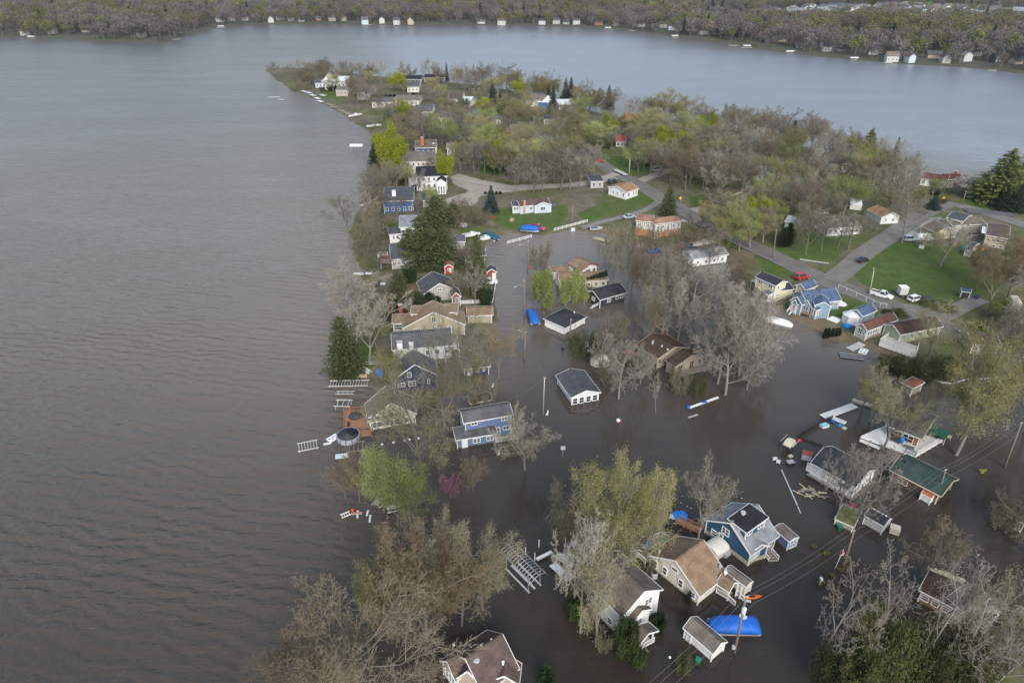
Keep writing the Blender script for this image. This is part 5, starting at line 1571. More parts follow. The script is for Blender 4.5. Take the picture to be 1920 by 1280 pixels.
House('white_tan_cottage', 'small white cottage with tan roof beside the side street', 'house', 'the small white tan-roofed cottage',
      E7(432, 722), E7(478, 800), E7(606, 762), 2.5, 1.5, S_WHITE, shingle('shingle_orange_tan', (0, 0, 0)), wins=[('e', -.45, 1.4, .7, 1.0), ('e', .4, 1.4, .7, 1.0), ('f', 0, 1.4, .8, 1)])
h = House('split_level_house', 'tan split-level house with grey and tan roofs', 'house', 'the tan split-level house',
          E7(1215, 885), E7(1492, 838), E7(1385, 770), 2.8, 1.2, S_TAN, R_BROWN, wins=autow(4, 1.5, .9, .9, 'f') + [('e', 0, 1.5, .9, 1)])
h.add(E7(1150, 790), E7(1320, 830), E7(1400, 765), 4.0, .9, roof=R_SLATE, wins=autow(3, 3.2, .8, .8, 'f'))
h.add(E7(990, 890), E7(1050, 960), E7(1160, 900), 2.7, 1.5, wins=[('e', 0, 1.5, .9, 1)])
h = House('taupe_bungalow', 'taupe bungalow with brown roof and pale metal awning roof', 'house', 'the taupe bungalow with pale awning roof',
          E7(1500, 960), E7(1730, 990), E7(1810, 870), 3.6, 1.2, S_TAN, R_MAROON, wins=autow(4, 2.3, .9, .8, 'f') + autow(3, .6, .9, .8, 'f'))
h.add(E7(1488, 938), E7(1715, 968), E7(1735, 925), 3.75, .5, roof_type='shed', roof=R_PALE, walls=False)
House('grey_play_shed', 'grey gable-roofed shed on the open lawn', 'shed', 'the grey shed on the lawn', E7(1340, 1110), E7(1400, 1125), E7(1470, 1045), 1.9, .9, S_GREY, R_SLATE, over=.1)
House('greenhouse_shed', 'white domed greenhouse-like shed among bare trees', 'shed', 'the white greenhouse shed', E7(175, 655), E7(290, 665), E7(310, 605), 1.9, 1.0, S_WHITE, R_WHITE, roof_type='hip', over=.1)
h = House('ochre_house', 'brown hip-roofed house with ochre walls and red truck outside', 'house', 'the ochre house with brown hip roof',
          E6(383, 658), E6(500, 695), E6(690, 640), 4.4, 1.2, S_OCHRE, R_CHOC, roof_type='hip', wins=[('f', -.4, 3.4, .9, .8), ('f', .5, 3.4, .8, .8), ('f', 0, 1.1, 2.8, 2.0, 1, DARK)])
h.add(E6(600, 705), E6(845, 715), E6(800, 625), 3.2, 1.1, roof_type='hip', wins=autow(4, 2, 1, 1, 'f'))
House('white_low_house', 'small white low house behind two arborvitaes', 'house', 'the small white low house', E6(1140, 935), E6(1260, 965), E6(1300, 900), 2.6, 1.1, S_WHITE, R_PALE, wins=[('f', 0, 1.2, 2.2, 1.9, 1, WHITE)])
House('white_street_house', 'white house with grey roof behind bare trees at the side street', 'house', 'the white side-street house', E6(1560, 1005), E6(1900, 985), E6(1720, 880), 2.7, 1.2, S_WHITE, R_GB, wins=autow(6, 1.4, 1, 1.1, 'f'))
House('white_roof_house', 'white-roofed house glimpsed through the wood', 'house', 'the white-roofed house in the wood', E6(850, 450), E6(1080, 470), E6(1080, 395), 3.0, .6, S_WHITE, R_WHITE, wins=autow(4, 1.4, 1, 1.1, 'f'))
House('white_bay_house', 'white gabled house by the bay behind bare limbs', 'house', 'the white gabled bay house', E6(1560, 370), E6(1690, 345), E6(1650, 275), 3.6, 2.0, S_WHITE, R_GREY, wins=autow(3, 2, .9, 1.2, 'f'))
House('white_low_garage', 'low white garage in the wood', 'garage', 'the low white garage in the wood', E6(1190, 400), E6(1290, 395), E6(1290, 350), 2.6, .8, S_WHITE, R_WHITE)
h = House('flooded_white_house', 'white house with grey roof beside a covered cruiser at the flood edge', 'house', 'the white house beside the cruiser',
          C4(1145, 320), C4(1335, 262), C4(1285, 208), 2.8, 1.2, S_WHITE, R_LGREY, wins=autow(4, 1.4, .9, 1, 'fa'))

# ---------------------------------------------------------------- far end of the peninsula
FG = 'houses at the far end of the peninsula'
def far_house(name, label, ref, A, B, C, e, r, w, rf, t='gable', n=4, **k):
    return House(name, label, k.pop('cat', 'house'), ref, A, B, C, e, r, w, rf, roof_type=t, wins=autow(n, e * .5, 1.1, 1.3, 'fae'), group=FG, **k)
h = far_house('white_point_house', 'large white gabled house on the wooded point', 'the white house on the point', E1(580, 330), E1(810, 335), E1(800, 285), 5.0, 1.0, S_WHITE, R_WHITE, 'hip', 6)
h.add(E1(600, 280), E1(580, 310), E1(690, 310), 6.0, 4.0, wins=[('e', 0, 4, 1.6, 1.6, 2)], roof=R_GREY)
far_house('slate_point_house', 'small slate-roofed house on the wooded point', 'the slate-roofed point house', E1(500, 350), E1(570, 352), E1(568, 325), 3, 1.2, S_SKY, R_SLATE, n=2)
far_house('dark_lodge', 'long dark low lodge with brick chimney at the peninsula back', 'the long dark lodge', E1(1330, 312), E1(1560, 318), E1(1550, 278), 3.2, 1.4, S_CHAR, R_BLACK, n=6)
far_house('dark_annex', 'dark annex with black roof joined behind the long lodge', 'the dark annex', E1(1580, 300), E1(1790, 300), E1(1780, 268), 3.4, 1.4, S_CHAR, R_BLACK, n=5)
far_house('grey_pair_house', 'grey-roofed low house beside clipped evergreens', 'the grey-roofed low house', E1(1072, 540), E1(1285, 545), E1(1275, 492), 3.0, 1.4, S_CREAM, R_GREY, n=5)
far_house('grey_wide_house', 'wide cream house with grey roof and white skylight', 'the wide cream grey-roofed house', E1(1310, 520), E1(1545, 530), E1(1535, 475), 3.0, 1.4, S_CREAM, R_GB, n=5)
far_house('slate_tall_house', 'tall slate-roofed house behind bare trees', 'the tall slate-roofed house', E1(950, 440), E1(1070, 445), E1(1050, 375), 4.4, 2.0, S_GREY, R_SLATE, n=3)
far_house('brick_row_house', 'pinkish brick house with porch near the point', 'the pinkish brick house', E1(720, 420), E1(830, 425), E1(825, 385), 3.6, 1.2, S_TAUPE, R_GB, n=3)
far_house('grey_dormer_house', 'grey-roofed house with white front gables', 'the grey house with white gables', E1(1500, 635), E1(1680, 640), E1(1660, 570), 3.2, 1.8, S_WHITE, R_GREY, n=4)
h = far_house('tan_gable_house', 'tan two-storey house with grey roof and front gable', 'the tan two-storey gabled house', E1(1720, 700), E1(1835, 700), E1(1815, 655), 5.2, 1.4, S_CREAM, R_GREY, n=4)
h.add(E1(1690, 660), E1(1665, 700), E1(1740, 705), 5.0, 2.0, wins=[('e', 0, 3.2, 1.4, 1.2, 2)])
far_house('round_white_house', 'white house with bowed pale wall below the long lodge', 'the bowed white house', E1(1410, 390), E1(1535, 390), E1(1530, 335), 3.6, 1.0, S_STUCCO, R_GREY, 'hip', 3)
far_house('brown_white_house', 'white house with brown roof and gabled side', 'the white brown-roofed gabled house', E2(210, 300), E2(330, 305), E2(300, 248), 3.2, 1.8, S_WHITE, R_MAROON, n=3)
far_house('white_side_house', 'plain white house beside the brown-roofed one', 'the plain white house', E2(330, 325), E2(405, 335), E2(380, 285), 3.0, 1.6, S_WHITE, R_WHITE, n=2)
far_house('blue_roof_house', 'pale blue house with slate-blue roof', 'the pale blue slate-roofed house', E2(320, 455), E2(470, 455), E2(440, 392), 3.0, 1.6, S_SKY, R_BLUE, n=4)
far_house('tall_white_gable', 'tall white gable-ended house by the bay', 'the tall white gable house', E2(890, 290), E2(980, 330), E2(1010, 300), 4.4, 2.6, S_WHITE, R_GB, n=3)
h = far_house('blue_boathouse', 'long vivid blue building with white roof on the bay', 'the vivid blue building', E2(1130, 348), E2(1272, 345), E2(1240, 300), 3.8, .8, S_BLUE, R_WHITE, 'hip', 6)
h.add(E2(965, 325), E2(1060, 330), E2(1050, 290), 4.6, .8, roof_type='hip')
far_house('grey_dome_house', 'small grey-roofed house before the vivid blue building', 'the small grey bay house', E2(1165, 445), E2(1280, 445), E2(1265, 398), 2.8, 1.2, S_GREY, R_GREY, n=3)
far_house('grey_shed_house', 'grey house with two pale garage doors', 'the grey house with garage doors', E2(560, 478), E2(645, 478), E2(630, 440), 2.8, 1.0, S_GREY, R_GREY, n=2)
far_house('slate_wood_house', 'slate-roofed house half hidden in the wood', 'the slate-roofed house in the wood', E2(1000, 475), E2(1090, 472), E2(1070, 432), 3.0, 1.2, S_TAUPE, R_SLATE, n=3)
far_house('red_barn', 'bright red-roofed house in the wood', 'the bright red-roofed house', E2(1690, 480), E2(1750, 480), E2(1760, 410), 3.4, 1.6, S_RED, mat('roof_bright_red', (.5, .07, .05), .7, .1), n=2)
far_house('red_annex', 'red shed-roofed annex in the wood', 'the red annex', E2(1780, 475), E2(1835, 475), E2(1830, 425), 3.0, .8, S_RED, mat('roof_bright_red', (0, 0, 0)), n=2)
far_house('white_red_house', 'small white house with red roof by the road', 'the small white red-roofed house', E2(1620, 660), E2(1700, 665), E2(1720, 620), 2.8, 1.4, S_WHITE, mat('roof_bright_red', (0, 0, 0)), n=2)
far_house('brown_wood_house', 'brown gabled house among the bare trees', 'the brown gabled wood house', E2(180, 720), E2(250, 722), E2(240, 680), 3.2, 1.4, S_TAUPE, R_GB, n=2)
far_house('flat_wood_house', 'grey flat-roofed carport by the gravel lane', 'the gravel lane carport', E2(1390, 1010), E2(1500, 1000), E2(1500, 950), 2.8, .3, S_GREY, R_SLATE, 'shed', 2, cat='carport')
far_house('tan_wood_house', 'tan-roofed house before the wooded middle', 'the tan-roofed wood house', E2(720, 575), E2(810, 575), E2(800, 520), 3.0, 1.2, S_CREAM, R_GB, n=3)
far_house('grey_wood_house', 'grey house deep in the wood', 'the grey house deep in the wood', E2(330, 720), E2(410, 722), E2(400, 675), 3.0, 1.0, S_GREY, R_GREY, n=2)

# ================================================================ vehicles
def heading(a, b, dz=0.0):
    p, q = gl(*a, dz), gl(*b, dz)
    return (p + q) / 2, math.atan2(q.y - p.y, q.x - p.x), (q - p).length


def paint(name, col):
    return mat('car_paint_' + name, col, .25, .05, .5, spec=.5, coat=.6)


TYRE = MB().lathe((0, 0, 0), [(.2, -.11), (.3, -.12), (.34, -.09), (.34, .09), (.3, .12), (.2, .11)], 16).mesh('wheel', RUBBER)
RIM = MB().lathe((0, 0, 0), [(.02, .1), (.2, .1), (.21, .115), (.05, .125)], 12).mesh('rim', ALU)


def section(x, w, z0, z1, tw=None, r=.12):
    tw = tw or w
    return [(x, -w / 2, z0), (x, w / 2, z0), (x, w / 2 + .0, z0 + (z1 - z0) * .55), (x, tw / 2, z1 - r * .3), (x, tw / 2 - r, z1), (x, -tw / 2 + r, z1), (x, -tw / 2, z1 - r * .3), (x, -w / 2, z0 + (z1 - z0) * .55)]


def car(a, b, kind, pname, col, label, name='parked_car', cat='car', group=None, swap=False):
    c, ang, _ = heading(a, b, .4)
    g = base_h(c.x, c.y)
    road_lift = .18
    t = thing(name, label, cat, (c.x, c.y, g + road_lift * (g > .02)), ang + (math.pi if swap else 0), group)
    pm = paint(pname, col)
    L_, Wd = {'suv': (4.7, 1.9), 'sedan': (4.6, 1.82), 'wagon': (4.8, 1.85), 'pickup': (5.6, 1.95)}[kind]
    h = L_ / 2
    m = MB()
    hood = .95 if kind in ('suv', 'pickup') else .82
    deck_ = {'suv': 1.0, 'sedan': .9, 'wagon': .9, 'pickup': 1.0}[kind]
    m.loft([section(-h, Wd * .84, .42, deck_ * .85, Wd * .8), section(-h + .15, Wd * .96, .3, deck_, Wd * .9), section(-h * .4, Wd, .26, deck_ + .02, Wd * .94), section(h * .3, Wd, .26, hood + .06, Wd * .94),
            section(h * .62, Wd * .98, .26, hood, Wd * .9), section(h - .18, Wd * .92, .3, hood - .14, Wd * .82), section(h, Wd * .8, .4, hood - .3, Wd * .72)])
    m.obj('body', pm, t, smooth=False)
    cab = {'suv': (-h + .12, -h + .5, h * .1, h * .38, 1.72), 'sedan': (-h * .62, -h * .28, h * .06, h * .42, 1.42), 'wagon': (-h + .15, -h + .6, h * .08, h * .42, 1.5), 'pickup': (-h * .18, -h * .1, h * .2, h * .46, 1.72)}[kind]
    x0, x1, x2, x3, zt = cab
    gl_ = MB()
    gl_.loft([section(x0, Wd * .9, deck_ - .08, deck_ + .02, Wd * .86), section(x1, Wd * .92, deck_ - .08, zt, Wd * .74), section(x2, Wd * .92, deck_ - .08, zt, Wd * .74), section(x3, Wd * .9, hood - .05, hood + .04, Wd * .84)])
    gl_.obj('cabin_glass', GLASS, t)
    rf = MB()
    rf.loft([[(x1 - .12, -Wd * .34, zt - .02), (x1 - .12, Wd * .34, zt - .02), (x1 - .05, Wd * .33, zt + .05), (x1 - .05, -Wd * .33, zt + .05)], [(x2 + .1, -Wd * .34, zt - .02), (x2 + .1, Wd * .34, zt - .02), (x2 + .03, Wd * .33, zt + .05), (x2 + .03, -Wd * .33, zt + .05)]])
    for sy in (-1, 1):
        for xa, xb, za, zb in ((x0 + .02, x1, deck_, zt), (x2, x3, zt, hood + .04), ((x1 + x2) / 2, (x1 + x2) / 2, deck_, zt)):
            rf.beam((xa, sy * Wd * .445, za), (xb, sy * Wd * .375, zb), .07, .1)
    rf.obj('car_roof', pm, t)
    if kind == 'pickup':
        MB().box((-h * .58, 0, deck_ + .03), (h * .72, Wd * .74, .06)).obj('truck_bed', DARK, t)
        bs = MB()
        for sy in (-1, 1): bs.box((-h * .58, sy * Wd * .44, deck_ + .13), (h * .82, .09, .26))
        bs.box((-h + .07, 0, deck_ + .1), (.09, Wd * .88, .24)); bs.obj('bed_side', pm, t)
    for sx in (-.62, .62):
        for sy in (-1, 1):
            o = link('wheel', TYRE, t, (h * sx, sy * (Wd / 2 - .1), .34)); o.rotation_euler = (math.pi / 2 * (1 if sy < 0 else -1), 0, 0)
            link('rim', RIM, o)
    for sy in (-1, 1):
        MB().box((h - .1, sy * Wd * .33, hood - .27), (.16, .34, .16)).obj('headlight', mat('lamp_glass', (.7, .7, .68), .15, .05), t)
        MB().box((-h + .05, sy * Wd * .38, deck_ - .22), (.12, .22, .28)).obj('tail_light', mat('lamp_red', (.35, .02, .02), .2, .05), t)
    MB().box((h - .03, 0, .42), (.12, Wd * .78, .16)).obj('bumper', DARK, t)
    return t


car(E8(415, 375), E8(578, 420), 'pickup', 'white', (.72, .73, .73), 'white pickup truck parked on the road beside grey box trailer', 'parked_truck', 'truck')
car(E8(768, 450), E8(895, 415), 'wagon', 'white', (0, 0, 0), 'white station wagon parked behind dark covered trailer', swap=False)
car(F8(590, 180), F8(718, 145), 'suv', 'red', (.42, .02, .03), 'red SUV parked beside the pale yellow garage')
car(E8(265, 62), E8(358, 32), 'sedan', 'black', (.012, .013, .018), 'black car driving down the side street past the lawn')
car(E7(720, 1015), E7(838, 1010), 'suv', 'silver', (.42, .45, .48), 'silver SUV parked at the top of the lawn')
car(D8(392, 505), D8(474, 524), 'pickup', 'red', (0, 0, 0), 'red pickup truck towing a blue-covered boat at the water edge', 'parked_truck', 'truck')
car(E4(1552, 702), E4(1738, 712), 'suv', 'white', (0, 0, 0), 'white SUV standing in the flooded street by the small red building')
car(E6(305, 785), E6(400, 760), 'suv', 'red', (0, 0, 0), 'red car parked in front of the ochre house')
car(E2(1562, 1022), E2(1632, 1002), 'suv', 'navy', (.025, .035, .07), 'dark navy car parked beside the white orange-roofed cottage')
car(E2(1450, 830), E2(1512, 835), 'sedan', 'red', (0, 0, 0), 'red car parked up the road in the wood')
car(C4(683, 32), C4(738, 22), 'sedan', 'silver', (0, 0, 0), 'silver car on the path left of the half-timbered house'.replace('left of', 'beside'))
car(D8(1295, 82), D8(1355, 72), 'suv', 'silver', (0, 0, 0), 'silver car on the pale lane in the wood')
car(F6(660, 900), F6(730, 835), 'pickup', 'white', (0, 0, 0), 'white pickup truck in the thicket by the dark brown roof', 'parked_truck', 'truck')
car(E6(1460, 855), E6(1520, 850), 'sedan', 'silver', (0, 0, 0), 'silver car half hidden behind the small white low house')


def trailer(a, b, label, h=.6, m=None, box=None, cat='trailer', name='trailer', deckm=None):
    c, ang, L_ = heading(a, b, .3)
    g = base_h(c.x, c.y)
    t = thing(name, label, cat, (c.x, c.y, g + .15 * (g > .02)), ang)
    L_ = max(L_, 2.2)
    MB().box((0, 0, h), (L_, 1.9, .14)).obj('trailer_bed', deckm or DARK, t)
    MB().beam((L_ / 2, 0, h - .05), (L_ / 2 + 1.0, 0, h - .2), .12, .12).obj('tow_bar', DARK, t)
    for sy in (-1, 1):
        o = link('wheel', TYRE, t, (-.2, sy * .98, .34)); o.rotation_euler = (math.pi / 2 * (1 if sy < 0 else -1), 0, 0)
        link('rim', RIM, o)
    if box:
        MB().box((0, 0, h + .08 + box / 2), (L_ * .96, 1.86, box)).obj('box_body', m, t)
        MB().box((0, 0, h + .1 + box + .03), (L_, 1.95, .08)).obj('box_roof', WHITE, t)
        MB().box((-L_ * .48 - .02, 0, h + .1 + box / 2), (.05, 1.5, box * .86)).obj('rear_door', mat('shed_panel_grey', (0, 0, 0)), t)
    return t


trailer(E8(662, 392), E8(722, 392), 'white-roofed grey box trailer at the edge of the lawn', box=2.0, m=mat('trailer_grey', (.48, .47, .46), .6, .08))
t = trailer(E8(900, 450), E8(1000, 455), 'low trailer under a dark tarpaulin on the road edge')
MB().loft([[(x, -w, .7), (x, w, .7), (x, w * .8, .7 + z), (x, -w * .8, .7 + z)] for x, w, z in ((-1.8, .8, .3), (-1.0, 1.0, .8), (.6, 1.0, .75), (1.7, .7, .3))]).obj('tarpaulin', mat('tarp_black', (.05, .05, .055), .7, .3, 2), t)
t = trailer(E2(1612, 912), E2(1708, 960), 'flatbed trailer with pale deck parked along the road', deckm=mat('trailer_deck_pale', (.5, .49, .46), .8, .2))


# ================================================================ boats
def pontoon_boat(a, b, label, cover, cpname, length=7.0, name='pontoon_boat', emblem=False, swap=False, lift=0.0, trailered=False, base=None):
    c, ang, _ = heading(a, b, .5)
    g = base_h(c.x, c.y)
    t = thing(name, label, 'boat', (c.x, c.y, g + lift), ang + (math.pi if swap else 0))
    h, w = length / 2, 1.25
    for sy in (-1, 1):
        MB().tube([(-h + .1, sy * .85, .12), (h * .7, sy * .85, .12), (h * .9, sy * .85, .22), (h + .05, sy * .85, .42)], [.3, .3, .22, .05], 10).obj('pontoon', ALU, t, smooth=True)
    MB().box((0, 0, .48), (length - .3, 2.5, .14)).obj('deck', base or GREYM, t)
    cm = mat('cover_' + cpname, cover, .55, .18, 1.2, bump=.6, bscale=2.2)
    rings = []
    for x, ww, z in ((-h, .98, .7), (-h + .12, 1.2, 1.15), (-h + .6, 1.28, 1.55), (-.6 * h, 1.28, 1.75), (0, 1.28, 1.85), (.5 * h, 1.26, 1.7), (.72 * h, 1.2, 1.45), (.9 * h, 1.0, 1.15), (h + .05, .55, .85)):
        rings.append([(x, -ww, .5), (x, -ww * 1.02, .5 + (z - .5) * .45), (x, -ww * .82, .5 + (z - .5) * .82), (x, -ww * .4, z), (x, ww * .4, z), (x, ww * .82, .5 + (z - .5) * .82), (x, ww * 1.02, .5 + (z - .5) * .45), (x, ww, .5)])
    MB().loft(rings).obj('cover', cm, t, smooth=True)
    if emblem:
        e = MB()
        for k in range(4):
            an = k * math.pi / 4
            e.beam((-h * .35 + math.cos(an) * -.42, -.62 + math.sin(an) * -.42, 1.77), (-h * .35 + math.cos(an) * .42, -.62 + math.sin(an) * .42, 1.77), .12, .1)
        for k in range(8):
            an = k * math.pi / 4
            e.box((-h * .35 + math.cos(an) * .44, -.62 + math.sin(an) * .44, 1.775), (.16, .16, .1), an)
        e.obj('emblem', WHITE, t)
    if trailered:
        for sy in (-1, 1):
            o = link('wheel', TYRE, t, (-.6, sy * .9, -lift + .34)); o.rotation_euler = (math.pi / 2, 0, 0); link('rim', RIM, o)
        MB().box((0, 0, -lift + .5), (length * .8, .5, .12)).obj('trailer_frame', DARK, t)
    return t


BLUEC = (.012, .12, .5)
pontoon_boat(F5(610, 595), F5(1130, 605), 'pontoon boat under bright blue cover beside the utility pole', BLUEC, 'bright_blue', 7.0, emblem=True, swap=True)
pontoon_boat(C3(1622, 660), C3(1648, 730), 'pontoon boat under royal blue cover in the flooded street', (.02, .12, .42), 'royal_blue', 7.2)
pontoon_boat(D8(318, 525), D8(432, 533), 'boat under bright blue cover on a trailer behind the red pickup', BLUEC, 'bright_blue', 6.4, lift=.5, trailered=True)
pontoon_boat(E3(1605, 1015), E3(1730, 1085), 'boat under dark teal cover at the flooded turnaround', (.02, .09, .12), 'teal', 6.8, lift=.2, swap=True)
pontoon_boat(F8(290, 590), F8(515, 640), 'pontoon boat under smooth white cover off the sandy flooded yard', (.74, .74, .72), 'white', 7.8, base=DARK)
pontoon_boat(E7(870, 1000), E7(985, 1000), 'boat under crumpled white cover beside the silver SUV', (0, 0, 0), 'white', 5.4, lift=.35, trailered=True)


def hull_boat(a, b, label, col, cname, length=5.5, cabin=True, lift=0.0, name='motor_boat', swap=False):
    c, ang, _ = heading(a, b, .4)
    g = base_h(c.x, c.y)
    t = thing(name, label, 'boat', (c.x, c.y, g + lift), ang + (math.pi if swap else 0))
    h = length / 2
    m = mat('hull_' + cname, col, .35, .08, 1.0)
    rings = []
    for x, w, k in ((-h, .95, 0), (-h * .5, 1.1, 0), (0, 1.1, .02), (h * .5, .85, .1), (h * .85, .4, .25), (h, .06, .4)):
        rings.append([(x, -w, .85 + k * .4), (x, -w * .8, .2 + k), (x, 0, -.15 + k), (x, w * .8, .2 + k), (x, w, .85 + k * .4)])
    MB().loft(rings).obj('hull', m, t)
    MB().box((-h * .3, 0, .83), (length * .5, 1.3, .1)).obj('cockpit_floor', DARK if not cabin else mat('boat_seat', (.5, .46, .4), .7), t)
    if cabin:
        MB().loft([[(x, -w, .85), (x, w, .85), (x, w * .8, z), (x, -w * .8, z)] for x, w, z in ((-.3, .8, 1.5), (h * .25, .75, 1.5), (h * .6, .45, 1.05))]).obj('cabin', m, t)
        MB().loft([[(x, -w, 1.2), (x, w, 1.2), (x, w * .85, z), (x, -w * .85, z)] for x, w, z in ((h * .22, .78, 1.55), (h * .36, .7, 1.3))]).obj('windscreen', GLASS, t)
    MB().box((-h - .15, 0, .7), (.35, .4, .8)).obj('outboard_motor', DARK, t)
    return t


WH = (.74, .74, .73)
hull_boat(E3(1365, 1050), E3(1500, 1040), 'white motor boat on the grass by the grey garage', WH, 'white', 6, lift=.5)
hull_boat(E3(1560, 1080), E3(1640, 1080), 'short white boat beside the dark teal covered boat', WH, 'white', 4.6, lift=.2)
hull_boat(C4(1140, 240), C4(1260, 225), 'white cabin cruiser on blocks beside the flooded white house', WH, 'white', 8.0, lift=1.6)
hull_boat(E1(845, 690), E1(930, 670), 'white cabin cruiser moored along the point shore', WH, 'white', 9, lift=.3)
hull_boat(E1(1035, 790), E1(1110, 780), 'white cabin cruiser moored nearest the lime-green maple', WH, 'white', 8, lift=.3)
hull_boat(C4(1060, 405), C4(1125, 405), 'dark green skiff floating by the bare thicket', (.03, .1, .1), 'green', 4.5, False)
hull_boat(C4(845, 252), C4(905, 252), 'blue skiff by the grey wooden fence', (.03, .15, .5), 'blue', 4.0, False)
hull_boat(F7(680, 530), F7(745, 535), 'bright blue overturned rowing boat by the sandbag walls', (.02, .25, .7), 'bright', 3.6, False)
hull_boat(C4(1015, 228), C4(1080, 225), 'rust-red skiff by the grey wooden fence end', (.35, .09, .05), 'rust', 4.0, False)
hull_boat(C4(455, 105), C4(525, 100), 'pale grey skiff at the flooded turnaround edge', (.45, .48, .5), 'grey', 4.5, False)

# kayak
c, ang, _ = heading(F5(985, 255), F5(1195, 235), .15)
t = thing('kayak', 'orange kayak floating beside the beige house porch', 'kayak', (c.x, c.y, .0), ang)
KO = mat('kayak_orange', (.62, .13, .015), .35, .1, 2)
MB().loft([[(x, -w, .12), (x, 0, -.06), (x, w, .12), (x, w * .7, .22 + k), (x, -w * .7, .22 + k)] for x, w, k in ((-1.45, .03, .08), (-1.0, .24, .04), (-.4, .36, .02), (.4, .36, .02), (1.0, .24, .04), (1.45, .03, .08))]).obj('hull', KO, t)
MB().lathe((0, 0, .2), [(.3, 0), (.3, .05), (.2, .05)], 14, sx=1.6, sy=.8).obj('cockpit', DARK, t)
MB().box((-.7, 0, .25), (.3, .2, .05)).obj('hatch', WHITE, t)

# ================================================================ poles and wires
TOPS = {}


def pole(key, base, top, label, arms=(), transformer=False, lamp=None, name='utility_pole', r=.16, cat='utility pole', m=None):
    P = gl(*base)
    zt = max(3.0, min(12.0, z_at(P.y, top[1]) - P.z))
    lean = gp(top[0], top[1], P.z + zt)
    t = thing(name, label, cat, (P.x, P.y, P.z))
    dx = max(-.6, min(.6, lean.x - P.x))
    MB().tube([(0, 0, -1.2), (dx * .5, 0, zt * .5), (dx, 0, zt)], [r * 1.15, r, r * .75], 8).obj('pole_shaft', m or POLE, t, smooth=True)
    TOPS[key] = Vector((P.x + dx, P.y, P.z + zt))
    if transformer:
        MB().lathe((dx * .85 - .1, -.42, zt * .78), [(.28, 0), (.3, .05), (.3, .85), (.2, .95), (.08, 1.0)], 12).obj('transformer', mat('transformer_grey', (.6, .62, .64), .4, .1), t)
        MB().box((dx, 0, zt * .1), (.4, .3, .6)).obj('meter_box', GREYM, t)
    for k, hgt in enumerate(arms):
        MB().beam((dx - .9, 0, hgt * zt), (dx + .9, 0, hgt * zt), .1, .12).obj('cross_arm', POLE, t)
    for sx in (-.12, .12):
        MB().lathe((dx + sx, 0, zt), [(.05, 0), (.06, .12), (.02, .2)], 6).obj('insulator', WHITE, t)
    if lamp:
        q = gp(*lamp, P.z + zt * .93) - P
        q.z = 0
        q = q.normalized() * min(q.length, 3.2)
        MB().tube([(dx, 0, zt * .86), (dx + q.x * .5, q.y * .5, zt * .94), (dx + q.x, q.y, zt * .95)], .04, 5).obj('lamp_arm', GREYM, t)
        MB().box((dx + q.x, q.y, zt * .95 - .05), (.65, .28, .14), math.atan2(q.y, q.x)).obj('lamp_head', GREYM, t)
    return t


pole('a', F5(880, 910), F5(1015, 250), 'wooden utility pole with grey transformer beside the blue-covered pontoon boat', transformer=True, lamp=F5(1070, 305))
pole('b', (1580, 1068), D1(708, 368), 'wooden utility pole rising from open flood water near the flagpole')
pole('c', F3(1545, 890), F3(1608, 645), 'thin dark utility pole at the corner of the green-roofed house', r=.12)
pole('d', D2(1790, 840), D2(1880, 545), 'leaning utility pole in the flood beyond the green-roofed house')
pole('e', (983, 677), C3(1583, 792), 'utility pole with street lamp in the flooded street by the brown silt', lamp=C3(1535, 782))
pole('f', (984, 596), D8(330, 905), 'utility pole with lamp and orange sign in the flooded street', lamp=D8(262, 960))
pole('g', (990, 513), D8(362, 610), 'utility pole at the flooded street head by the white rail', lamp=D8(300, 640))
pole('h', D8(686, 492), D8(697, 352), 'utility pole beside the long white rail fence on the lawn')
pole('i', D3(135, 490), D3(146, 243), 'short grey pole standing alone beside the long white building', m=GREYM, r=.1)
pole('j', C4(312, 850), C4(322, 710), 'short pole beside the big round green shrub')
pole('k', C5(245, 300), C5(266, 112), 'utility pole beside two arborvitaes above the road')
pole('l', E7(1300, 662), E7(1340, 532), 'utility pole on the lawn near the bay pines')
pole('m', E8(368, 412), E8(370, 155), 'metal street lamp pole over the white fence by the pickup', m=GREYM, r=.1, lamp=E8(440, 120), name='street_lamp', cat='street lamp')
pole('n', E2(1735, 945), E2(1742, 825), 'pale utility pole by the flatbed trailer in the wood', m=GREYM)


def wire(a, b, label, sag=.8, r=.01, off=(0, 0, 0), group='overhead wires'):
    a, b = Vector(a) + Vector(off), Vector(b) + Vector(off)
    pts = [a.lerp(b, i / 16) - Vector((0, 0, sag * 4 * (i / 16) * (1 - i / 16))) for i in range(17)]
    tag(MB().tube(pts, r, 4, cap=False).obj('power_line', mat('cable', (.25, .25, .25), .6, .1)), label, 'cable', group)


sw = gp(1225, 1290, 8.5)
for k in (-1, 0, 1):
    o = (k * .9, -k * .5, -.5 * abs(k))
    wire(TOPS['a'], sw, 'overhead wire leaving the transformer pole past the white shed', off=o)
    wire(TOPS['a'], TOPS['b'], 'overhead wire between the transformer pole and the pole in open flood water', off=o)
    wire(TOPS['b'], TOPS['c'], 'overhead wire across the mossy shed to the green-roofed house corner', off=o)
    wire(TOPS['c'], TOPS['d'], 'overhead wire from the green-roofed house to the leaning pole', off=o)
    wire(TOPS['d'], gp(1990, 725, 8), 'overhead wire running past the leaning pole into the trees', off=o)
wire(TOPS['e'], TOPS['f'], 'overhead wire between the two flooded street lamp poles')
wire(TOPS['f'], TOPS['g'], 'overhead wire up the flooded street to the white rail')
wire(TOPS['g'], TOPS['h'], 'overhead wire from the street head to the lawn pole', .5)
wire(TOPS['h'], gp(1165, 372, 7), 'overhead wire from the lawn pole to the white orange-roofed cottage', .5)
wire(TOPS['e'], TOPS['i'], 'service wire from the lamp pole down to the short grey pole', .4)
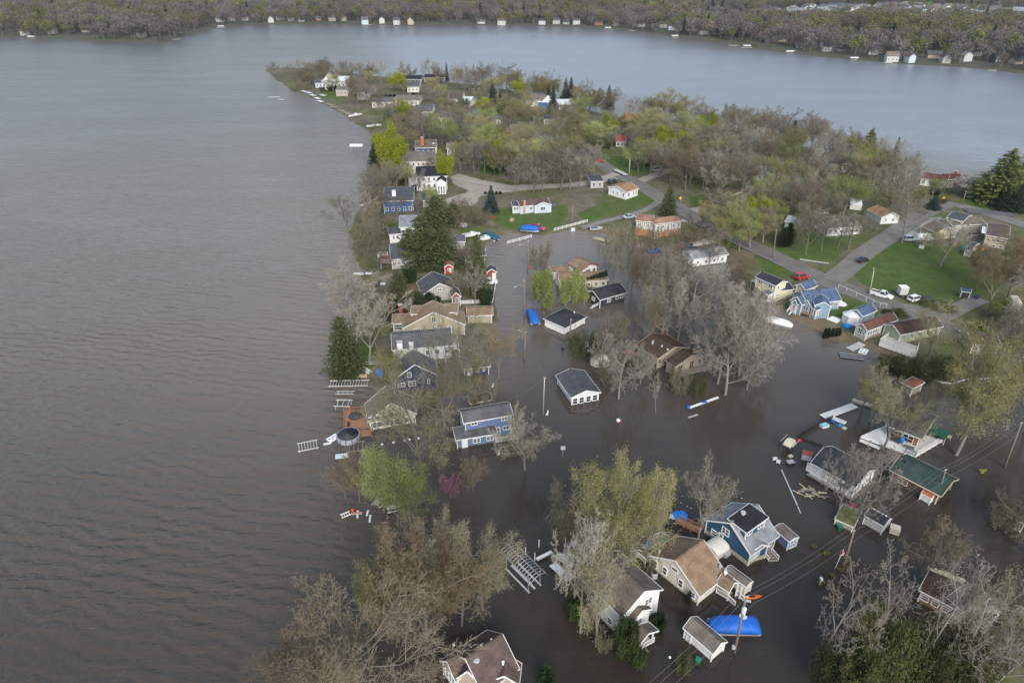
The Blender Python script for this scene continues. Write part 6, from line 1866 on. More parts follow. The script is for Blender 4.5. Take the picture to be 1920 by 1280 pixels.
wire(TOPS['e'], TOPS['j'], 'service wire from the lamp pole to the pole by the round shrub', .5)
wire(TOPS['i'], gp(950, 752, 4.9), 'service wire from the short grey pole to the slate-blue house', .5)
wire(TOPS['e'], gp(905, 668, 3.4), 'service wire from the lamp pole toward the dark navy house', .5)
wire(TOPS['f'], gp(926, 563, 3.5), 'service wire from the lamp pole to the tan house fence', .4)
wire(TOPS['a'], gp(1262, 1098, 4.4), 'service wire from the transformer pole to the beige house', .4)
wire(TOPS['l'], gp(1865, 393, 5), 'service wire from the bay lawn pole across the court', .4)


def globe_lamp(base, top, label):
    P = gl(*base)
    h_ = max(1.2, min(3.0, z_at(P.y, top[1]) - P.z))
    t = thing('lamp_post', label, 'lamp post', P)
    MB().tube([(0, 0, -1), (0, 0, h_ - .15)], .05, 6).obj('post', DARK, t)
    MB().lathe((0, 0, h_ - .1), [(.02, -.02), (.13, .05), (.17, .16), (.13, .28), (.03, .34)], 10).obj('globe', WHITE, t, smooth=True)


globe_lamp(F5(70, 1150), F5(88, 970), 'black lamp post with white globe in flood water beside the white shed')
globe_lamp(F8(1455, 1075), F8(1472, 1005), 'black lamp post with white globe off the white-railed deck')

# ================================================================ yard, dock and flood things
def P_(q, z=0.0):
    return gl(*q, z)


def slab(name, label, cat, a, b, width, z, m, thick=.18, group=None, boards=0, posts=False, bm=None):
    """a deck, dock or panel lying from pixel a to pixel b; boards > 0 lays it as separate planks"""
    p, q = P_(a, z), P_(b, z)
    d = q - p
    t = thing(name, label, cat, ((p.x + q.x) / 2, (p.y + q.y) / 2, (p.z + q.z) / 2 - thick), math.atan2(d.y, d.x), group)
    L_ = d.length
    if boards:
        me = MB().box((0, 0, 0), (L_ / boards - .04, width, .06)).mesh('dock_board', m)
        for i in range(boards):
            link('dock_board', me, t, (-L_ / 2 + L_ * (i + .5) / boards, 0, thick - .03 + random.uniform(-.008, .008)))
        fr = MB()
        for sy in (-1, 1): fr.box((0, sy * (width / 2 - .1), thick / 2 - .04), (L_, .1, thick - .04))
        fr.obj('dock_frame', bm or GREYM, t)
    else:
        mb = MB(); mb.box((0, 0, thick / 2), (L_, width, thick)); mb.obj('panel', m, t)
        fr = MB()
        for sy in (-1, 1): fr.box((0, sy * width / 2, thick / 2), (L_ + .06, .06, thick + .05))
        fr.obj('edge_rail', bm or GREYM, t)
    if posts:
        for sx in (-1, 1):
            for sy in (-1, 1):
                MB().tube([(sx * (L_ / 2 - .2), sy * (width / 2 + .06), -1.2), (sx * (L_ / 2 - .2), sy * (width / 2 + .06), .9)], .05, 6).obj('dock_post', GREYM, t)
    return t


DW = mat('dock_white', (.66, .67, .68), .6, .1, 1.5)
DP = 'stacked white dock sections behind the white two-storey house'
for a, b, w in (((330, 110), (485, 268), 1.1), ((208, 232), (395, 345), 1.3), ((312, 232), (462, 300), 1.0), ((170, 312), (268, 400), 1.3), ((285, 410), (350, 435), 1.0)):
    slab('dock_section', 'white dock section lying behind the white two-storey house', 'dock', F1(*a), F1(*b), w, .5, DW, group=DP, boards=6)
slab('floating_dock', 'long white plank dock floating in the flood by the brown deck house', 'dock', F3(560, 188), F3(838, 88), 1.7, .3, DECKW, boards=14)
slab('floating_dock', 'short white dock arm beside floating blue rubbish', 'dock', F3(605, 178), F3(760, 240), 1.2, .25, DECKW, boards=8)
slab('floating_dock', 'half-sunk narrow white dock along the white deck', 'dock', F3(880, 385), F3(1055, 458), 1.0, .05, DECKW, boards=10)
slab('floating_dock', 'narrow white floating dock with blue float off the green bush', 'dock', D3(1110, 440), D3(1305, 370), .55, .2, WHITE, boards=10)
t = slab('floating_plank', 'short pale plank floating below the narrow dock', 'plank', D3(1105, 506), D3(1166, 485), .3, .1, WOODG)
c = P_(D3(1210, 405), .2); tag(MB().box((c.x, c.y, .25), (1.1, .4, .24), .3).obj('blue_float', mat('float_blue', (.02, .1, .5), .5, .1)), 'blue float strapped to the narrow white dock', 'float')
c = P_(D3(1103, 440), .2); tag(MB().lathe((c.x, c.y, .0), [(.1, 0), (.35, .1), (.4, .35), (.3, .6), (.1, .65)], 10).obj('blue_drum', mat('float_blue', (0, 0, 0))), 'blue drum at the end of the narrow white dock', 'drum')
slab('floating_pole', 'long white pole floating in open flood water', 'pole', F3(208, 642), F3(342, 942), .14, .08, WHITE, .12)
slab('floating_pole', 'short white pole end drifting off the long pole', 'pole', F3(346, 955), F3(370, 1010), .12, .08, WHITE, .12)
for a, b, lb in ((E5(395, 455), E5(505, 525), 'tilted white dock ramp by the blue tarp'), (E5(285, 530), E5(340, 535), 'white square swim platform off the terrace'), (E5(360, 560), E5(470, 548), 'yellowed dock board by the tilted ramp'),
                 (E4(20, 595), E4(140, 592), 'white dock piece under the big pale lakeside tree'), (E4(160, 590), E4(240, 588), 'short white dock piece under the lakeside tree'), (E4(250, 715), E4(400, 710), 'pale dock among cedars at the lake edge'), (C6(475, 690), C6(555, 680), 'pale dock slab off the above-ground pool'),
                 (E3(100, 680), E3(200, 640), 'white lakeside dock below the bright blue house'), (E3(210, 640), E3(345, 552), 'narrow white gangway to the bright blue house'), (E1(15, 492), E1(130, 490), 'submerged pale raft off the point'), (E1(112, 514), E1(175, 514), 'white swim raft off the point')):
    slab('dock', lb, 'dock', a, b, 1.3, .35, mat('dock_board_yellow', (.55, .45, .25), .8, .15) if 'yellow' in lb else DW, boards=5, posts=False)
for x, y, l in ((350, 425, 1), (400, 440, 2), (440, 465, 3), (485, 495, 4), (540, 465, 5), (515, 525, 6)):
    slab('dock', 'small white dock on the shore of the wooded point', 'dock', E1(x, y), E1(x + 42, y + 12), 2.4, .4, DW, group='white docks along the point', boards=3, posts=True)
for x, y in ((600, 560), (650, 585), (720, 620), (760, 640), (800, 655)):
    slab('dock', 'grey dock on the shore between point and cruisers', 'dock', E1(x, y), E1(x + 60, y + 8), 1.8, .4, WOODG, group='grey docks along the shore', boards=4, posts=True)


DG = mat('dock_grey', (.5, .5, .49), .6, .15, 2)


def lattice_dock(a, b, c, label, z, n, m=None, name='lattice_dock', cat='dock', lift=False):
    """an open dock or canopy frame: two rails with separate rungs"""
    A, B, C = (gl(*q, z) for q in (a, b, c))
    u, w = B - A, C - B
    ang = math.atan2(u.y, u.x); L_, W_ = u.length, w.length
    sg = 1 if u.x * w.y - u.y * w.x > 0 else -1
    ctr = A + u / 2 + w / 2
    t = thing(name, label, cat, (ctr.x, ctr.y, base_h(ctr.x, ctr.y)), ang)
    m = m or GREYM
    me = MB().box((0, 0, 0), (.09, W_, .09)).mesh('rung', m)
    for i in range(n):
        link('rung', me, t, (-L_ / 2 + L_ * (i + .5) / n, 0, z))
    for sy in (-1, 1):
        MB().box((0, sy * W_ / 2, z + .02), (L_, .12, .14)).obj('side_rail', m, t)
    if lift:
        for sx in (-1, 1):
            for sy in (-1, 1):
                MB().tube([(sx * L_ * .42, sy * W_ * .38, -1), (sx * L_ * .42, sy * W_ * .38, z)], .06, 6).obj('post', m, t)
    return t, L_, W_


lattice_dock(E5(92, 662), E5(490, 655), E5(485, 600), 'long white ladder-like dock frame jutting into the lake', .5, 14, DG)
lattice_dock(E5(150, 860), E5(315, 862), E5(312, 800), 'white boat lift frame beside the orange deck', 1.0, 3, DG, 'boat_lift', 'boat lift', True)
lattice_dock(E5(160, 740), E5(345, 738), E5(342, 712), 'thin grey dock frame beside the ladder-like dock', .5, 4, GREYM)
lattice_dock(C6(560, 660), C6(665, 650), C6(640, 600), 'low brown dock frame with white posts off the pool', .4, 4, WOODG, 'lattice_dock', 'dock', True)
lattice_dock(C6(255, 660), C6(380, 635), C6(365, 590), 'white boat lift with solar paddles in the open lake', .6, 7, DG, 'boat_lift', 'boat lift', True)
lattice_dock(F8(1130, 870), F8(1205, 905), F8(1265, 830), 'white rack of pipes beside the floating white raft', .5, 6, WHITE, 'pipe_rack', 'rack')
# canopy-less boat lift with curved ribs
A, B, C = (gp(*C7(*q), 3.4) for q in ((1465, 480), (1650, 665), (1745, 618)))
u, w = B - A, C - B
L_, W_ = u.length, w.length
ctr = (A + C) / 2
t = thing('boat_lift', 'open boat lift with bare arched canopy ribs beside white dock sections', 'boat lift', (ctr.x, ctr.y, 0), math.atan2(u.y, u.x))
for i in range(14):
    x = -L_ / 2 + L_ * i / 13
    MB().tube([(x, -W_ / 2, 3.1), (x, -W_ * .42, 3.4), (x, -W_ * .2, 3.62), (x, 0, 3.7), (x, W_ * .2, 3.62), (x, W_ * .42, 3.4), (x, W_ / 2, 3.1)], .045, 5).obj('rib', ALU, t)
for y, z in ((-W_ / 2, 3.1), (0, 3.72), (W_ / 2, 3.1)):
    MB().tube([(-L_ / 2, y, z), (L_ / 2, y, z)], .05, 5).obj('long_rail', ALU, t)
for sx in (-1, 1):
    for sy in (-1, 1):
        MB().tube([(sx * L_ * .36, sy * W_ * .4, -1), (sx * L_ * .36, sy * W_ * .4, 3.2)], .07, 6).obj('post', ALU, t)
MB().box((0, 0, .1), (L_ * .76, .3, .25)).obj('cradle', GREYM, t)
for sy in (-1, 1): MB().box((0, sy * W_ * .4, .05), (L_ * .78, .2, .3)).obj('base_beam', GREYM, t)
slab('dock_section', 'white gangway with handrail beside the ribbed boat lift', 'dock', C7(1685, 535), C7(1775, 490), .5, .6, WHITE)
for q in ((1697, 465, 420), (1617, 510, 460), (1672, 545, 508)):
    P = P_(C7(q[0], q[1])); tag(MB().tube([(P.x, P.y, -1), (P.x, P.y, 1.6)], .07, 6).obj('dock_pipe', WHITE), 'white dock pipe standing in the water near the ribbed boat lift', 'pipe', 'white dock pipes')
# tube canopy lifts on the lake
A, B = gp(*E1(835, 975), 2.2), gp(*E1(965, 972), 2.2)
t = thing('boat_lift', 'boat lift with rounded white canopy off the lime-green maple', 'boat lift', ((A.x + B.x) / 2, A.y, 0))
L_ = (B - A).length
MB().loft([[(x, math.cos(k * math.pi / 8) * 1.5, 2.0 + math.sin(k * math.pi / 8) * .9) for k in range(9)] for x in (-L_ / 2, -L_ / 4, 0, L_ / 4, L_ / 2)]).obj('canopy', mat('canopy_pale', (.6, .63, .66), .5, .08), t)
for i in range(4):
    for sy in (-1, 1):
        MB().tube([(-L_ * .4 + L_ * .8 * i / 3, sy * 1.4, -1), (-L_ * .4 + L_ * .8 * i / 3, sy * 1.4, 2.0)], .07, 6).obj('post', GREYM, t)
lattice_dock(E1(795, 908), E1(860, 906), E1(858, 892), 'small grey dock frame drifting off the lime-green maple', .5, 4, WOODG)

# covered boat on lift by the floating dock
A, B, C = (gp(*F3(*q), 1.7) for q in ((215, 410), (290, 440), (345, 385)))
u, w = B - A, C - B
ctr = (A + C) / 2
t = thing('boat_lift', 'jet-ski lift holding a cream covered craft in the flood', 'boat lift', (ctr.x, ctr.y, 0), math.atan2(w.y, w.x))
MB().loft([[(x, -k, 1.3), (x, k, 1.3), (x, k * .75, z), (x, -k * .75, z)] for x, k, z in ((-1.4, .7, 1.5), (-1.0, .9, 1.8), (0, .95, 1.95), (.9, .85, 1.8), (1.4, .4, 1.5))]).obj('cover', mat('cover_cream', (.62, .56, .4), .6, .1), t)
for sx in (-1, 1):
    for sy in (-1, 1):
        MB().tube([(sx * 1.3, sy * 1.2, -1), (sx * 1.3, sy * 1.2, 1.9)], .06, 6).obj('post', DARK, t)
for sy in (-1, 1): MB().tube([(-1.5, sy * 1.2, 1.9), (1.5, sy * 1.2, 1.9)], .05, 6).obj('top_rail', GREYM, t)
MB().box((0, 0, 1.2), (2.4, 1.6, .1)).obj('cradle', GREYM, t)

# fences
def fence(pts, label, h, m, step=2.0, rails=2, name='fence', slats=0, post=.1, gz=0.0, cat='fence'):
    Q = [P_(p) for p in pts]
    o = Q[0].copy()
    t = thing(name, label, cat, o)
    for a, b in zip(Q, Q[1:]):
        n = max(1, int(round((b - a).length / step)))
        for i in range(n + (b is Q[-1])):
            p = a.lerp(b, i / n) - o
            MB().box((p.x, p.y, p.z + h / 2 - .4), (post, post, h + .8)).obj('post', m, t)
        for k in range(rails):
            z = h * (.95 if rails == 1 else .3 + .62 * k / (rails - 1))
            MB().beam(a - o + Vector((0, 0, z)), b - o + Vector((0, 0, z)), .05, .13 if not slats and rails > 1 else .07).obj('rail', m, t)
        if slats:
            L_ = (b - a).length
            k = int(L_ / slats)
            sm = MB()
            for i in range(k):
                p = a.lerp(b, (i + .5) / k) - o
                sm.box((p.x, p.y, p.z + h * .48), (slats * .55, .03, h * .9), math.atan2((b - a).y, (b - a).x))
            so_ = sm.obj('picket', m, t); so_['kind'] = 'stuff'
    return t


fence([D8(555, 535), D8(680, 502), D8(806, 468)], 'white rail fence along the lawn edge above the flood', 1.1, WHITE, 1.6, 3)
fence([D8(204, 632), D8(388, 583)], 'white rail fence standing in the flooded turnaround', 1.1, WHITE, 2.4, 3)
fence([F8(1022, 268), F8(1100, 305), F8(1200, 350), F8(1300, 395), F8(1435, 458), F8(1500, 462)], 'white wire fence along the road beside the blue cottage', 1.2, WHITE, 2.2, 1, post=.07)
BLK = mat('fence_black', (.03, .03, .033), .6, .1)
fence([F2(180, 270), F2(330, 345), F2(420, 400), F2(530, 450), F2(640, 505)], 'black metal fence behind the beige house', 1.1, BLK, 1.8, 2, slats=.16, post=.07)
fence([F3(345, 375), F3(450, 310), F3(545, 255), F3(640, 210)], 'black metal fence along the white floating dock', 1.1, BLK, 1.8, 2, slats=.16, post=.07)
fence([F3(345, 375), F3(480, 420), F3(600, 470)], 'black metal fence toward the stilted house', .5, BLK, 1.8, 2, slats=.16, post=.07)
fence([C4(88, 668), C4(180, 640), C4(290, 610), C4(396, 588)], 'dark rail fence in the flood behind the hip-roofed garage', 1.0, mat('fence_brown', (.1, .08, .065), .9), 2.2, 3)
fence([D8(1130, 660), D8(1250, 672), D8(1360, 690), D8(1460, 680)], 'grey board fence at the flood edge below the half-timbered house', 1.7, WOODG, 2.4, 2, slats=.22)
fence([C5(180, 640), C5(300, 590), C5(372, 555)], 'low wooden fence beside the pale yellow house', .9, WOODG, 2.2, 2)
fence([E4(1200, 965), E4(1450, 955), E4(1690, 945)], 'white picket fence by the long tan garage', 1.1, WHITE, 2.4, 2, slats=.2)
fence([E4(1690, 945), E4(1705, 850), E4(1722, 745)], 'white fence along the flooded street by the white SUV', 1.0, WHITE, 2.4, 2, slats=.2)
fence([E5(235, 470), E5(420, 450), E5(700, 435)], 'pale rail fence along the terrace lawn', .8, mat('rail_pale', (.5, .5, .48), .7), 2.0, 2)
t = thing('lake_terrace', 'red-brown paved lakeside terrace with white edging', 'terrace', P_(E5(200, 420)))
q = [P_(E5(*c), .5) - t.location for c in ((140, 460), (250, 465), (300, 410), (155, 370))]
quad_deck(t, q, 6, mat('terrace_red', (.2, .1, .09), .9, .2)); MB().beam(q[0] - Vector((0, 0, .2)), q[1] - Vector((0, 0, .2)), .1, .5).obj('edging', WHITE, t); MB().beam(q[0] - Vector((0, 0, .2)), q[3] - Vector((0, 0, .2)), .1, .5).obj('edging', WHITE, t)

# orange deck with tarp and pool by the cream house
o = P_(E5(340, 980))
t = thing('wooden_deck', 'orange-brown wooden deck with steps beside the cream house', 'deck', (o.x, o.y, 0))
q = [P_(E5(*c), .7) - Vector((o.x, o.y, 0)) for c in ((240, 1085), (500, 1075), (440, 900), (238, 905))]
quad_deck(t, q, 14, WOODO)
rail(t, [q[3] + Vector((.05, 0, 0)), q[2]], .8, WOODO); rail(t, [q[0], q[3]], .5, WOODO)
q2 = [P_(E5(*c), .45) - Vector((o.x, o.y, 0)) for c in ((385, 1165), (515, 1150), (500, 1090), (385, 1090))]
quad_deck(t, q2, 6, WOODO); rail(t, [q2[1], q2[2]], .8, WOODO)
for c in q + q2: MB().box((c.x, c.y, c.z - .8), (.18, .18, 1.5)).obj('deck_post', WOODO, t)
c = P_(E5(355, 955), .9)
t = thing('covered_furniture', 'patio furniture under a rumpled black tarp on the orange deck', 'tarp', (c.x, c.y, .72))
MB().loft([[(math.cos(k * .785) * r * (1.15 + .2 * math.sin(3 * k)), math.sin(k * .785) * r * (.85 + .15 * math.cos(2 * k)), z) for k in range(8)] for r, z in ((1.35, 0), (1.2, .35), (1.0, .6), (.5, .72), (.1, .75))]).obj('tarp', mat('tarp_black', (0, 0, 0)), t, smooth=True)
MB().box((.2, -.1, .3), (1.0, .9, .6)).obj('table', DARK, t)
c = P_(E5(285, 1055), .9); t = thing('patio_chair', 'dark patio chair at the deck edge', 'chair', (c.x, c.y, .72)); MB().box((0, 0, .35), (.5, .5, .08)).obj('seat', DARK, t); MB().box((0, .25, .65), (.5, .07, .55)).obj('backrest', DARK, t)
for sx in (-.2, .2):
    for sy in (-.2, .2): MB().box((sx, sy, .17), (.05, .05, .34)).obj('leg', DARK, t)
c = gp(*E5(280, 1140), 1.05)
t = thing('above_ground_pool', 'round above-ground pool with dark cover beside the orange deck', 'pool', (c.x, c.y, 0))
rp = 2.15
MB().lathe((0, 0, 0), [(rp, -.6), (rp, .95), (rp + .05, 1.0), (rp + .05, 1.05), (rp - .05, 1.05)], 32).obj('pool_wall', mat('pool_wall', (.42, .45, .5), .4, .06), t)
MB().lathe((0, 0, 1.02), [(rp - .08, .06), (rp * .7, .03), (rp * .3, 0), (.01, -.02)], 32).obj('pool_cover', mat('pool_cover', (.07, .075, .09), .5, .3, 1.0), t, smooth=True)
for k in range(12):
    a = k * math.pi / 6; MB().box((math.cos(a) * (rp + .06), math.sin(a) * (rp + .06), .3), (.14, .14, 1.5), a).obj('upright', mat('pool_upright', (.1, .12, .2), .5), t)
c = P_(E5(130, 1175), .2); t = thing('swim_float', 'white swim float with coloured pads off the pool', 'float', (c.x, c.y, .02), .9)
MB().box((0, 0, .1), (2.2, 1.5, .2)).obj('mat', WHITE, t)
for k, cl in enumerate(((.02, .2, .6), (.6, .2, .03), (.02, .3, .5), (.5, .08, .05))): MB().box((-.7 + .45 * k, .2 * (-1) ** k, .205), (.3, .4, .02)).obj('pad', mat(f'pad_{"abcd"[k]}', cl, .5), t)
slab('drifting_ladder', 'thin white ladder floating off the pool', 'ladder', E5(35, 1240), E5(110, 1225), .5, .12, WHITE)

# beige house deck with furniture
o = P_(F2(180, 600)); o.z = 0
t = thing('back_deck', 'grey deck with white railing behind the beige house', 'deck', o)
q = [gp(*F2(*c), .7) - o for c in ((12, 625), (165, 755), (405, 515), (318, 470))]
quad_deck(t, q, 12, WOODG)
rail(t, [q[1], q[0]], .95); rail(t, [q[0], q[0].lerp(q[3], .25)], .95); rail(t, [q[0].lerp(q[3], .65), q[3], q[2]], .95)
for c in q: MB().box((c.x, c.y, -.1), (.2, .2, 1.5)).obj('deck_post', WOODG, t)
c = gp(*F2(90, 620), .9); t = thing('covered_grill', 'grill under black cover on the beige house deck', 'grill', (c.x, c.y, .7))
MB().loft([[(x * k, y * k2, z) for x, y in ((-.7, -.35), (.7, -.35), (.7, .35), (-.7, .35))] for k, k2, z in ((1, 1, 0), (1, 1, .75), (.75, .9, 1.05), (.45, .6, 1.15))]).obj('cover', mat('tarp_black', (0, 0, 0)), t); MB().box((.85, 0, .5), (.3, .4, .06)).obj('side_shelf', DARK, t)
c = gp(*F2(172, 625), .7); t = thing('patio_umbrella', 'closed blue patio umbrella on the beige house deck', 'umbrella', (c.x, c.y, .7))
MB().tube([(0, 0, 0), (0, 0, 2.4)], .03, 6).obj('pole', ALU, t); MB().lathe((0, 0, .9), [(.16, 0), (.2, .2), (.12, .9), (.03, 1.5)], 10).obj('canopy', mat('umbrella_blue', (.01, .2, .5), .6), t)
for c_, lb in ((F2(130, 610), 'white plastic chair by the covered grill'), (F2(262, 580), 'white reclining chair on the beige house deck'), (F2(300, 555), 'white lounge chair by the green mat')):
    c = gp(*c_, .9); t = thing('deck_chair', lb, 'chair', (c.x, c.y, .7), random.uniform(0, 3)); MB().box((0, 0, .35), (.6, 1.0, .07)).obj('seat', WHITE, t); MB().beam((0, .5, .35), (0, .95, .85), .6, .07).obj('backrest', WHITE, t)
    for sx in (-.26, .26):
        for sy in (-.4, .4): MB().box((sx, sy, .17), (.05, .05, .34)).obj('leg', WHITE, t)
c = gp(*F2(365, 520), .75); tag(MB().box((c.x, c.y, .74), (1.0, .7, .04), .6).obj('green_mat', mat('mat_green', (.05, .35, .15), .8)), 'bright green mat on the beige house deck', 'mat')
c = gp(*F2(262, 862), .7); t = thing('air_conditioner', 'grey air conditioner unit against the beige house wall', 'air conditioner', (c.x, c.y, 0)); MB().lathe((0, 0, .3), [(.48, -.6), (.5, 0), (.5, .65), (.45, .7)], 16).obj('casing', GREYM, t); MB().lathe((0, 0, 1.0), [(.42, 0), (.4, .03), (.05, .05)], 16).obj('fan_grille', DARK, t)
# carport, cabinet, ramp by the blue house
o = gp(*F2(905, 570), 1.2); o.z = 0
t = thing('arched_carport', 'white arched fabric shelter with blue door by the blue house', 'shelter', o, NAVYH.ax)
MB().loft([[(x, math.cos(k * math.pi / 8) * 1.5, .95 + math.sin(k * math.pi / 8) * .85) for k in range(9)] for x in (-1.5, -.5, .5, 1.5)]).obj('canopy', mat('canopy_cream', (.66, .64, .58), .6, .08), t)
for sy in (-1, 1): MB().box((0, sy * 1.42, .2), (2.9, .06, 1.5)).obj('side_panel', mat('canopy_cream', (0, 0, 0)), t)
MB().box((-1.45, 0, .2), (.06, 2.7, 1.6)).obj('end_panel', mat('canopy_cream', (0, 0, 0)), t); MB().box((-1.5, -.2, .35), (.06, .9, 1.4)).obj('door', mat('float_blue', (0, 0, 0)), t)
c = gp(*F2(1005, 640), .5); t = thing('utility_cabinet', 'grey utility cabinet beside the white arched shelter', 'cabinet', (c.x, c.y, -.2), NAVYH.ax); MB().box((0, 0, .4), (1.2, 1.1, 1.1)).obj('casing', GREYM, t); MB().box((0, 0, .97), (1.3, 1.2, .06)).obj('lid', GREYM, t)
c = gp(*F2(620, 365), .4); t = thing('wooden_stairs', 'orange-brown wooden ramp with rails rising from flood water', 'stairs', (c.x, c.y, 0), math.atan2(-.6, .8))
for i in range(10): MB().box((-1.9 + .42 * i, 0, .45), (.38, 1.3, .07)).obj('tread', WOODO, t)
for sy in (-1, 1): rail(t, [(-2, sy * .68, .45), (2.1, sy * .68, .45)], .7, WOODO)
for i in range(4): MB().box((-1.9 + 1.25 * i, 0, 0), (.15, 1.3, .9)).obj('support', WOODO, t)
c = gp(*F2(535, 240), .5); t = thing('tarp_covered_table', 'round table under crumpled bright blue tarp in the flood', 'table', (c.x, c.y, -.2))
MB().loft([[(math.cos(k * .524) * r * (1 + .22 * math.sin(2.7 * k)), math.sin(k * .524) * r * (1 + .15 * math.cos(3.1 * k)), z) for k in range(12)] for r, z in ((1.35, .15), (1.2, .45), (.9, .62), (.35, .75), (.05, .78))]).obj('tarp', mat('tarp_blue', (.01, .19, .62), .45, .15, 2.0, bump=.4, bscale=4), t); MB().lathe((-1.2, -.2, .2), [(.6, 0), (.65, .1), (.6, .14)], 14).obj('table_top', GREYM, t)
c = gp(*F2(690, 290), .6); t = thing('patio_set', 'dark patio table and frame beside the ramp', 'table', (c.x, c.y, 0)); MB().box((0, 0, .8), (1.6, 1.0, .06)).obj('table_top', DARK, t)
for sx in (-.7, .7):
    for sy in (-.4, .4): MB().box((sx, sy, .2), (.07, .07, 1.2)).obj('leg', DARK, t)
# string lights
def string_lights(pts, label, z=2.3, group='strings of white globe lights'):
    Q = [gp(*F2(*p), z) for p in pts]
    o = Vector((Q[0].x, Q[0].y, 0)); t = thing('string_light', label, 'string light', o, group=group)
    w_ = MB()
    for a, b in zip(Q, Q[1:]):
        w_.tube([a.lerp(b, i / 6) - o - Vector((0, 0, .9 * (i / 6) * (1 - i / 6))) for i in range(7)], .015, 4)
    w_.obj('wire', DARK, t)
    bm = MB().lathe((0, 0, 0), [(.02, -.12), (.06, -.08), (.08, 0), (.05, .07), (.01, .09)], 8).mesh('bulb', WHITE)
    pm = MB().tube([(0, 0, -z - .8), (0, 0, .1)], .04, 5).mesh('light_post', BLK)
    for i, a in enumerate(Q):
        link('bulb', bm, t, a - o); 
        if i % 2 == 0: link('light_post', pm, t, a - o)
string_lights([(265, 190), (350, 148), (435, 108), (483, 88), (555, 50), (630, 18)], 'white globe lights strung along the black fence in the flood')
string_lights([(483, 88), (540, 122), (605, 157), (642, 178)], 'white globe lights strung over the blue tarp')
string_lights([(310, 245), (390, 290), (465, 335)], 'white globe lights strung beside the black fence behind beige house')
string_lights([(1075, 18), (1170, 75), (1260, 130)], 'white globe lights strung to the black upper roof', 4.5)
string_lights([(835, 85), (870, 105), (960, 160), (1090, 235)], 'white globe lights strung along the blue house gable', 4.2)

# sheds and bins of the south-east corner
h = House('vented_shed', 'pale grey shed with dark roof and four white vents', 'shed', 'the pale shed with dark vented roof', F3(912, 1032), F3(1085, 1122), F3(1160, 1062), 1.9, .9, siding('siding_pale_grey', (.55, .55, .55)), R_DARK, over=.12)
for i in range(4): MB().box((-h.L * .3 + i * h.L * .2, .25, 2.75), (.3, .2, .1)).obj('roof_vent', WHITE, h.root)
House('mossy_shed', 'flooded shed with moss-covered flat roof beside the vented shed', 'shed', 'the mossy-roofed shed', F3(678, 1060), F3(838, 1142), F3(880, 1010), 1.3, .25, S_TAN, mat('moss_roof', (.13, .13, .05), .95, .45, .9, bump=.4), roof_type='shed', over=.15)
def bin_(q, label, body, lid, bn, ln):
    c = gp(*q, .6); t = thing('wheeled_bin', label, 'bin', (c.x, c.y, -.1), random.uniform(0, 3))
    MB().loft([[(-.3 * k, -.3 * k, z), (.3 * k, -.3 * k, z), (.3 * k, .35 * k, z), (-.3 * k, .35 * k, z)] for k, z in ((.8, 0), (1, .95))]).obj('bin_body', mat(bn, body, .6), t); MB().box((0, .02, 1.0), (.68, .75, .1)).obj('lid', mat(ln, lid, .5), t)
bin_(F3(1028, 1128), 'dark green wheeled bin with yellow lid beside the vented shed', (.02, .1, .05), (.6, .45, .03), 'bin_green', 'lid_yellow')
bin_(F3(1045, 1132), 'wheeled bin with yellow lid touching the vented shed', (.02, .1, .05), (0, 0, 0), 'bin_green', 'lid_yellow')
bin_(F3(705, 1132), 'green wheeled bin floating by the mossy shed', (0, 0, 0), (.02, .18, .12), 'bin_green', 'lid_green')
bin_(F5(445, 1010), 'green wheeled bin tipped beside the white shed', (0, 0, 0), (0, 0, 0), 'bin_green', 'lid_green')
c = gp(*F3(1180, 1150), .6); t = thing('white_crate', 'cream square box standing in flood water by the vented shed', 'box', (c.x, c.y, -.3), -.5); MB().box((0, 0, .6), (1.4, 1.3, 1.3)).obj('casing', S_CREAM, t); MB().box((0, 0, 1.28), (1.5, 1.4, .08)).obj('lid', S_CREAM, t)
h = House('thicket_house', 'low dark brown-roofed house sunk in the thicket', 'house', 'the dark-roofed thicket house', F6(265, 690), F6(500, 800), F6(605, 645), 2.4, .5, S_BROWN, R_CHOC, wins=autow(3, 1.2, 1, 1, 'f'))
h.add(F6(500, 760), F6(590, 862), F6(700, 722), 2.6, 1.2, roof=R_GB, wall=S_CREAM, wins=[('e', 0, 1.3, 1, 1.2, 2), ('f', 0, 1.3, 1, 1)])
MB().beam(h.loc_of(*F6(335, 550), 2.6), h.loc_of(*F6(570, 640), 2.6), 1.0, .12).obj('roof_edge_board', mat('board_lichen', (.5, .47, .33), .9, .3, 2), h.root)
h = House('rust_gazebo', 'rust-red roofed gazebo beside the sandbag walls', 'gazebo', 'the rust-roofed gazebo', F7(775, 350), F7(880, 398), F7(985, 350), 2.4, .5, WOODG, shingle('shingle_red_rust', (.33, .13, .08)), over=.3, roof_type='hip', wins=())
House('white_edge_cabin', 'white cabin with lattice window in bare shrubs', 'cabin', 'the white lattice cabin', F6(895, 245), F6(960, 275), F6(1010, 190), 2.3, .8, S_WHITE, R_GREY, wins=[('f', 0, 1.3, 1.0, 1.0, 2), ('a', 0, 1.3, .8, .9, 2)])
House('tiny_blue_shed', 'small charcoal shed with blue-grey roof on the lawn', 'shed', 'the small shed on the big lawn', E8(1292, 350), E8(1385, 362), E8(1388, 330), 1.8, .5, S_CHAR, R_BLUE, over=.1)
c = P_(E8(1815, 480), .8); t = thing('covered_camper', 'cream covered camper under trees by the driveway', 'camper', (c.x, c.y, base_h(c.x, c.y)), 1.2)
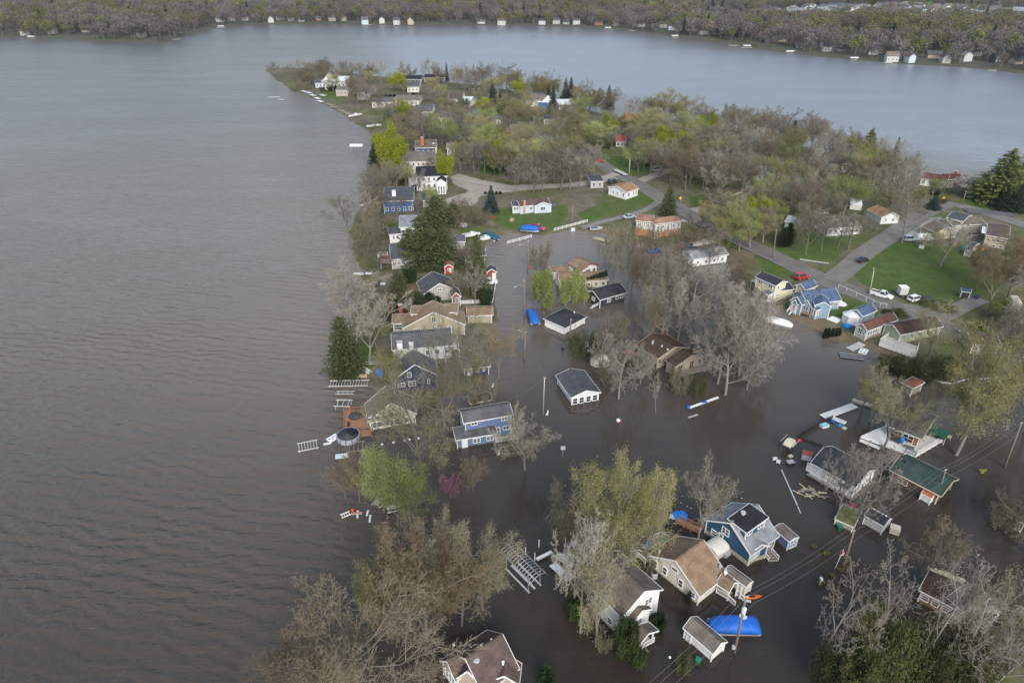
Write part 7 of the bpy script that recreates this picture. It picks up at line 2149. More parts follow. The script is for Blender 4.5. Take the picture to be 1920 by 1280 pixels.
MB().loft([[(x, -1.1, z0), (x, 1.1, z0), (x, 1.0, z1), (x, .6, z1 + .2), (x, -.6, z1 + .2), (x, -1.0, z1)] for x, z0, z1 in ((-2.6, .7, 1.8), (-2.2, .5, 2.3), (1.8, .5, 2.3), (2.5, .8, 1.7))]).obj('shell', mat('camper_cream', (.62, .58, .46), .5, .1), t); MB().box((.4, -1.1, 1.6), (1.0, .06, .6)).obj('window', GLASS, t)
for sy in (-1, 1): o = link('wheel', TYRE, t, (-.2, sy * 1.05, .34)); o.rotation_euler = (math.pi / 2, 0, 0)
# party tent and tarp
c = P_(F8(1140, 600)); t = thing('party_tent', 'white panelled party tent between garage and ranch house', 'tent', c)
MB().lathe((0, 0, 0), [(2.1, -.1), (2.1, 1.9), (2.2, 1.95), (1.1, 2.5), (.05, 2.75)], 8).obj('tent_wall', mat('tent_white', (.62, .62, .62), .6, .1), t)
for k in range(8): a = k * math.pi / 4; MB().tube([(math.cos(a) * 2.12, math.sin(a) * 2.12, -.1), (math.cos(a) * 2.12, math.sin(a) * 2.12, 2.0)], .05, 5).obj('tent_pole', GREYM, t)
o = P_(F8(985, 585)); t = thing('white_sheet', 'white sheet spread on the wet yard beside the party tent', 'sheet', o); q = [P_(F8(*c), .12) - o for c in ((905, 575), (1010, 615), (1062, 575), (960, 545))]
mb = MB(); mb.add([*q, *(p - Vector((0, 0, .15)) for p in q)], [(0, 1, 2, 3), (0, 4, 5, 1), (1, 5, 6, 2), (2, 6, 7, 3), (3, 7, 4, 0)]); mb.obj('sheet', WHITE, t)
c = P_(F8(1115, 645), .3); tag(MB().loft([[(c.x + math.cos(k) * r, c.y + math.sin(k) * r * .8, c.z - .3 + z) for k in range(6)] for r, z in ((1.2, 0), (1.1, .5), (.5, .8), (.1, .85))]).obj('blue_tarp', mat('tarp_blue', (0, 0, 0))), 'bundle under bright blue tarp by the ranch house', 'tarp')
o = P_(F8(1050, 430)); t = thing('round_trampoline', 'white ring paddling pool on the cottage lawn', 'pool', o); MB().lathe((0, 0, 0), [(1.3, 0), (1.45, .15), (1.3, .3), (1.1, .2)], 18).obj('rim', WHITE, t)
# rafts
c = P_(F8(1150, 950), .2); t = thing('black_raft', 'black lattice of floats drifting near the pipe rack', 'raft', (c.x, c.y, 0), -.25)
for i in range(5):
    for j in range(3): MB().box((-2.0 + i, -.9 + .9 * j, .15), (.92, .62, .3)).obj('float_block', mat('float_black', (.025, .03, .045), .5, .2), t)
for j in range(3): MB().box((0, -.9 + .9 * j, .33), (5, .16, .06)).obj('strap', GREYM, t)
c = P_(F8(1275, 895), .2); t = thing('white_raft', 'white inflatable raft with cup holes beside the pipe rack', 'raft', (c.x, c.y, 0), .9); MB().box((0, 0, .12), (2.6, 1.7, .24)).obj('raft_body', WHITE, t)
for sx in (-.7, .7):
    for sy in (-.4, .4): MB().lathe((sx, sy, .23), [(.2, 0), (.2, .03), (.12, .03)], 10).obj('cup_hole', DARK, t)
Q = [gp(*D2(*q), .18) for q in ((1250, 210), (1300, 245), (1370, 272), (1440, 280), (1500, 262), (1560, 245), (1640, 250), (1740, 238))]
tag(MB().tube(Q, .22, 8).obj('floating_boom', WHITE, smooth=True), 'long white floating boom curving under the big olive tree', 'boom')
for q, an, lb in (((880, 235), 1.0, 'purple kayak hauled up by the hedge'), ((915, 215), 1.2, 'second purple kayak beside the first by the hedge')):
    c = P_(F7(*q), .4); t = thing('kayak', lb, 'kayak', (c.x, c.y, base_h(c.x, c.y) + .1), an)
    MB().loft([[(x, -w, .15), (x, 0, 0), (x, w, .15), (x, w * .6, .32), (x, -w * .6, .32)] for x, w in ((-1.5, .05), (-.8, .35), (.8, .35), (1.5, .05))]).obj('hull', mat('kayak_purple', (.12, .08, .42), .4), t); MB().lathe((0, 0, .3), [(.28, 0), (.28, .05), (.18, .05)], 10, sx=1.4, sy=.8).obj('cockpit', DARK, t)
# sandbag walls
SB_ = mat('sandbag', (.58, .53, .42), .95, .15, 3)
bag = MB().loft([[(x, -w, .02), (x, -w * .7, .2), (x, w * .7, .2), (x, w, .02)] for x, w in ((-.42, .12), (-.3, .26), (.3, .26), (.42, .12))]).mesh('sandbag', SB_)
for a, b, lb in ((F7(372, 515), F7(635, 595), 'long sandbag wall in the flood by the deck house'), (F7(490, 475), F7(625, 522), 'middle sandbag wall under bronze-budding tree'), (F7(570, 420), F7(725, 472), 'sandbag wall nearest the rust-roofed gazebo')):
    p, q = P_(a), P_(b); d = (q - p); n = int(d.length / .8); t = thing('sandbag_wall', lb, 'sandbags', (p.x, p.y, 0), math.atan2(d.y, d.x), 'sandbag walls')
    for lay in range(3):
        for row in range(2):
            for i in range(n): link('sandbag', bag, t, (i * .8 + .4 * (lay % 2), (row - .5) * .5 + random.uniform(-.08, .08), lay * .18 - .1 + random.uniform(-.03, .03)), random.uniform(-.2, .2))
# debris of planks
c = P_(F3(475, 835)); t = thing('lumber_debris', 'tangle of pale broken planks floating below the stilted house', 'debris', (c.x, c.y, 0))
for i in range(22):
    a = random.gauss(-.6, .5); l = random.uniform(.8, 2.6)
    MB().box((0, 0, 0), (l, random.uniform(.14, .32), .05)).obj('plank', mat('plank_pale', (.55, .46, .29), .9, .25, 3) if i % 3 else WOODG, t, loc=(random.gauss(0, 1.1), random.gauss(0, .7), .03 + .035 * (i % 5)), rz=a)
# small yard things in the flood
def box_thing(name, label, cat, q, dims, m, rz=0.0, top=None):
    c = P_(q, dims[2] / 2); t = thing(name, label, cat, (c.x, c.y, base_h(c.x, c.y) - .1), rz)
    MB().box((0, 0, dims[2] / 2), dims).obj('body', m, t); MB().box((0, 0, dims[2] + .03), (dims[0] + .08, dims[1] + .08, .08)).obj('lid', top or m, t)
    return t
box_thing('patio_box', 'grey-topped wicker table floating by the jet-ski lift', 'table', F3(282, 580), (1.3, .9, .6), DARK, .3, CONC)
for q, lb in (((148, 548), 'white patio chair floating upright by the jet-ski lift'), ((180, 572), 'tipped white patio chair by the jet-ski lift')):
    c = P_(F3(*q), .3); t = thing('patio_chair', lb, 'chair', (c.x, c.y, -.1), random.uniform(0, 6)); MB().box((0, 0, .35), (.65, .65, .08)).obj('seat', WHITE, t); MB().box((0, .32, .7), (.65, .08, .7)).obj('backrest', WHITE, t)
    for sx in (-.28, .28):
        MB().box((sx, 0, .55), (.08, .6, .06)).obj('armrest', WHITE, t)
        for sy in (-.26, .26): MB().box((sx, sy, .15), (.07, .07, .4)).obj('leg', WHITE, t)
box_thing('red_box', 'white cabinet with red lid against the stilted house', 'cabinet', F3(425, 520), (1.6, 1.4, 1.3), WHITE, -.4, mat('lid_red', (.4, .1, .07), .6))
box_thing('cooler', 'white and turquoise cooler box by the floating dock', 'cooler', F3(575, 262), (1.6, 1.0, .5), WHITE, .4, mat('turquoise', (.25, .55, .6), .5))
for q, lb, cl, nm in (((650, 225), 'blue plastic crate by the floating dock arm', (.02, .12, .5), 'crate_blue'), ((710, 265), 'bright blue plastic tub by the floating dock arm', (.01, .25, .65), 'tub_blue'), ((360, 390), 'red plastic box on the fence end', (.5, .03, .04), 'box_red'), ((820, 948), 'red plastic tub behind the mossy shed', (0, 0, 0), 'box_red'), ((285, 525), 'cream bucket by the wicker table', (.6, .55, .4), 'bucket_cream'), ((745, 285), 'tan cushion floating by the dock arm', (.5, .45, .35), 'cushion_tan')):
    box_thing('plastic_tub', lb, 'tub', F3(*q), (.8, .6, .3), mat(nm, cl, .5, .1), .5)
# deck furniture of the deck house
for q, cl, nm, lb in (((1170, 350), (.05, .05, .05), 'furn_dark', 'dark wicker armchair on the white deck'), ((1200, 370), (.2, .05, .05), 'furn_maroon', 'maroon chair on the white deck'), ((1130, 330), (.05, .2, .15), 'furn_teal', 'teal chair on the white deck'), ((1300, 400), (.25, .04, .06), 'furn_red', 'red rocking chair on the white deck'), ((1300, 450), (.16, .12, .1), 'furn_brown', 'long brown table on the white deck'), ((1545, 360), (.03, .03, .03), 'furn_black', 'black barrel planter on the white deck'), ((1185, 395), (.06, .06, .06), 'furn_char', 'charcoal sofa on the white deck'), ((1640, 365), (.5, .42, .25), 'furn_cream', 'cream cushion box at the deck end')):
    c = DECKH.root.matrix_world; p = gp(*F3(*q), 1.0); t = thing('deck_furniture', lb, 'furniture', (p.x, p.y, .75), random.uniform(0, 3)); m_ = mat(nm, cl, .7, .15)
    big = 'table' in lb or 'sofa' in lb
    MB().box((0, 0, .4), (1.7 if big else .8, .8, .1)).obj('seat', m_, t)
    if 'table' not in lb: MB().box((0, .36, .7), (1.7 if big else .8, .1, .6)).obj('backrest', m_, t)
    for sx in (-.35, .35):
        for sy in (-.3, .3): MB().box((sx * (2 if big else 1), sy, .17), (.08, .08, .36)).obj('leg', m_, t)
p = gp(*F3(1235, 395), 1.2); t = thing('patio_umbrella', 'closed bright blue umbrella cover on the white deck', 'umbrella', (p.x, p.y, .75)); MB().lathe((0, 0, .1), [(.35, 0), (.42, .3), (.38, 1.0), (.15, 1.35), (.02, 1.4)], 10).obj('canopy', mat('tarp_blue', (0, 0, 0)), t); MB().lathe((0, 0, 0), [(.3, 0), (.3, .1), (.05, .12)], 10).obj('base', DARK, t)
p = gp(*F3(1570, 320), 2.6); t = thing('green_awning', 'dark green striped awning over the deck end', 'awning', (p.x, p.y, .75), DECKH.ax)
for i in range(7): MB().beam((-1.3 + .4 * i, -1.1, 1.6), (-1.3 + .4 * i, 1.1, 2.1), .38, .05).obj('awning_slat', mat('awning_green', (.015, .11, .06), .6), t)
for sx in (-1.3, 1.2): MB().box((sx, -1.05, .8), (.08, .08, 1.6)).obj('awning_post', WHITE, t)
# picnic table and playthings at the lake
def picnic(q, label, rz):
    c = P_(q, .6); t = thing('picnic_table', label, 'picnic table', (c.x, c.y, -.15), rz); PT = mat('table_pale', (.55, .52, .46), .8, .12)
    for i in range(4): MB().box((0, -.33 + .22 * i, .72), (2.2, .2, .05)).obj('top_board', PT, t)
    for sy in (-.8, .8): MB().box((0, sy, .42), (2.2, .28, .05)).obj('bench', PT, t)
    for sx in (-.8, .8):
        for sy in (-.5, .5): MB().beam((sx, sy * 1.4, -.2), (sx, sy * .3, .7), .1, .1).obj('leg', PT, t)
picnic(C7(742, 185), 'pale picnic table standing in the lake beneath green trees', 1.1)
picnic(C7(823, 222), 'white picnic bench half hidden in green branches', .3)
for a, b, lb, m_, nm in (((570, 262), (635, 258), 'orange float boom beside the white dock frame', (.75, .1, .02), 'float_orange'), ((608, 285), (610, 245), 'white post leaning over the orange float', (.75, .75, .74), 'post_white'), ((665, 272), (673, 243), 'white dock post near the picnic table', (0, 0, 0), 'post_white'), ((682, 310), (686, 270), 'white dock post farthest from the picnic table', (0, 0, 0), 'post_white')):
    slab('float_boom', lb, 'float', C7(*a), C7(*b), .3, .2, mat(nm, m_, .5), .25)
c = P_(C7(580, 243), .2); tag(MB().lathe((c.x, c.y, 0), [(.05, -.1), (.28, .1), (.3, .3), (.1, .5)], 10).obj('buoy', mat('float_orange', (0, 0, 0)), smooth=True), 'round orange-red buoy by the white dock frame', 'buoy')
lattice_dock(C7(515, 290), C7(570, 268), C7(560, 250), 'bent white handrail frame beside orange floats', .5, 4, WHITE)
for q, lb in ((C6(1455, 680), 'white stake leaning in the water before the slate-blue house'), (C6(1420, 275), 'thin stake in the flooded street'), (C6(1745, 440), 'pale mooring stake beside the pale silvery tree'), (D3(165, 490), 'short pale stake by the lone grey pole')):
    c = P_(q); t = thing('stake', lb, 'stake', (c.x, c.y, 0)); MB().beam((0, 0, -.8), (.15, 0, 1.1), .12, .12).obj('stake_post', WHITE, t); MB().beam((-.3, 0, -.2), (.12, 0, .7), .1, .1).obj('brace', WHITE, t)
for q, lb in (((620, 1240), 'stone-like white buoy by the big trunk'), ((735, 1220), 'white buoy in a line under the big tree'), ((848, 1200), 'white buoy in a line under the big tree'), ((895, 1190), 'white buoy in a line under the big tree'), ((985, 1178), 'white buoy in a line under the big tree')):
    c = P_(E5(*q), .15); tag(MB().lathe((c.x, c.y, 0), [(.1, -.15), (.26, .05), (.27, .18), (.1, .3)], 10).obj('buoy', WHITE, smooth=True), lb, 'buoy', 'white buoys under the big tree')
c = P_(D3(637, 525), .2); t = thing('floating_ball', 'white and red round float on the weed patch', 'float', (c.x, c.y, 0)); MB().lathe((0, 0, 0), [(.1, -.1), (.4, .05), (.45, .3), (.2, .55)], 10).obj('shell', WHITE, t, smooth=True); MB().box((.5, -.1, .05), (.5, .4, .2)).obj('tray', mat('box_red', (0, 0, 0)), t)
c = P_(C4(705, 955), .3); t = thing('red_canopy', 'salmon-red round canopy in the thicket', 'canopy', (c.x, c.y, 0)); MB().lathe((0, 0, 1.4), [(1.3, 0), (1.1, .2), (.5, .45), (.03, .55)], 12).obj('canopy_top', mat('salmon', (.6, .16, .1), .6), t); MB().tube([(0, 0, -.5), (0, 0, 1.6)], .05, 6).obj('pole', GREYM, t)
c = P_(C4(515, 985), .6); t = thing('garden_dome', 'cream rounded garden shelter half buried in the thicket', 'shelter', (c.x, c.y, 0)); MB().lathe((0, 0, 0), [(1.9, -.3), (1.9, 1.0), (1.5, 1.7), (.7, 2.1), (.05, 2.2)], 14, sx=1.2).obj('dome', S_CREAM, t); MB().box((0, -1.88, .5), (.9, .1, 1.5)).obj('door', S_TAN, t)
c = P_(E3(1300, 900), .5); t = thing('tarp_pile', 'grey tarped pile in the bare brush', 'tarp', (c.x, c.y, base_h(c.x, c.y))); MB().loft([[(math.cos(k * .785) * r * 1.6, math.sin(k * .785) * r * (1 + .2 * math.sin(k * 2)), z) for k in range(8)] for r, z in ((1.6, 0), (1.4, .8), (.8, 1.3), (.1, 1.4))]).obj('tarp', CONC, t); MB().box((2, .5, .4), (1, .8, .8)).obj('crate', WOODG, t)
# signs, flag, mailbox
def sign(q, top, label, col, nm, diamond=True):
    P = P_(q); h_ = max(1.8, min(3.2, z_at(P.y, top[1]) - P.z)); t = thing('road_sign', label, 'sign', P); MB().tube([(0, 0, -.3), (0, 0, h_)], .04, 6).obj('post', GREYM, t)
    o = MB().box((0, 0, 0), (.85, .04, .85)).obj('plate', mat(nm, col, .4), t, loc=(0, -.06, h_ - .1)); o.rotation_euler = (0, R(45) if diamond else 0, 0)
sign(D8(1500, 320), D8(1496, 290), 'yellow diamond road sign beside the road below the wood', (.75, .45, .01), 'sign_yellow'); sign(E7(1103, 640), E7(1100, 592), 'orange-yellow diamond sign at the side street bend', (.75, .4, .01), 'sign_amber')
sign(D8(365, 850), D8(367, 800), 'red sign plate on a post in the flooded street', (.5, .03, .03), 'sign_red', False); sign(C6(1840, 690), C6(1840, 635), 'white notice board in the water by the pale silvery tree', (.5, .55, .52), 'sign_pale', False)
P = P_(D1(592, 590)); h_ = max(3, z_at(P.y, D1(610, 480)[1])); t = thing('flagpole', 'flagpole with small striped flag in the flood', 'flagpole', P); MB().tube([(0, 0, -1), (.4, 0, h_)], .05, 6).obj('pole', WHITE, t)
FR, FB = mat('flag_red', (.5, .03, .04), .7), mat('flag_navy', (.02, .03, .15), .7)
for i in range(7): MB().box((.38, -.06, h_ - 1.5 + .12 * i + .3), (.62, .02, .118)).obj('flag_stripe', FR if i % 2 == 0 else WHITE, t)
MB().box((.2, -.075, h_ - .65), (.27, .02, .42)).obj('flag_canton', FB, t)
for q, lb in (((570, 640), 'yellow-flowering potted shrub by the flagpole'), ((618, 605), 'small yellow-green tub plant by the flagpole'), ((515, 685), 'yellow plant beside the white letterbox'), ((462, 470), 'yellow marker plant beside the blue shed'), ((540, 512), 'slim yellow-green plant between blue shed and flagpole')):
    c = P_(D1(*q)); t = thing('potted_plant', lb, 'plant', (c.x, c.y, -.1)); MB().lathe((0, 0, 0), [(.2, -.2), (.28, .25)], 8).obj('pot', DARK, t)
    C_ = np.random.default_rng(int(q[0])).normal(size=(70, 3)) * np.array([.22, .22, .16]) + np.array([0, 0, .5]); v, f = leaf_quads(C_, .12, np.random.default_rng(3)); me = np_mesh('foliage', v, f); me.materials.append(foliage('leaves_yellow', (.22, .19, .03), (.32, .27, .05), transl=.2)); link('foliage', me, t)
c = P_(D1(502, 685)); t = thing('letterbox', 'white letterbox post standing in flood water', 'letterbox', (c.x, c.y, 0)); MB().box((0, 0, .3), (.14, .14, 1.4)).obj('post', WHITE, t); MB().box((0, -.05, 1.1), (.3, .55, .3)).obj('box', WHITE, t)
c = P_(D2(1635, 880)); t = thing('garden_ornament', 'yellow-green vest-like scarecrow figure on a stake in the flood', 'scarecrow', (c.x, c.y, 0)); MB().tube([(0, 0, -.6), (0, 0, 1.6)], .05, 6).obj('stake', DARK, t); MB().beam((-.7, 0, .9), (.7, 0, .75), .25, .3).obj('sleeves', mat('vest_yellow', (.2, .2, .04), .7), t); MB().loft([[(-.3 * k, -.15, z), (.3 * k, -.15, z), (.3 * k, .15, z), (-.3 * k, .15, z)] for k, z in ((1, .1), (1.1, .6), (.9, 1.0))]).obj('vest', mat('vest_yellow', (0, 0, 0)), t)
# playset on lawn, benches, blue tarp
t = box_thing('blue_tarp_bundle', 'blue tarped bundle on the lakeside terrace bank', 'tarp', E5(595, 525), (1.4, 1.8, .7), mat('tarp_blue', (0, 0, 0)), .4)
for q, lb, cl, nm in ((E7(1225, 1040), 'pink plastic playhouse on the lawn', (.55, .28, .2), 'toy_pink'), (E7(1325, 1095), 'turquoise play slide beside the grey shed', (.05, .35, .4), 'toy_turquoise'), (E7(1490, 1100), 'orange ride-on toy beside the grey shed', (.6, .2, .03), 'toy_orange'), (E7(895, 1080), 'white garden bench on the lawn', (.65, .65, .63), 'bench_white'), (E8(1445, 410), 'dark blue barrel at the driveway end', (.02, .04, .12), 'barrel_blue'), (D8(240, 448), 'pinkish fire pit ring on the cottage lawn', (.5, .36, .28), 'pit_pink'), (D8(80, 430), 'red lawn swing by the blue spruce', (.35, .05, .04), 'swing_red'), (D8(698, 520), 'small white and blue boat shell by the rail fence', (.6, .68, .75), 'shell_pale'), (D8(555, 335), 'dark blue picnic bench behind the pale cottage', (.1, .13, .22), 'bench_navy')):
    t = box_thing('yard_furniture', lb, 'yard furniture', q, (1.3, 1.0, .8), mat(nm, cl, .6, .1), random.uniform(0, 3))
slab('stone_kerb', 'pale curved stone edging below the flowering slope', 'edging', C5(425, 305), C5(620, 330), .3, .2, CONC)
slab('white_barrier', 'white concrete barrier along the road by the half-timbered house', 'barrier', C4(1065, 40), C4(1110, 62), .5, .6, WHITE, .6)
slab('fallen_dock', 'pale yellow dock slab stranded at the flooded turnaround', 'dock', C4(475, 160), C4(578, 188), 1.8, .3, mat('dock_board_yellow', (0, 0, 0)), boards=6)

# ================================================================ person wading in the flooded street
P = P_(C4(266, 922))
t = thing('person', 'person in dark clothes and waders walking through the flooded street', 'person', (P.x, P.y, -.35), R(200))
me = bpy.data.meshes.new('body')
vs = [(0, 0, .95), (0, 0, 1.15), (0, .02, 1.38), (0, .02, 1.5), (0, .05, 1.6), (0, .07, 1.7), (.2, .0, 1.4), (.27, .05, 1.15), (.24, .2, .95), (-.2, .0, 1.4), (-.27, -.02, 1.15), (-.26, .1, .92), (.1, .02, .9), (.12, .14, .5), (.12, .05, .06), (.12, .2, .02), (-.1, -.02, .9), (-.12, -.04, .5), (-.12, -.2, .08), (-.12, -.06, .02),
      (.22, .27, .9), (-.26, .16, .86)]
es = [(0, 1), (1, 2), (2, 3), (3, 4), (4, 5), (2, 6), (6, 7), (7, 8), (2, 9), (9, 10), (10, 11), (0, 12), (12, 13), (13, 14), (14, 15), (0, 16), (16, 17), (17, 18), (18, 19), (8, 20), (11, 21)]
me.from_pydata(vs, es, [])
rad = [.17, .16, .19, .065, .1, .085, .085, .06, .04, .085, .06, .04, .105, .075, .06, .05, .105, .075, .06, .05, .035, .035]
body = link('body', me, t)
md = body.modifiers.new('skin', 'SKIN')
for i, v in enumerate(me.skin_vertices[0].data):
    v.radius = (rad[i], rad[i]); v.use_root = (i == 0)
body.modifiers.new('sub', 'SUBSURF').levels = 1
me.materials.append(mat('dark_clothes', (.025, .028, .032), .85, .15))
MB().lathe((0, .05, 1.68), [(.1, -.06), (.125, 0), (.11, .09), (.03, .13)], 10).obj('hood', mat('hood_dark', (.03, .035, .03), .9), t, smooth=True)
MB().lathe((0, .145, 1.6), [(.02, -.09), (.065, -.03), (.06, .06), (.02, .08)], 8, sy=.5).obj('face', mat('skin', (.45, .28, .2), .6), t, smooth=True)

# ================================================================ where the trees stand
T = tree
# foreground, south-west to south-east
T('dome', 675, 1335, 1143, 320); T('dome', 560, 1320, 1195, 150)
T('bronze', 800, 1200, 985, 200); T('bronze', 866, 1174, 1045, 120); T('greyolive', 905, 1145, 985, 130); T('olive', 735, 1195, 1060, 125); T('greyolive', 840, 1140, 978, 120)
T('bronze', 770, 1180, 1010, 150); T('green', 700, 1180, 1090, 70)
T('green', 746, 985, 850, 100); T('green', 770, 978, 880, 90); T('green', 720, 960, 855, 90); T('brown', 648, 935, 858, 75); T('brown', 674, 942, 850, 65)
T('redbud', 842, 938, 890, 38); T('brown', 887, 925, 862, 58); T('pale', 985, 880, 755, 118); T('shrub_bare', 958, 850, 822, 36)
T('sparse', 790, 897, 690, 210); T('bare', 850, 760, 560, 150); T('sparse', 880, 735, 640, 110); T('bronze', 935, 710, 600, 85); T('olive', 740, 735, 655, 60); T('shrub_bare', 905, 770, 715, 60)
T('sparse', 835, 800, 690, 110); T('shrub_bare', 710, 800, 768, 30)
T('pale', 672, 590, 478, 130); T('pale', 693, 680, 540, 125); T('pale', 655, 620, 520, 90); T('cedar', 650, 702, 596, 66); T('olive', 705, 650, 600, 45); T('brown', 720, 600, 545, 50); T('greyolive', 710, 520, 462, 55)
T('cedar', 795, 498, 400, 78); T('cedar', 832, 498, 425, 66); T('cedar', 770, 488, 425, 55); T('cedar', 896, 552, 440, 44); T('cedar', 752, 592, 505, 55); T('cedar', 785, 585, 540, 38); T('shrub_dark', 769, 535, 500, 26); T('shrub_dark', 805, 575, 548, 36)
T('shrub_dark', 912, 575, 540, 24); T('bare', 890, 580, 490, 45); T('brown', 860, 560, 500, 40); T('cedar', 818, 425, 362, 58); T('cedar', 850, 420, 375, 40); T('green', 812, 395, 345, 28); T('bare', 783, 405, 352, 30)
T('blue_spruce', 921, 397, 342, 28); T('bare', 656, 443, 360, 78); T('bare', 700, 470, 395, 60); T('shrub_bare', 690, 480, 420, 70); T('shrub_bare', 700, 455, 410, 60); T('shrub_green', 725, 440, 415, 40); T('shrub_bare', 872, 425, 380, 60); T('brown', 860, 410, 360, 55); T('shrub_bare', 900, 420, 385, 45)
T('lime', 737, 345, 231, 62); T('spruce', 706, 312, 250, 28); T('lime', 836, 350, 277, 36); T('bare', 715, 370, 300, 70); T('bare', 735, 365, 290, 60); T('shrub_green', 745, 345, 325, 40); T('green', 805, 370, 340, 25)
T('willow', 1019, 578, 506, 44); T('willow', 1072, 572, 510, 46); T('shrub_bare', 1012, 505, 452, 50); T('bare', 1120, 505, 440, 40)
for x, y, tp, w in ((1170, 570, 450, 90), (1205, 600, 455, 80), (1238, 610, 465, 70), (1150, 520, 440, 50), (1265, 560, 450, 70), (1185, 540, 448, 60)): T('brown' if x % 2 else 'bare', x, y, tp, w)
for x, y, tp, w in ((1300, 640, 505, 140), (1385, 705, 560, 130), (1340, 690, 540, 130), (1420, 690, 590, 80), (1360, 740, 610, 120), (1395, 640, 545, 90), (1320, 610, 500, 110), (1400, 730, 620, 90), (1270, 640, 530, 80), (1370, 660, 535, 100), (1345, 720, 580, 110)): T('pale', x, y, tp, w)
for x, y, tp, w in ((1160, 748, 640, 85), (1130, 700, 620, 60), (1200, 720, 640, 60)): T('pale', x, y, tp, w)
T('greyolive', 1240, 640, 530, 80); T('greyolive', 1270, 610, 510, 80); T('snag', 1230, 775, 695, 30); T('shrub_green', 1098, 670, 625, 62); T('shrub_bare', 1140, 720, 680, 50); T('shrub_green', 1308, 742, 705, 28); T('shrub_bare', 1270, 735, 690, 50)
T('shrub_bare', 1190, 690, 650, 50); T('arborvitae', 1258, 712, 685, 9); T('arborvitae', 1225, 705, 682, 8); T('shrub_bare', 1150, 640, 590, 60); T('brown', 1215, 650, 560, 60)
for x, y, tp, w in ((1150, 470, 425, 50), (1180, 465, 420, 45), (1235, 470, 430, 60), (1280, 475, 420, 60), (1330, 500, 430, 55), (1395, 540, 470, 55), (1388, 548, 500, 40)): T('shrub_bare' if x < 1260 else 'brown', x, y, tp, w)
T('green', 1385, 470, 385, 100); T('olive', 1405, 465, 395, 85); T('olive', 1345, 470, 380, 90); T('greyolive', 1305, 465, 400, 60); T('olive', 1430, 455, 395, 60)
T('olive', 1793, 853, 640, 180); T('olive', 1920, 815, 650, 160); T('olive', 1850, 760, 640, 120); T('sparse', 1742, 668, 575, 110); T('sparse', 1655, 842, 705, 130); T('greyolive', 1690, 830, 720, 90); T('bronze', 1615, 770, 690, 60); T('olive', 1630, 790, 715, 70)
T('pale', 1566, 978, 828, 80); T('pale', 1600, 992, 850, 90); T('pale', 1648, 905, 838, 62)
T('snag', 1525, 1255, 1052, 110); T('snag', 1652, 1250, 1045, 100); T('snag', 1702, 1280, 1060, 120); T('snag', 1770, 1300, 1110, 150); T('snag', 1850, 1310, 1150, 170); T('brown', 1735, 1088, 985, 110); T('snag', 1600, 1290, 1130, 80); T('bare', 1800, 1200, 1080, 90)
for x, y, tp, w in ((1560, 1290, 1210, 90), (1620, 1290, 1170, 120), (1690, 1280, 1180, 110), (1640, 1250, 1160, 90), (1740, 1290, 1190, 110), (1800, 1300, 1210, 100), (1590, 1320, 1230, 90)): T('shrub_green', x, y, tp, w)
T('shrub_bare', 1830, 1180, 1110, 80); T('shrub_bare', 1890, 1150, 1080, 80); T('brown', 1925, 1040, 915, 140); T('shrub_bare', 1910, 1240, 1150, 80); T('brown', 1895, 990, 930, 70); T('shrub_bare', 1880, 985, 955, 60); T('bare', 1940, 1010, 860, 120)
T('olive', 1130, 1118, 865, 150); T('pale', 1088, 1186, 955, 105); T('sparse', 1118, 1210, 1010, 140); T('olive', 1180, 1060, 870, 130); T('greyolive', 1075, 1090, 905, 110); T('pale', 1309, 1008, 845, 110); T('greyolive', 1215, 1030, 905, 80)
T('shrub_dark', 1080, 1150, 1105, 40); T('shrub_dark', 1172, 1225, 1165, 42); T('shrub_dark', 1194, 1245, 1210, 30); T('shrub_bare', 1130, 1215, 1180, 40); T('shrub_bare', 1110, 1180, 1145, 30); T('shrub_dark', 1234, 1180, 1152, 22); T('arborvitae', 1025, 1290, 1250, 34); T('shrub_green', 1280, 1252, 1232, 38); T('shrub_bare', 1215, 1075, 1050, 30); T('arborvitae', 1290, 1128, 1108, 10)
for i in range(7): T('arborvitae', 1101 + i * 5.6, 540 - i * .8, 520 - i * 2.2, 9)
for x in (1545, 1551, 1559.5, 1566, 1572): T('arborvitae', x, 634 - (x - 1545) * .18, 615 - (x - 1545) * .1, 8)
# shrubs round the east houses
for x, y, tp, w in ((1690, 702, 670, 60), (1730, 712, 675, 60), (1770, 705, 670, 70), (1660, 690, 665, 40), (1685, 590, 576, 42), (1830, 640, 600, 60), (1760, 580, 560, 60), (1880, 610, 560, 70)): T('shrub_green', x, y, tp, w)
T('shrub_bare', 1400, 565, 535, 40); T('shrub_dark', 1670, 590, 578, 30); T('shrub_bare', 1425, 588, 574, 24); T('shrub_bare', 1730, 400, 385, 24)
# upper east
T('cedar', 1252, 404, 343, 32); T('arborvitae', 1475, 462, 412, 20); T('arborvitae', 1466, 463, 420, 18); T('bare', 1690, 456, 350, 90); T('bare', 1762, 499, 395, 105); T('olive', 1745, 470, 420, 40); T('bare', 1540, 470, 390, 60); T('bare', 1590, 468, 380, 80); T('bare', 1570, 470, 385, 60); T('bare', 1510, 478, 395, 60)
T('pine', 1868, 378, 277, 92); T('pine', 1896, 370, 300, 50); T('spruce', 1905, 395, 335, 45); T('spruce', 1880, 392, 350, 40); T('bare', 1915, 350, 280, 50); T('blossom', 1805, 362, 325, 60); T('blossom', 1780, 362, 335, 30); T('redbud', 1752, 350, 338, 20); T('blue_spruce', 1748, 392, 360, 30); T('shrub_green', 1762, 382, 366, 24); T('shrub_dark', 1752, 365, 350, 18)
for x, y, tp, w in ((1850, 590, 450, 110), (1890, 560, 440, 110), (1920, 600, 470, 110), (1830, 540, 455, 70), (1910, 520, 430, 90)): T('bronze' if x % 20 else 'bare', x, y, tp, w)
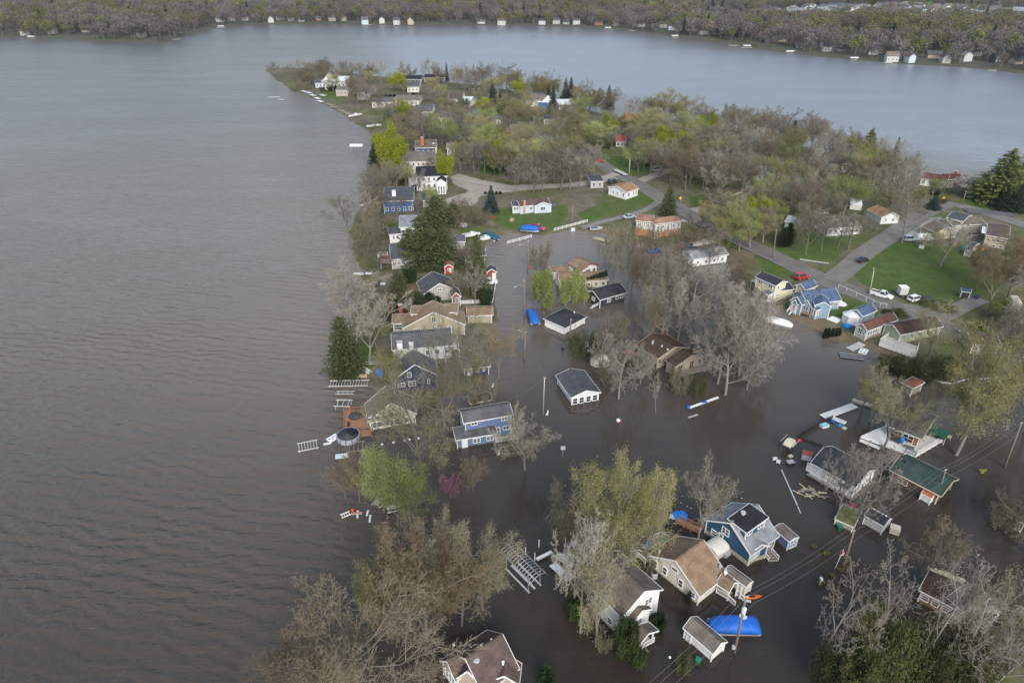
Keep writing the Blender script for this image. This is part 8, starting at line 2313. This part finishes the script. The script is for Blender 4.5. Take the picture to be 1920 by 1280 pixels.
T('bare', 1870, 680, 580, 90); T('bare', 1915, 690, 590, 80); T('pale', 1890, 650, 560, 70); T('shrub_bare', 1910, 660, 620, 60)
for x, y, tp, w, k in ((1480, 288, 220, 26, 'spruce'), (1620, 312, 240, 46, 'pine'), (1675, 302, 258, 18, 'blue_spruce'), (1710, 330, 298, 40, 'bare'), (1632, 330, 262, 60, 'olive'), (1585, 300, 238, 45, 'bare'), (1600, 300, 245, 36, 'bronze'), (1550, 310, 232, 55, 'bare'), (1520, 300, 200, 65, 'bare'), (1430, 280, 190, 55, 'bare'), (1465, 285, 195, 55, 'bare'), (1400, 280, 200, 60, 'greyolive'),
                        (1250, 248, 164, 82, 'olive'), (1280, 240, 192, 22, 'spruce'), (1315, 248, 180, 56, 'pale'), (1325, 250, 208, 30, 'lime'), (1360, 262, 192, 44, 'greyolive'), (1215, 240, 175, 40, 'olive'), (1140, 205, 160, 22, 'spruce'), (1152, 206, 162, 36, 'bare'), (1185, 215, 178, 40, 'bare'),
                        (1013, 182, 128, 62, 'bare'), (1036, 217, 158, 24, 'spruce'), (1028, 200, 155, 18, 'spruce'), (1060, 186, 147, 20, 'spruce'), (1070, 186, 146, 22, 'spruce'), (1095, 190, 148, 44, 'bare'), (1080, 190, 160, 26, 'bronze'), (924, 208, 150, 26, 'spruce'), (938, 206, 168, 22, 'spruce'), (838, 150, 117, 10, 'spruce')): T(k, x, y, tp, w)
# the wooded point and back shore
for x, y, tp, w, k in ((507, 146, 122, 14, 'bare'), (524, 148, 124, 20, 'bare'), (545, 150, 116, 26, 'bare'), (565, 165, 125, 40, 'brown'), (580, 150, 112, 22, 'bare'), (595, 148, 110, 22, 'bare'), (615, 148, 107, 22, 'bare'), (632, 150, 124, 22, 'bare'), (649, 150, 108, 14, 'bare'), (668, 152, 110, 30, 'bare'), (715, 158, 103, 40, 'pale'), (740, 158, 130, 24, 'green'), (760, 150, 114, 30, 'greyolive'), (775, 152, 124, 26, 'bronze'), (800, 150, 110, 24, 'pale'), (815, 152, 115, 22, 'greyolive'),
                        (852, 156, 118, 26, 'bare'), (875, 160, 116, 34, 'bare'), (895, 165, 120, 34, 'bronze'), (925, 168, 112, 50, 'bare'), (950, 172, 116, 46, 'bare'), (968, 178, 130, 34, 'olive'), (690, 165, 135, 24, 'brown'), (655, 170, 140, 34, 'brown'), (625, 170, 158, 20, 'shrub_dark'), (640, 172, 158, 16, 'shrub_dark'), (605, 172, 160, 14, 'shrub_green'), (570, 170, 150, 30, 'shrub_bare'), (550, 170, 155, 24, 'shrub_bare'),
                        (690, 195, 150, 50, 'brown'), (670, 195, 165, 30, 'brown'), (710, 215, 165, 36, 'brown'), (780, 245, 195, 50, 'brown'), (760, 250, 205, 40, 'brown'), (795, 270, 205, 46, 'bare'), (740, 225, 190, 40, 'olive'), (690, 240, 195, 34, 'bare'), (840, 220, 180, 34, 'brown'), (825, 200, 170, 30, 'brown'), (855, 215, 180, 30, 'shrub_green'), (870, 205, 175, 24, 'shrub_green')): T(k, x, y, tp, w)
for i in range(9): T('arborvitae', 700 + i * 8, 182 + (i % 2), 172, 7)
for i in range(5): T('arborvitae', 910 + i * 7, 364, 351, 5)
for i in range(6): T('arborvitae', 775 + i * 5, 178, 168, 6)

ROADPTS = [(np.asarray(p), w) for p, w in ROADS]


def free(P, m=2.0):
    for cx, cy, a, hx, hy in FOOT:
        dx, dy = P.x - cx, P.y - cy
        lx, ly = dx * math.cos(a) + dy * math.sin(a), -dx * math.sin(a) + dy * math.cos(a)
        if abs(lx) < hx + m and abs(ly) < hy + m: return False
    for pts, w in ROADPTS:
        if np.min(np.hypot(pts[:, 0] - P.x, pts[:, 1] - P.y)) < w / 2 + 1.6: return False
    return True


def hides(P, h):
    """would a tree here stand right in front of a house seen in the photograph"""
    for cx, cy, a, hx, hy in FOOT:
        dy = cy - P.y
        if 0 < dy < 20 + h and abs(P.x * cy / max(P.y, 1) - cx) < max(hx, hy) * .6: return True
    return False


def fill(poly, n, kinds, hr, sp, seed, allow=.25):
    r = random.Random(seed)
    q = np.array(poly)
    lo, hi = q.min(0), q.max(0)
    k = tries = 0
    while k < n and tries < n * 60:
        tries += 1
        x, y = r.uniform(lo[0], hi[0]), lo[1] + (hi[1] - lo[1]) * r.random() ** .8
        if sdf(q, np.array([x]), np.array([y]))[0] < 0: continue
        P = gl(x, y)
        if land_h(P.x, P.y) < .1 or not free(P): continue
        if any((P - t[1]).length < sp for t in TREES): continue
        if any(sdf(np.array([gl(*c)[:2] for c in pl]), np.array([P.x]), np.array([P.y]))[0] > 1 for pl in (LAWNS[0], LAWNS[1], LAWNS[2], LAWNS[7])): continue
        h_ = r.uniform(*hr)
        if hides(P, h_) and r.random() > allow: continue
        kd = r.choices([a for a, _ in kinds], [b for _, b in kinds])[0]
        if kd.startswith('shrub'): h_ *= .25
        wd = h_ * r.uniform(.36, .52) if not kd.startswith('shrub') else h_ * r.uniform(.6, .9)
        TREES.append((kd, P, h_, wd)); k += 1


MIXW = [('bare', 4), ('greyolive', 2), ('olive', 3), ('brown', 1), ('green', 2), ('sparse', 2), ('lime', 1), ('shrub_bare', .8), ('shrub_green', .5)]
fill([(760, 255), (960, 225), (1180, 235), (1330, 262), (1300, 330), (1150, 325), (1000, 330), (900, 335), (850, 330), (790, 290)], 112, MIXW, (11, 17), 4.2, 1, .1)
fill([(1180, 240), (1420, 275), (1640, 315), (1720, 345), (1660, 400), (1500, 420), (1340, 385), (1260, 350), (1210, 330)], 92, [('bare', 6), ('greyolive', 2), ('brown', 2), ('olive', 1.2), ('shrub_bare', 1), ('green', .5), ('pale', 1.5)], (12, 18), 4.4, 2, .15)
fill([(680, 170), (960, 170), (1120, 215), (1000, 240), (820, 250), (720, 235)], 46, MIXW, (8, 13), 4.8, 3, .03)
fill([(930, 330), (1160, 320), (1130, 350), (940, 370)], 22, [('bare', 3), ('brown', 1)], (11, 16), 3.5, 4, .7)
fill([(1300, 400), (1420, 390), (1560, 430), (1500, 460), (1380, 440)], 16, MIXW, (9, 14), 4.5, 5)
fill([(690, 450), (760, 440), (900, 470), (920, 560), (720, 600), (690, 540)], 9, [('shrub_bare', 2), ('shrub_dark', 1), ('brown', 1)], (6, 10), 4.0, 6)
fill([(1640, 380), (1780, 360), (1760, 410), (1660, 420)], 8, MIXW, (7, 12), 5.0, 7)
fill([(512, 142), (600, 130), (700, 146), (692, 190), (600, 168)], 40, [('bare', 3), ('brown', 3), ('shrub_bare', 2), ('shrub_green', 1), ('olive', 1)], (9, 13), 3.5, 8, .5)
fill([(690, 240), (800, 225), (840, 300), (740, 420), (668, 440), (690, 380)], 34, [('bare', 3), ('brown', 2), ('shrub_bare', 2), ('olive', 1)], (8, 12), 4, 9, .4)
fill([(820, 150), (1000, 178), (1200, 222), (1400, 258), (1600, 296), (1600, 306), (1400, 270), (1180, 232), (980, 190), (820, 162)], 40, [('bare', 5), ('olive', 1), ('brown', 1), ('bronze', 1)], (12, 17), 4.5, 10, 1)
place_trees()

# ================================================================ the far shore: houses, subdivision and wood
def small_house(P, L_, W_, eave, rise, wall, roof, label, group, rz, name='lake_house', wins=True, cat='house'):
    key = (round(L_, 1), round(W_, 1), round(eave, 1), round(rise, 1))
    t = thing(name, label, cat, P, rz, group)
    hx, hy = L_ / 2, W_ / 2
    m = MB()
    m.add([(-hx, -hy, -1), (hx, -hy, -1), (hx, hy, -1), (-hx, hy, -1), (-hx, -hy, eave), (hx, -hy, eave), (hx, hy, eave), (-hx, hy, eave), (-hx, 0, eave + rise), (hx, 0, eave + rise)],
          [(0, 1, 5, 4), (2, 3, 7, 6), (1, 2, 6, 9, 5), (3, 0, 4, 8, 7)])
    m.obj('wall', wall, t)
    o = .5; s = rise / hy
    r = MB()
    r.add([(x, y, z) for x in (-hx - o, hx + o) for y, z in ((-hy - o, eave - o * s + .1), (0, eave + rise + .1), (hy + o, eave - o * s + .1), (hy + o, eave - o * s - .1), (0, eave + rise - .12), (-hy - o, eave - o * s - .1))],
          [(0, 6, 7, 1), (1, 7, 8, 2), (2, 8, 9, 3), (3, 9, 10, 4), (4, 10, 11, 5), (5, 11, 6, 0), (5, 4, 1, 0), (4, 3, 2, 1), (6, 7, 10, 11), (7, 8, 9, 10)])
    r.obj('roof', roof, t)
    if wins:
        n = max(2, int(L_ / 3.2))
        f, g = window_meshes(1.4, 1.5, WHITE, 2, GLASS)
        for fl_ in range(2 if eave > 4.5 else 1):
            for i in range(n):
                w_ = link('window', f, t, (-hx + L_ * (i + .5) / n, -hy - .03, 1.6 + 2.7 * fl_)); link('pane', g, w_)
    return t


S_FAR = siding('siding_weathered_white', (.52, .52, .51))
WALLS = {'white': S_FAR, 'grey': S_GREY, 'cream': S_CREAM, 'tan': S_TAN, 'pale blue': S_SKY, 'brown': S_BROWN, 'terracotta': S_ORANGE, 'dark': S_CHAR}
lr = random.Random(31)
FARH = []
SHORE = [(D4, 415, 180, 'grey'), (D4, 490, 180, 'white'), (D4, 800, 210, 'white'), (D4, 1120, 115, 'grey'), (D4, 1240, 122, 'white'), (D4, 1310, 118, 'white'), (D4, 1385, 115, 'white'), (D4, 1525, 127, 'white'), (D4, 1580, 112, 'white'), (D4, 1640, 118, 'grey'), (D4, 1700, 122, 'white'), (D4, 1795, 115, 'terracotta'), (D4, 1870, 118, 'cream'),
         (D4, 150, 198, 'grey'), (D4, 300, 190, 'grey'), (D5, 440, 105, 'cream'), (D5, 545, 118, 'pale blue'), (D5, 630, 115, 'white'), (D5, 705, 120, 'white'), (D5, 775, 120, 'tan'), (D5, 1128, 118, 'white'), (D5, 1230, 122, 'white'), (D5, 1430, 122, 'white'), (D5, 1500, 120, 'grey'), (D5, 1550, 120, 'white'), (D5, 1600, 122, 'white'), (D5, 1710, 125, 'terracotta'), (D5, 1795, 130, 'tan'), (D5, 1905, 132, 'white'),
         (D6, 125, 112, 'tan'), (D6, 235, 118, 'white'), (D6, 300, 118, 'pale blue'), (D6, 335, 122, 'white'), (D6, 375, 132, 'pale blue'), (D6, 420, 128, 'white'), (D6, 510, 152, 'grey'), (D6, 560, 150, 'grey'), (D6, 790, 190, 'dark'), (D6, 930, 212, 'dark'), (D6, 1040, 205, 'pale blue'), (D6, 1050, 225, 'white'), (D6, 1110, 225, 'white'), (D6, 1170, 205, 'brown'), (D6, 1335, 268, 'white'), (D6, 1415, 272, 'pale blue'), (D6, 1255, 238, 'white'), (D6, 1570, 275, 'white'), (D6, 1660, 268, 'white'), (D6, 1700, 245, 'grey'), (D6, 1790, 275, 'dark'), (D6, 1400, 245, 'grey'), (D6, 1880, 280, 'tan')]
cnt = {}
for fr, x, y, colr in SHORE:
    P = gf(*fr(x, y))
    L_ = lr.uniform(6, 10); e = lr.choice((2.8, 4.8, 5.0)); rf = lr.choice((R_GREY, R_SLATE, R_DARK, R_GB, R_MAROON))
    if colr == 'white' and lr.random() < .25: rf = R_LGREY
    small_house(P, L_, lr.uniform(5.5, 7.5), e, lr.uniform(1.8, 3.0), WALLS[colr], rf, f"{colr} {'two-storey ' if e > 4 else 'low '}house on the far lakeshore", 'houses along the far shore', lr.choice((0, 0, math.pi / 2)) + lr.uniform(-.25, .25))
    FARH.append((P.x, P.y, L_ * .6))
    cnt[colr] = cnt.get(colr, 0) + 1
# houses seen behind the shore row through the trees
for i in range(26):
    x = lr.uniform(1250, 1900); y = np.interp(x, [p[0] for p in SHORE_PX], [p[1] for p in SHORE_PX]) - lr.uniform(14, 40)
    P = gf(x, y)
    if any(math.hypot(P.x - a, P.y - b) < 16 for a, b, _ in FARH): continue
    small_house(P, lr.uniform(10, 14), 8, 3.4, 2.2, lr.choice((S_WHITE, S_GREY, S_TAN)), lr.choice((R_GREY, R_GB, R_SLATE)), 'house roof glimpsed among bare trees behind the far shore', 'houses behind the far shore', lr.uniform(0, 3), wins=False)
    FARH.append((P.x, P.y, 7))
# pale piers and boat lifts at the far waterline
for x in (60, 330, 415, 690, 1140, 1185, 1265, 1375, 1400, 1480, 1600, 1665, 1860):
    y = np.interp(x, [p[0] for p in SHORE_PX], [p[1] for p in SHORE_PX]) + .8
    P = gp(x, y); t = thing('far_pier', 'pale pier with boat lift on the far lakeshore', 'pier', (P.x, P.y, 0), lr.uniform(-.4, .4), 'piers along the far shore')
    MB().box((0, 0, .5), (lr.uniform(5, 11), 1.8, .3)).obj('pier_deck', CONC, t)
    for sx in (-3, 0, 3): MB().box((sx, 1.0, -.2), (.3, .3, 2.2)).obj('pile', WOODG, t)
    if lr.random() < .6: MB().loft([[(xx, math.cos(k * .785) * 1.6, 2 + math.sin(k * .785) * .9) for k in range(5)] for xx in (-3.5, 3.5)]).obj('canopy', R_PALE, t)

# subdivision on the rise
SUBP = [(1400, 30), (1520, 18), (1700, 14), (1920, 24), (1990, 30), (1990, 46), (1850, 42), (1700, 40), (1560, 44), (1430, 36)]
sp_ = np.array(SUBP, float)
SUBH = []
tries = 0
while len(SUBH) < 150 and tries < 6000:
    tries += 1
    x, y = lr.uniform(1395, 1990), lr.uniform(13, 46)
    if sdf(sp_, np.array([x]), np.array([y]))[0] < 0: continue
    P = gf(x, y)
    if any(math.hypot(P.x - a, P.y - b) < 17 for a, b, _ in SUBH): continue
    w_, wn = lr.choice(((S_WHITE, 'white'), (S_WHITE, 'white'), (S_WHITE, 'white'), (S_CREAM, 'cream'), (S_SKY, 'pale blue'), (S_TAN, 'tan')))
    rf, rn = lr.choice(((R_GREY, 'grey'), (R_SLATE, 'slate'), (R_LGREY, 'pale grey'), (R_GB, 'brown')))
    small_house(P, lr.uniform(11, 15), lr.uniform(9, 11), 5.6, lr.uniform(2.4, 3.2), w_, rf, f'{wn} house with {rn} roof in the distant subdivision', 'subdivision houses beyond the far shore', lr.uniform(0, 3.14), 'subdivision_house', wins=False)
    SUBH.append((P.x, P.y, 9))

# the wood: one mass of trees that nobody could count
W_DARK = foliage('wood_grey', (.125, .11, .103), (.17, .152, .142), .12)
W_BROWN = foliage('wood_brown', (.135, .11, .09), (.185, .152, .122), .12)
W_OLIVE = foliage('wood_olive', (.105, .104, .045), (.155, .148, .065), .12)
W_GREEN = foliage('wood_green', (.11, .13, .035), (.17, .19, .055), .12)
W_FIR = foliage('wood_fir', (.018, .03, .018), (.03, .045, .025), .12)
protos = []
for k, (mt, n_, sz) in enumerate(((W_DARK, 520, .62), (W_DARK, 460, .66), (W_BROWN, 500, .62), (W_OLIVE, 520, .66), (W_GREEN, 560, .7), (W_BROWN, 420, .6), (W_FIR, 520, .8))):
    r_ = np.random.default_rng(500 + k)
    if mt is W_FIR:
        z = r_.random(n_) ** .8; a = r_.random(n_) * 6.283; rr = (1 - z) * 2.6 * r_.uniform(.5, 1, n_)
        C_ = np.stack([np.cos(a) * rr, np.sin(a) * rr, 1.5 + z * 13], 1)
    else:
        lob = r_.normal(size=(7, 3)) * np.array([2.2, 2.2, 1.8]) + np.array([0, 0, 9.3])
        C_ = lob[r_.integers(0, 7, n_)] + r_.normal(size=(n_, 3)) * np.array([1.35, 1.35, 1.35])
    v, f = leaf_quads(C_, sz, r_, elong=1.7)
    P0 = [(0, 0, -1)] + [(0, 0, 4.0)] * 6; P1 = [(0, 0, 4.5)] + [tuple(C_[i]) for i in r_.integers(0, n_, 6)]
    tv, tf = tubes(P0, P1, [.32] + [.16] * 6, [.24] + [.06] * 6, 4)
    V, F, I = join([(tv, tf, 0), (v, f, 1)])
    me = np_mesh('wood_tree', V, F, I, smooth=False); me.materials.append(BARK); me.materials.append(mt)
    o = bpy.data.objects.new('wood_tree', me)
    protos.append(o)
wr = np.random.default_rng(77)
n0 = 60000
paz = wr.uniform(R(-45), R(48), n0)
d0 = np.interp(paz, s_az, s_d)
ps = wr.random(n0) ** .75 * 1500 + 5
pd = d0 + ps
px_, py_ = pd * np.sin(paz), pd * np.cos(paz)
keep = np.ones(n0, bool)
dens = wr.random(n0)
clear = vnoise(px_, py_, 70, 41)
keep &= ~((ps < 30) & (dens < .12)) & ~((clear > .55) & (dens < .7))
for fp in FIELD_POLYS: keep &= sdf(fp, px_, py_) < 4
subw = np.array([gf(*p)[:2] for p in SUBP])
sdw = sdf(subw, px_, py_)
keep &= ~((sdw > 0) & (dens < .95)) & ~((sdw > -45) & (dens < .7))
for a, b, rr in FARH + SUBH:
    near = (np.abs(px_ - a) < rr + 30) & (np.abs(py_ - b) < rr + 40)
    dd = np.hypot(px_ - a, py_ - b)
    keep &= ~(dd < rr + 1)
    # front gardens stay open towards the water
    fr = near & (np.abs(px_ * b / np.maximum(py_, 1) - a) < rr * .8) & (py_ < b) & (py_ > b - 26)
    keep &= ~(fr & (dens < .25))
# thin out by spacing
idx = np.nonzero(keep)[0]
cell = {}
sel = []
for i in idx:
    c_ = (int(px_[i] // 7.2), int(py_[i] // 7.2))
    if c_ in cell: continue
    cell[c_] = 1; sel.append(i)
sel = np.array(sel)
pz_ = far_h(paz[sel], pd[sel])
me = bpy.data.meshes.new('far_wood')
me.vertices.add(len(sel)); me.vertices.foreach_set('co', np.stack([px_[sel], py_[sel], pz_], 1).astype(np.float32).ravel())
zone = vnoise(px_[sel], py_[sel], 130, 51) + vnoise(px_[sel], py_[sel], 45, 52) * .6
u_ = wr.random(len(sel))
ind = np.where(u_ < .04, 6, np.where(zone + u_ * .8 > 1.15, 3, np.where(u_ > .94, 4, np.where(zone < -.2, wr.choice([0, 1], len(sel)), wr.choice([0, 1, 2, 5, 3], len(sel)))))).astype(np.int32)
at = me.attributes.new('pick', 'INT', 'POINT'); at.data.foreach_set('value', ind)
at = me.attributes.new('turn', 'FLOAT', 'POINT'); at.data.foreach_set('value', (wr.random(len(sel)) * 6.283).astype(np.float32))
at = me.attributes.new('size', 'FLOAT', 'POINT'); at.data.foreach_set('value', (wr.uniform(.8, 1.45, len(sel))).astype(np.float32))
wood = tag(link('far_wood', me), 'leafless and budding wood covering the far lakeshore', 'wood', kind='stuff')
ng = bpy.data.node_groups.new('wood_nodes', 'GeometryNodeTree')
ng.interface.new_socket('Geometry', in_out='INPUT', socket_type='NodeSocketGeometry'); ng.interface.new_socket('Geometry', in_out='OUTPUT', socket_type='NodeSocketGeometry')
GN, GL_ = ng.nodes, ng.links
gi, go = GN.new('NodeGroupInput'), GN.new('NodeGroupOutput')
jn = GN.new('GeometryNodeJoinGeometry')
def named(nm, ty):
    q = GN.new('GeometryNodeInputNamedAttribute'); q.data_type = ty; q.inputs[0].default_value = nm
    return q.outputs[0]
pk, tn, sz_ = named('pick', 'INT'), named('turn', 'FLOAT'), named('size', 'FLOAT')
cb = GN.new('ShaderNodeCombineXYZ'); GL_.new(tn, cb.inputs[2])
er = GN.new('FunctionNodeEulerToRotation'); GL_.new(cb.outputs[0], er.inputs[0])
for k, o in enumerate(protos):
    cmp_ = GN.new('FunctionNodeCompare'); cmp_.data_type = 'INT'; cmp_.operation = 'EQUAL'
    GL_.new(pk, cmp_.inputs[2]); cmp_.inputs[3].default_value = k
    oi = GN.new('GeometryNodeObjectInfo'); oi.inputs[0].default_value = o; oi.inputs['As Instance'].default_value = True
    ip = GN.new('GeometryNodeInstanceOnPoints')
    GL_.new(gi.outputs[0], ip.inputs['Points']); GL_.new(cmp_.outputs[0], ip.inputs['Selection']); GL_.new(oi.outputs['Geometry'], ip.inputs['Instance'])
    GL_.new(er.outputs[0], ip.inputs['Rotation']); GL_.new(sz_, ip.inputs['Scale'])
    GL_.new(ip.outputs[0], jn.inputs[0])
GL_.new(jn.outputs[0], go.inputs[0])
wood.modifiers.new('wood', 'NODES').node_group = ng

# ---------------------------------------------------------------- air: thin haze that fades the far shore
HAZE = 0.00006
if HAZE:
    hz = MB().box((0, 4500, 39.5), (19000, 12000, 84)).obj('haze', [])
    hz['kind'] = 'stuff'
    m = bpy.data.materials.new('haze'); m.use_nodes = True
    n = m.node_tree; n.nodes.clear()
    pv = n.nodes.new('ShaderNodeVolumePrincipled'); pv.inputs['Color'].default_value = (.78, .84, .95, 1); pv.inputs['Density'].default_value = HAZE; pv.inputs['Anisotropy'].default_value = .2
    ou = n.nodes.new('ShaderNodeOutputMaterial'); n.links.new(pv.outputs[0], ou.inputs['Volume'])
    hz.data.materials.append(m)
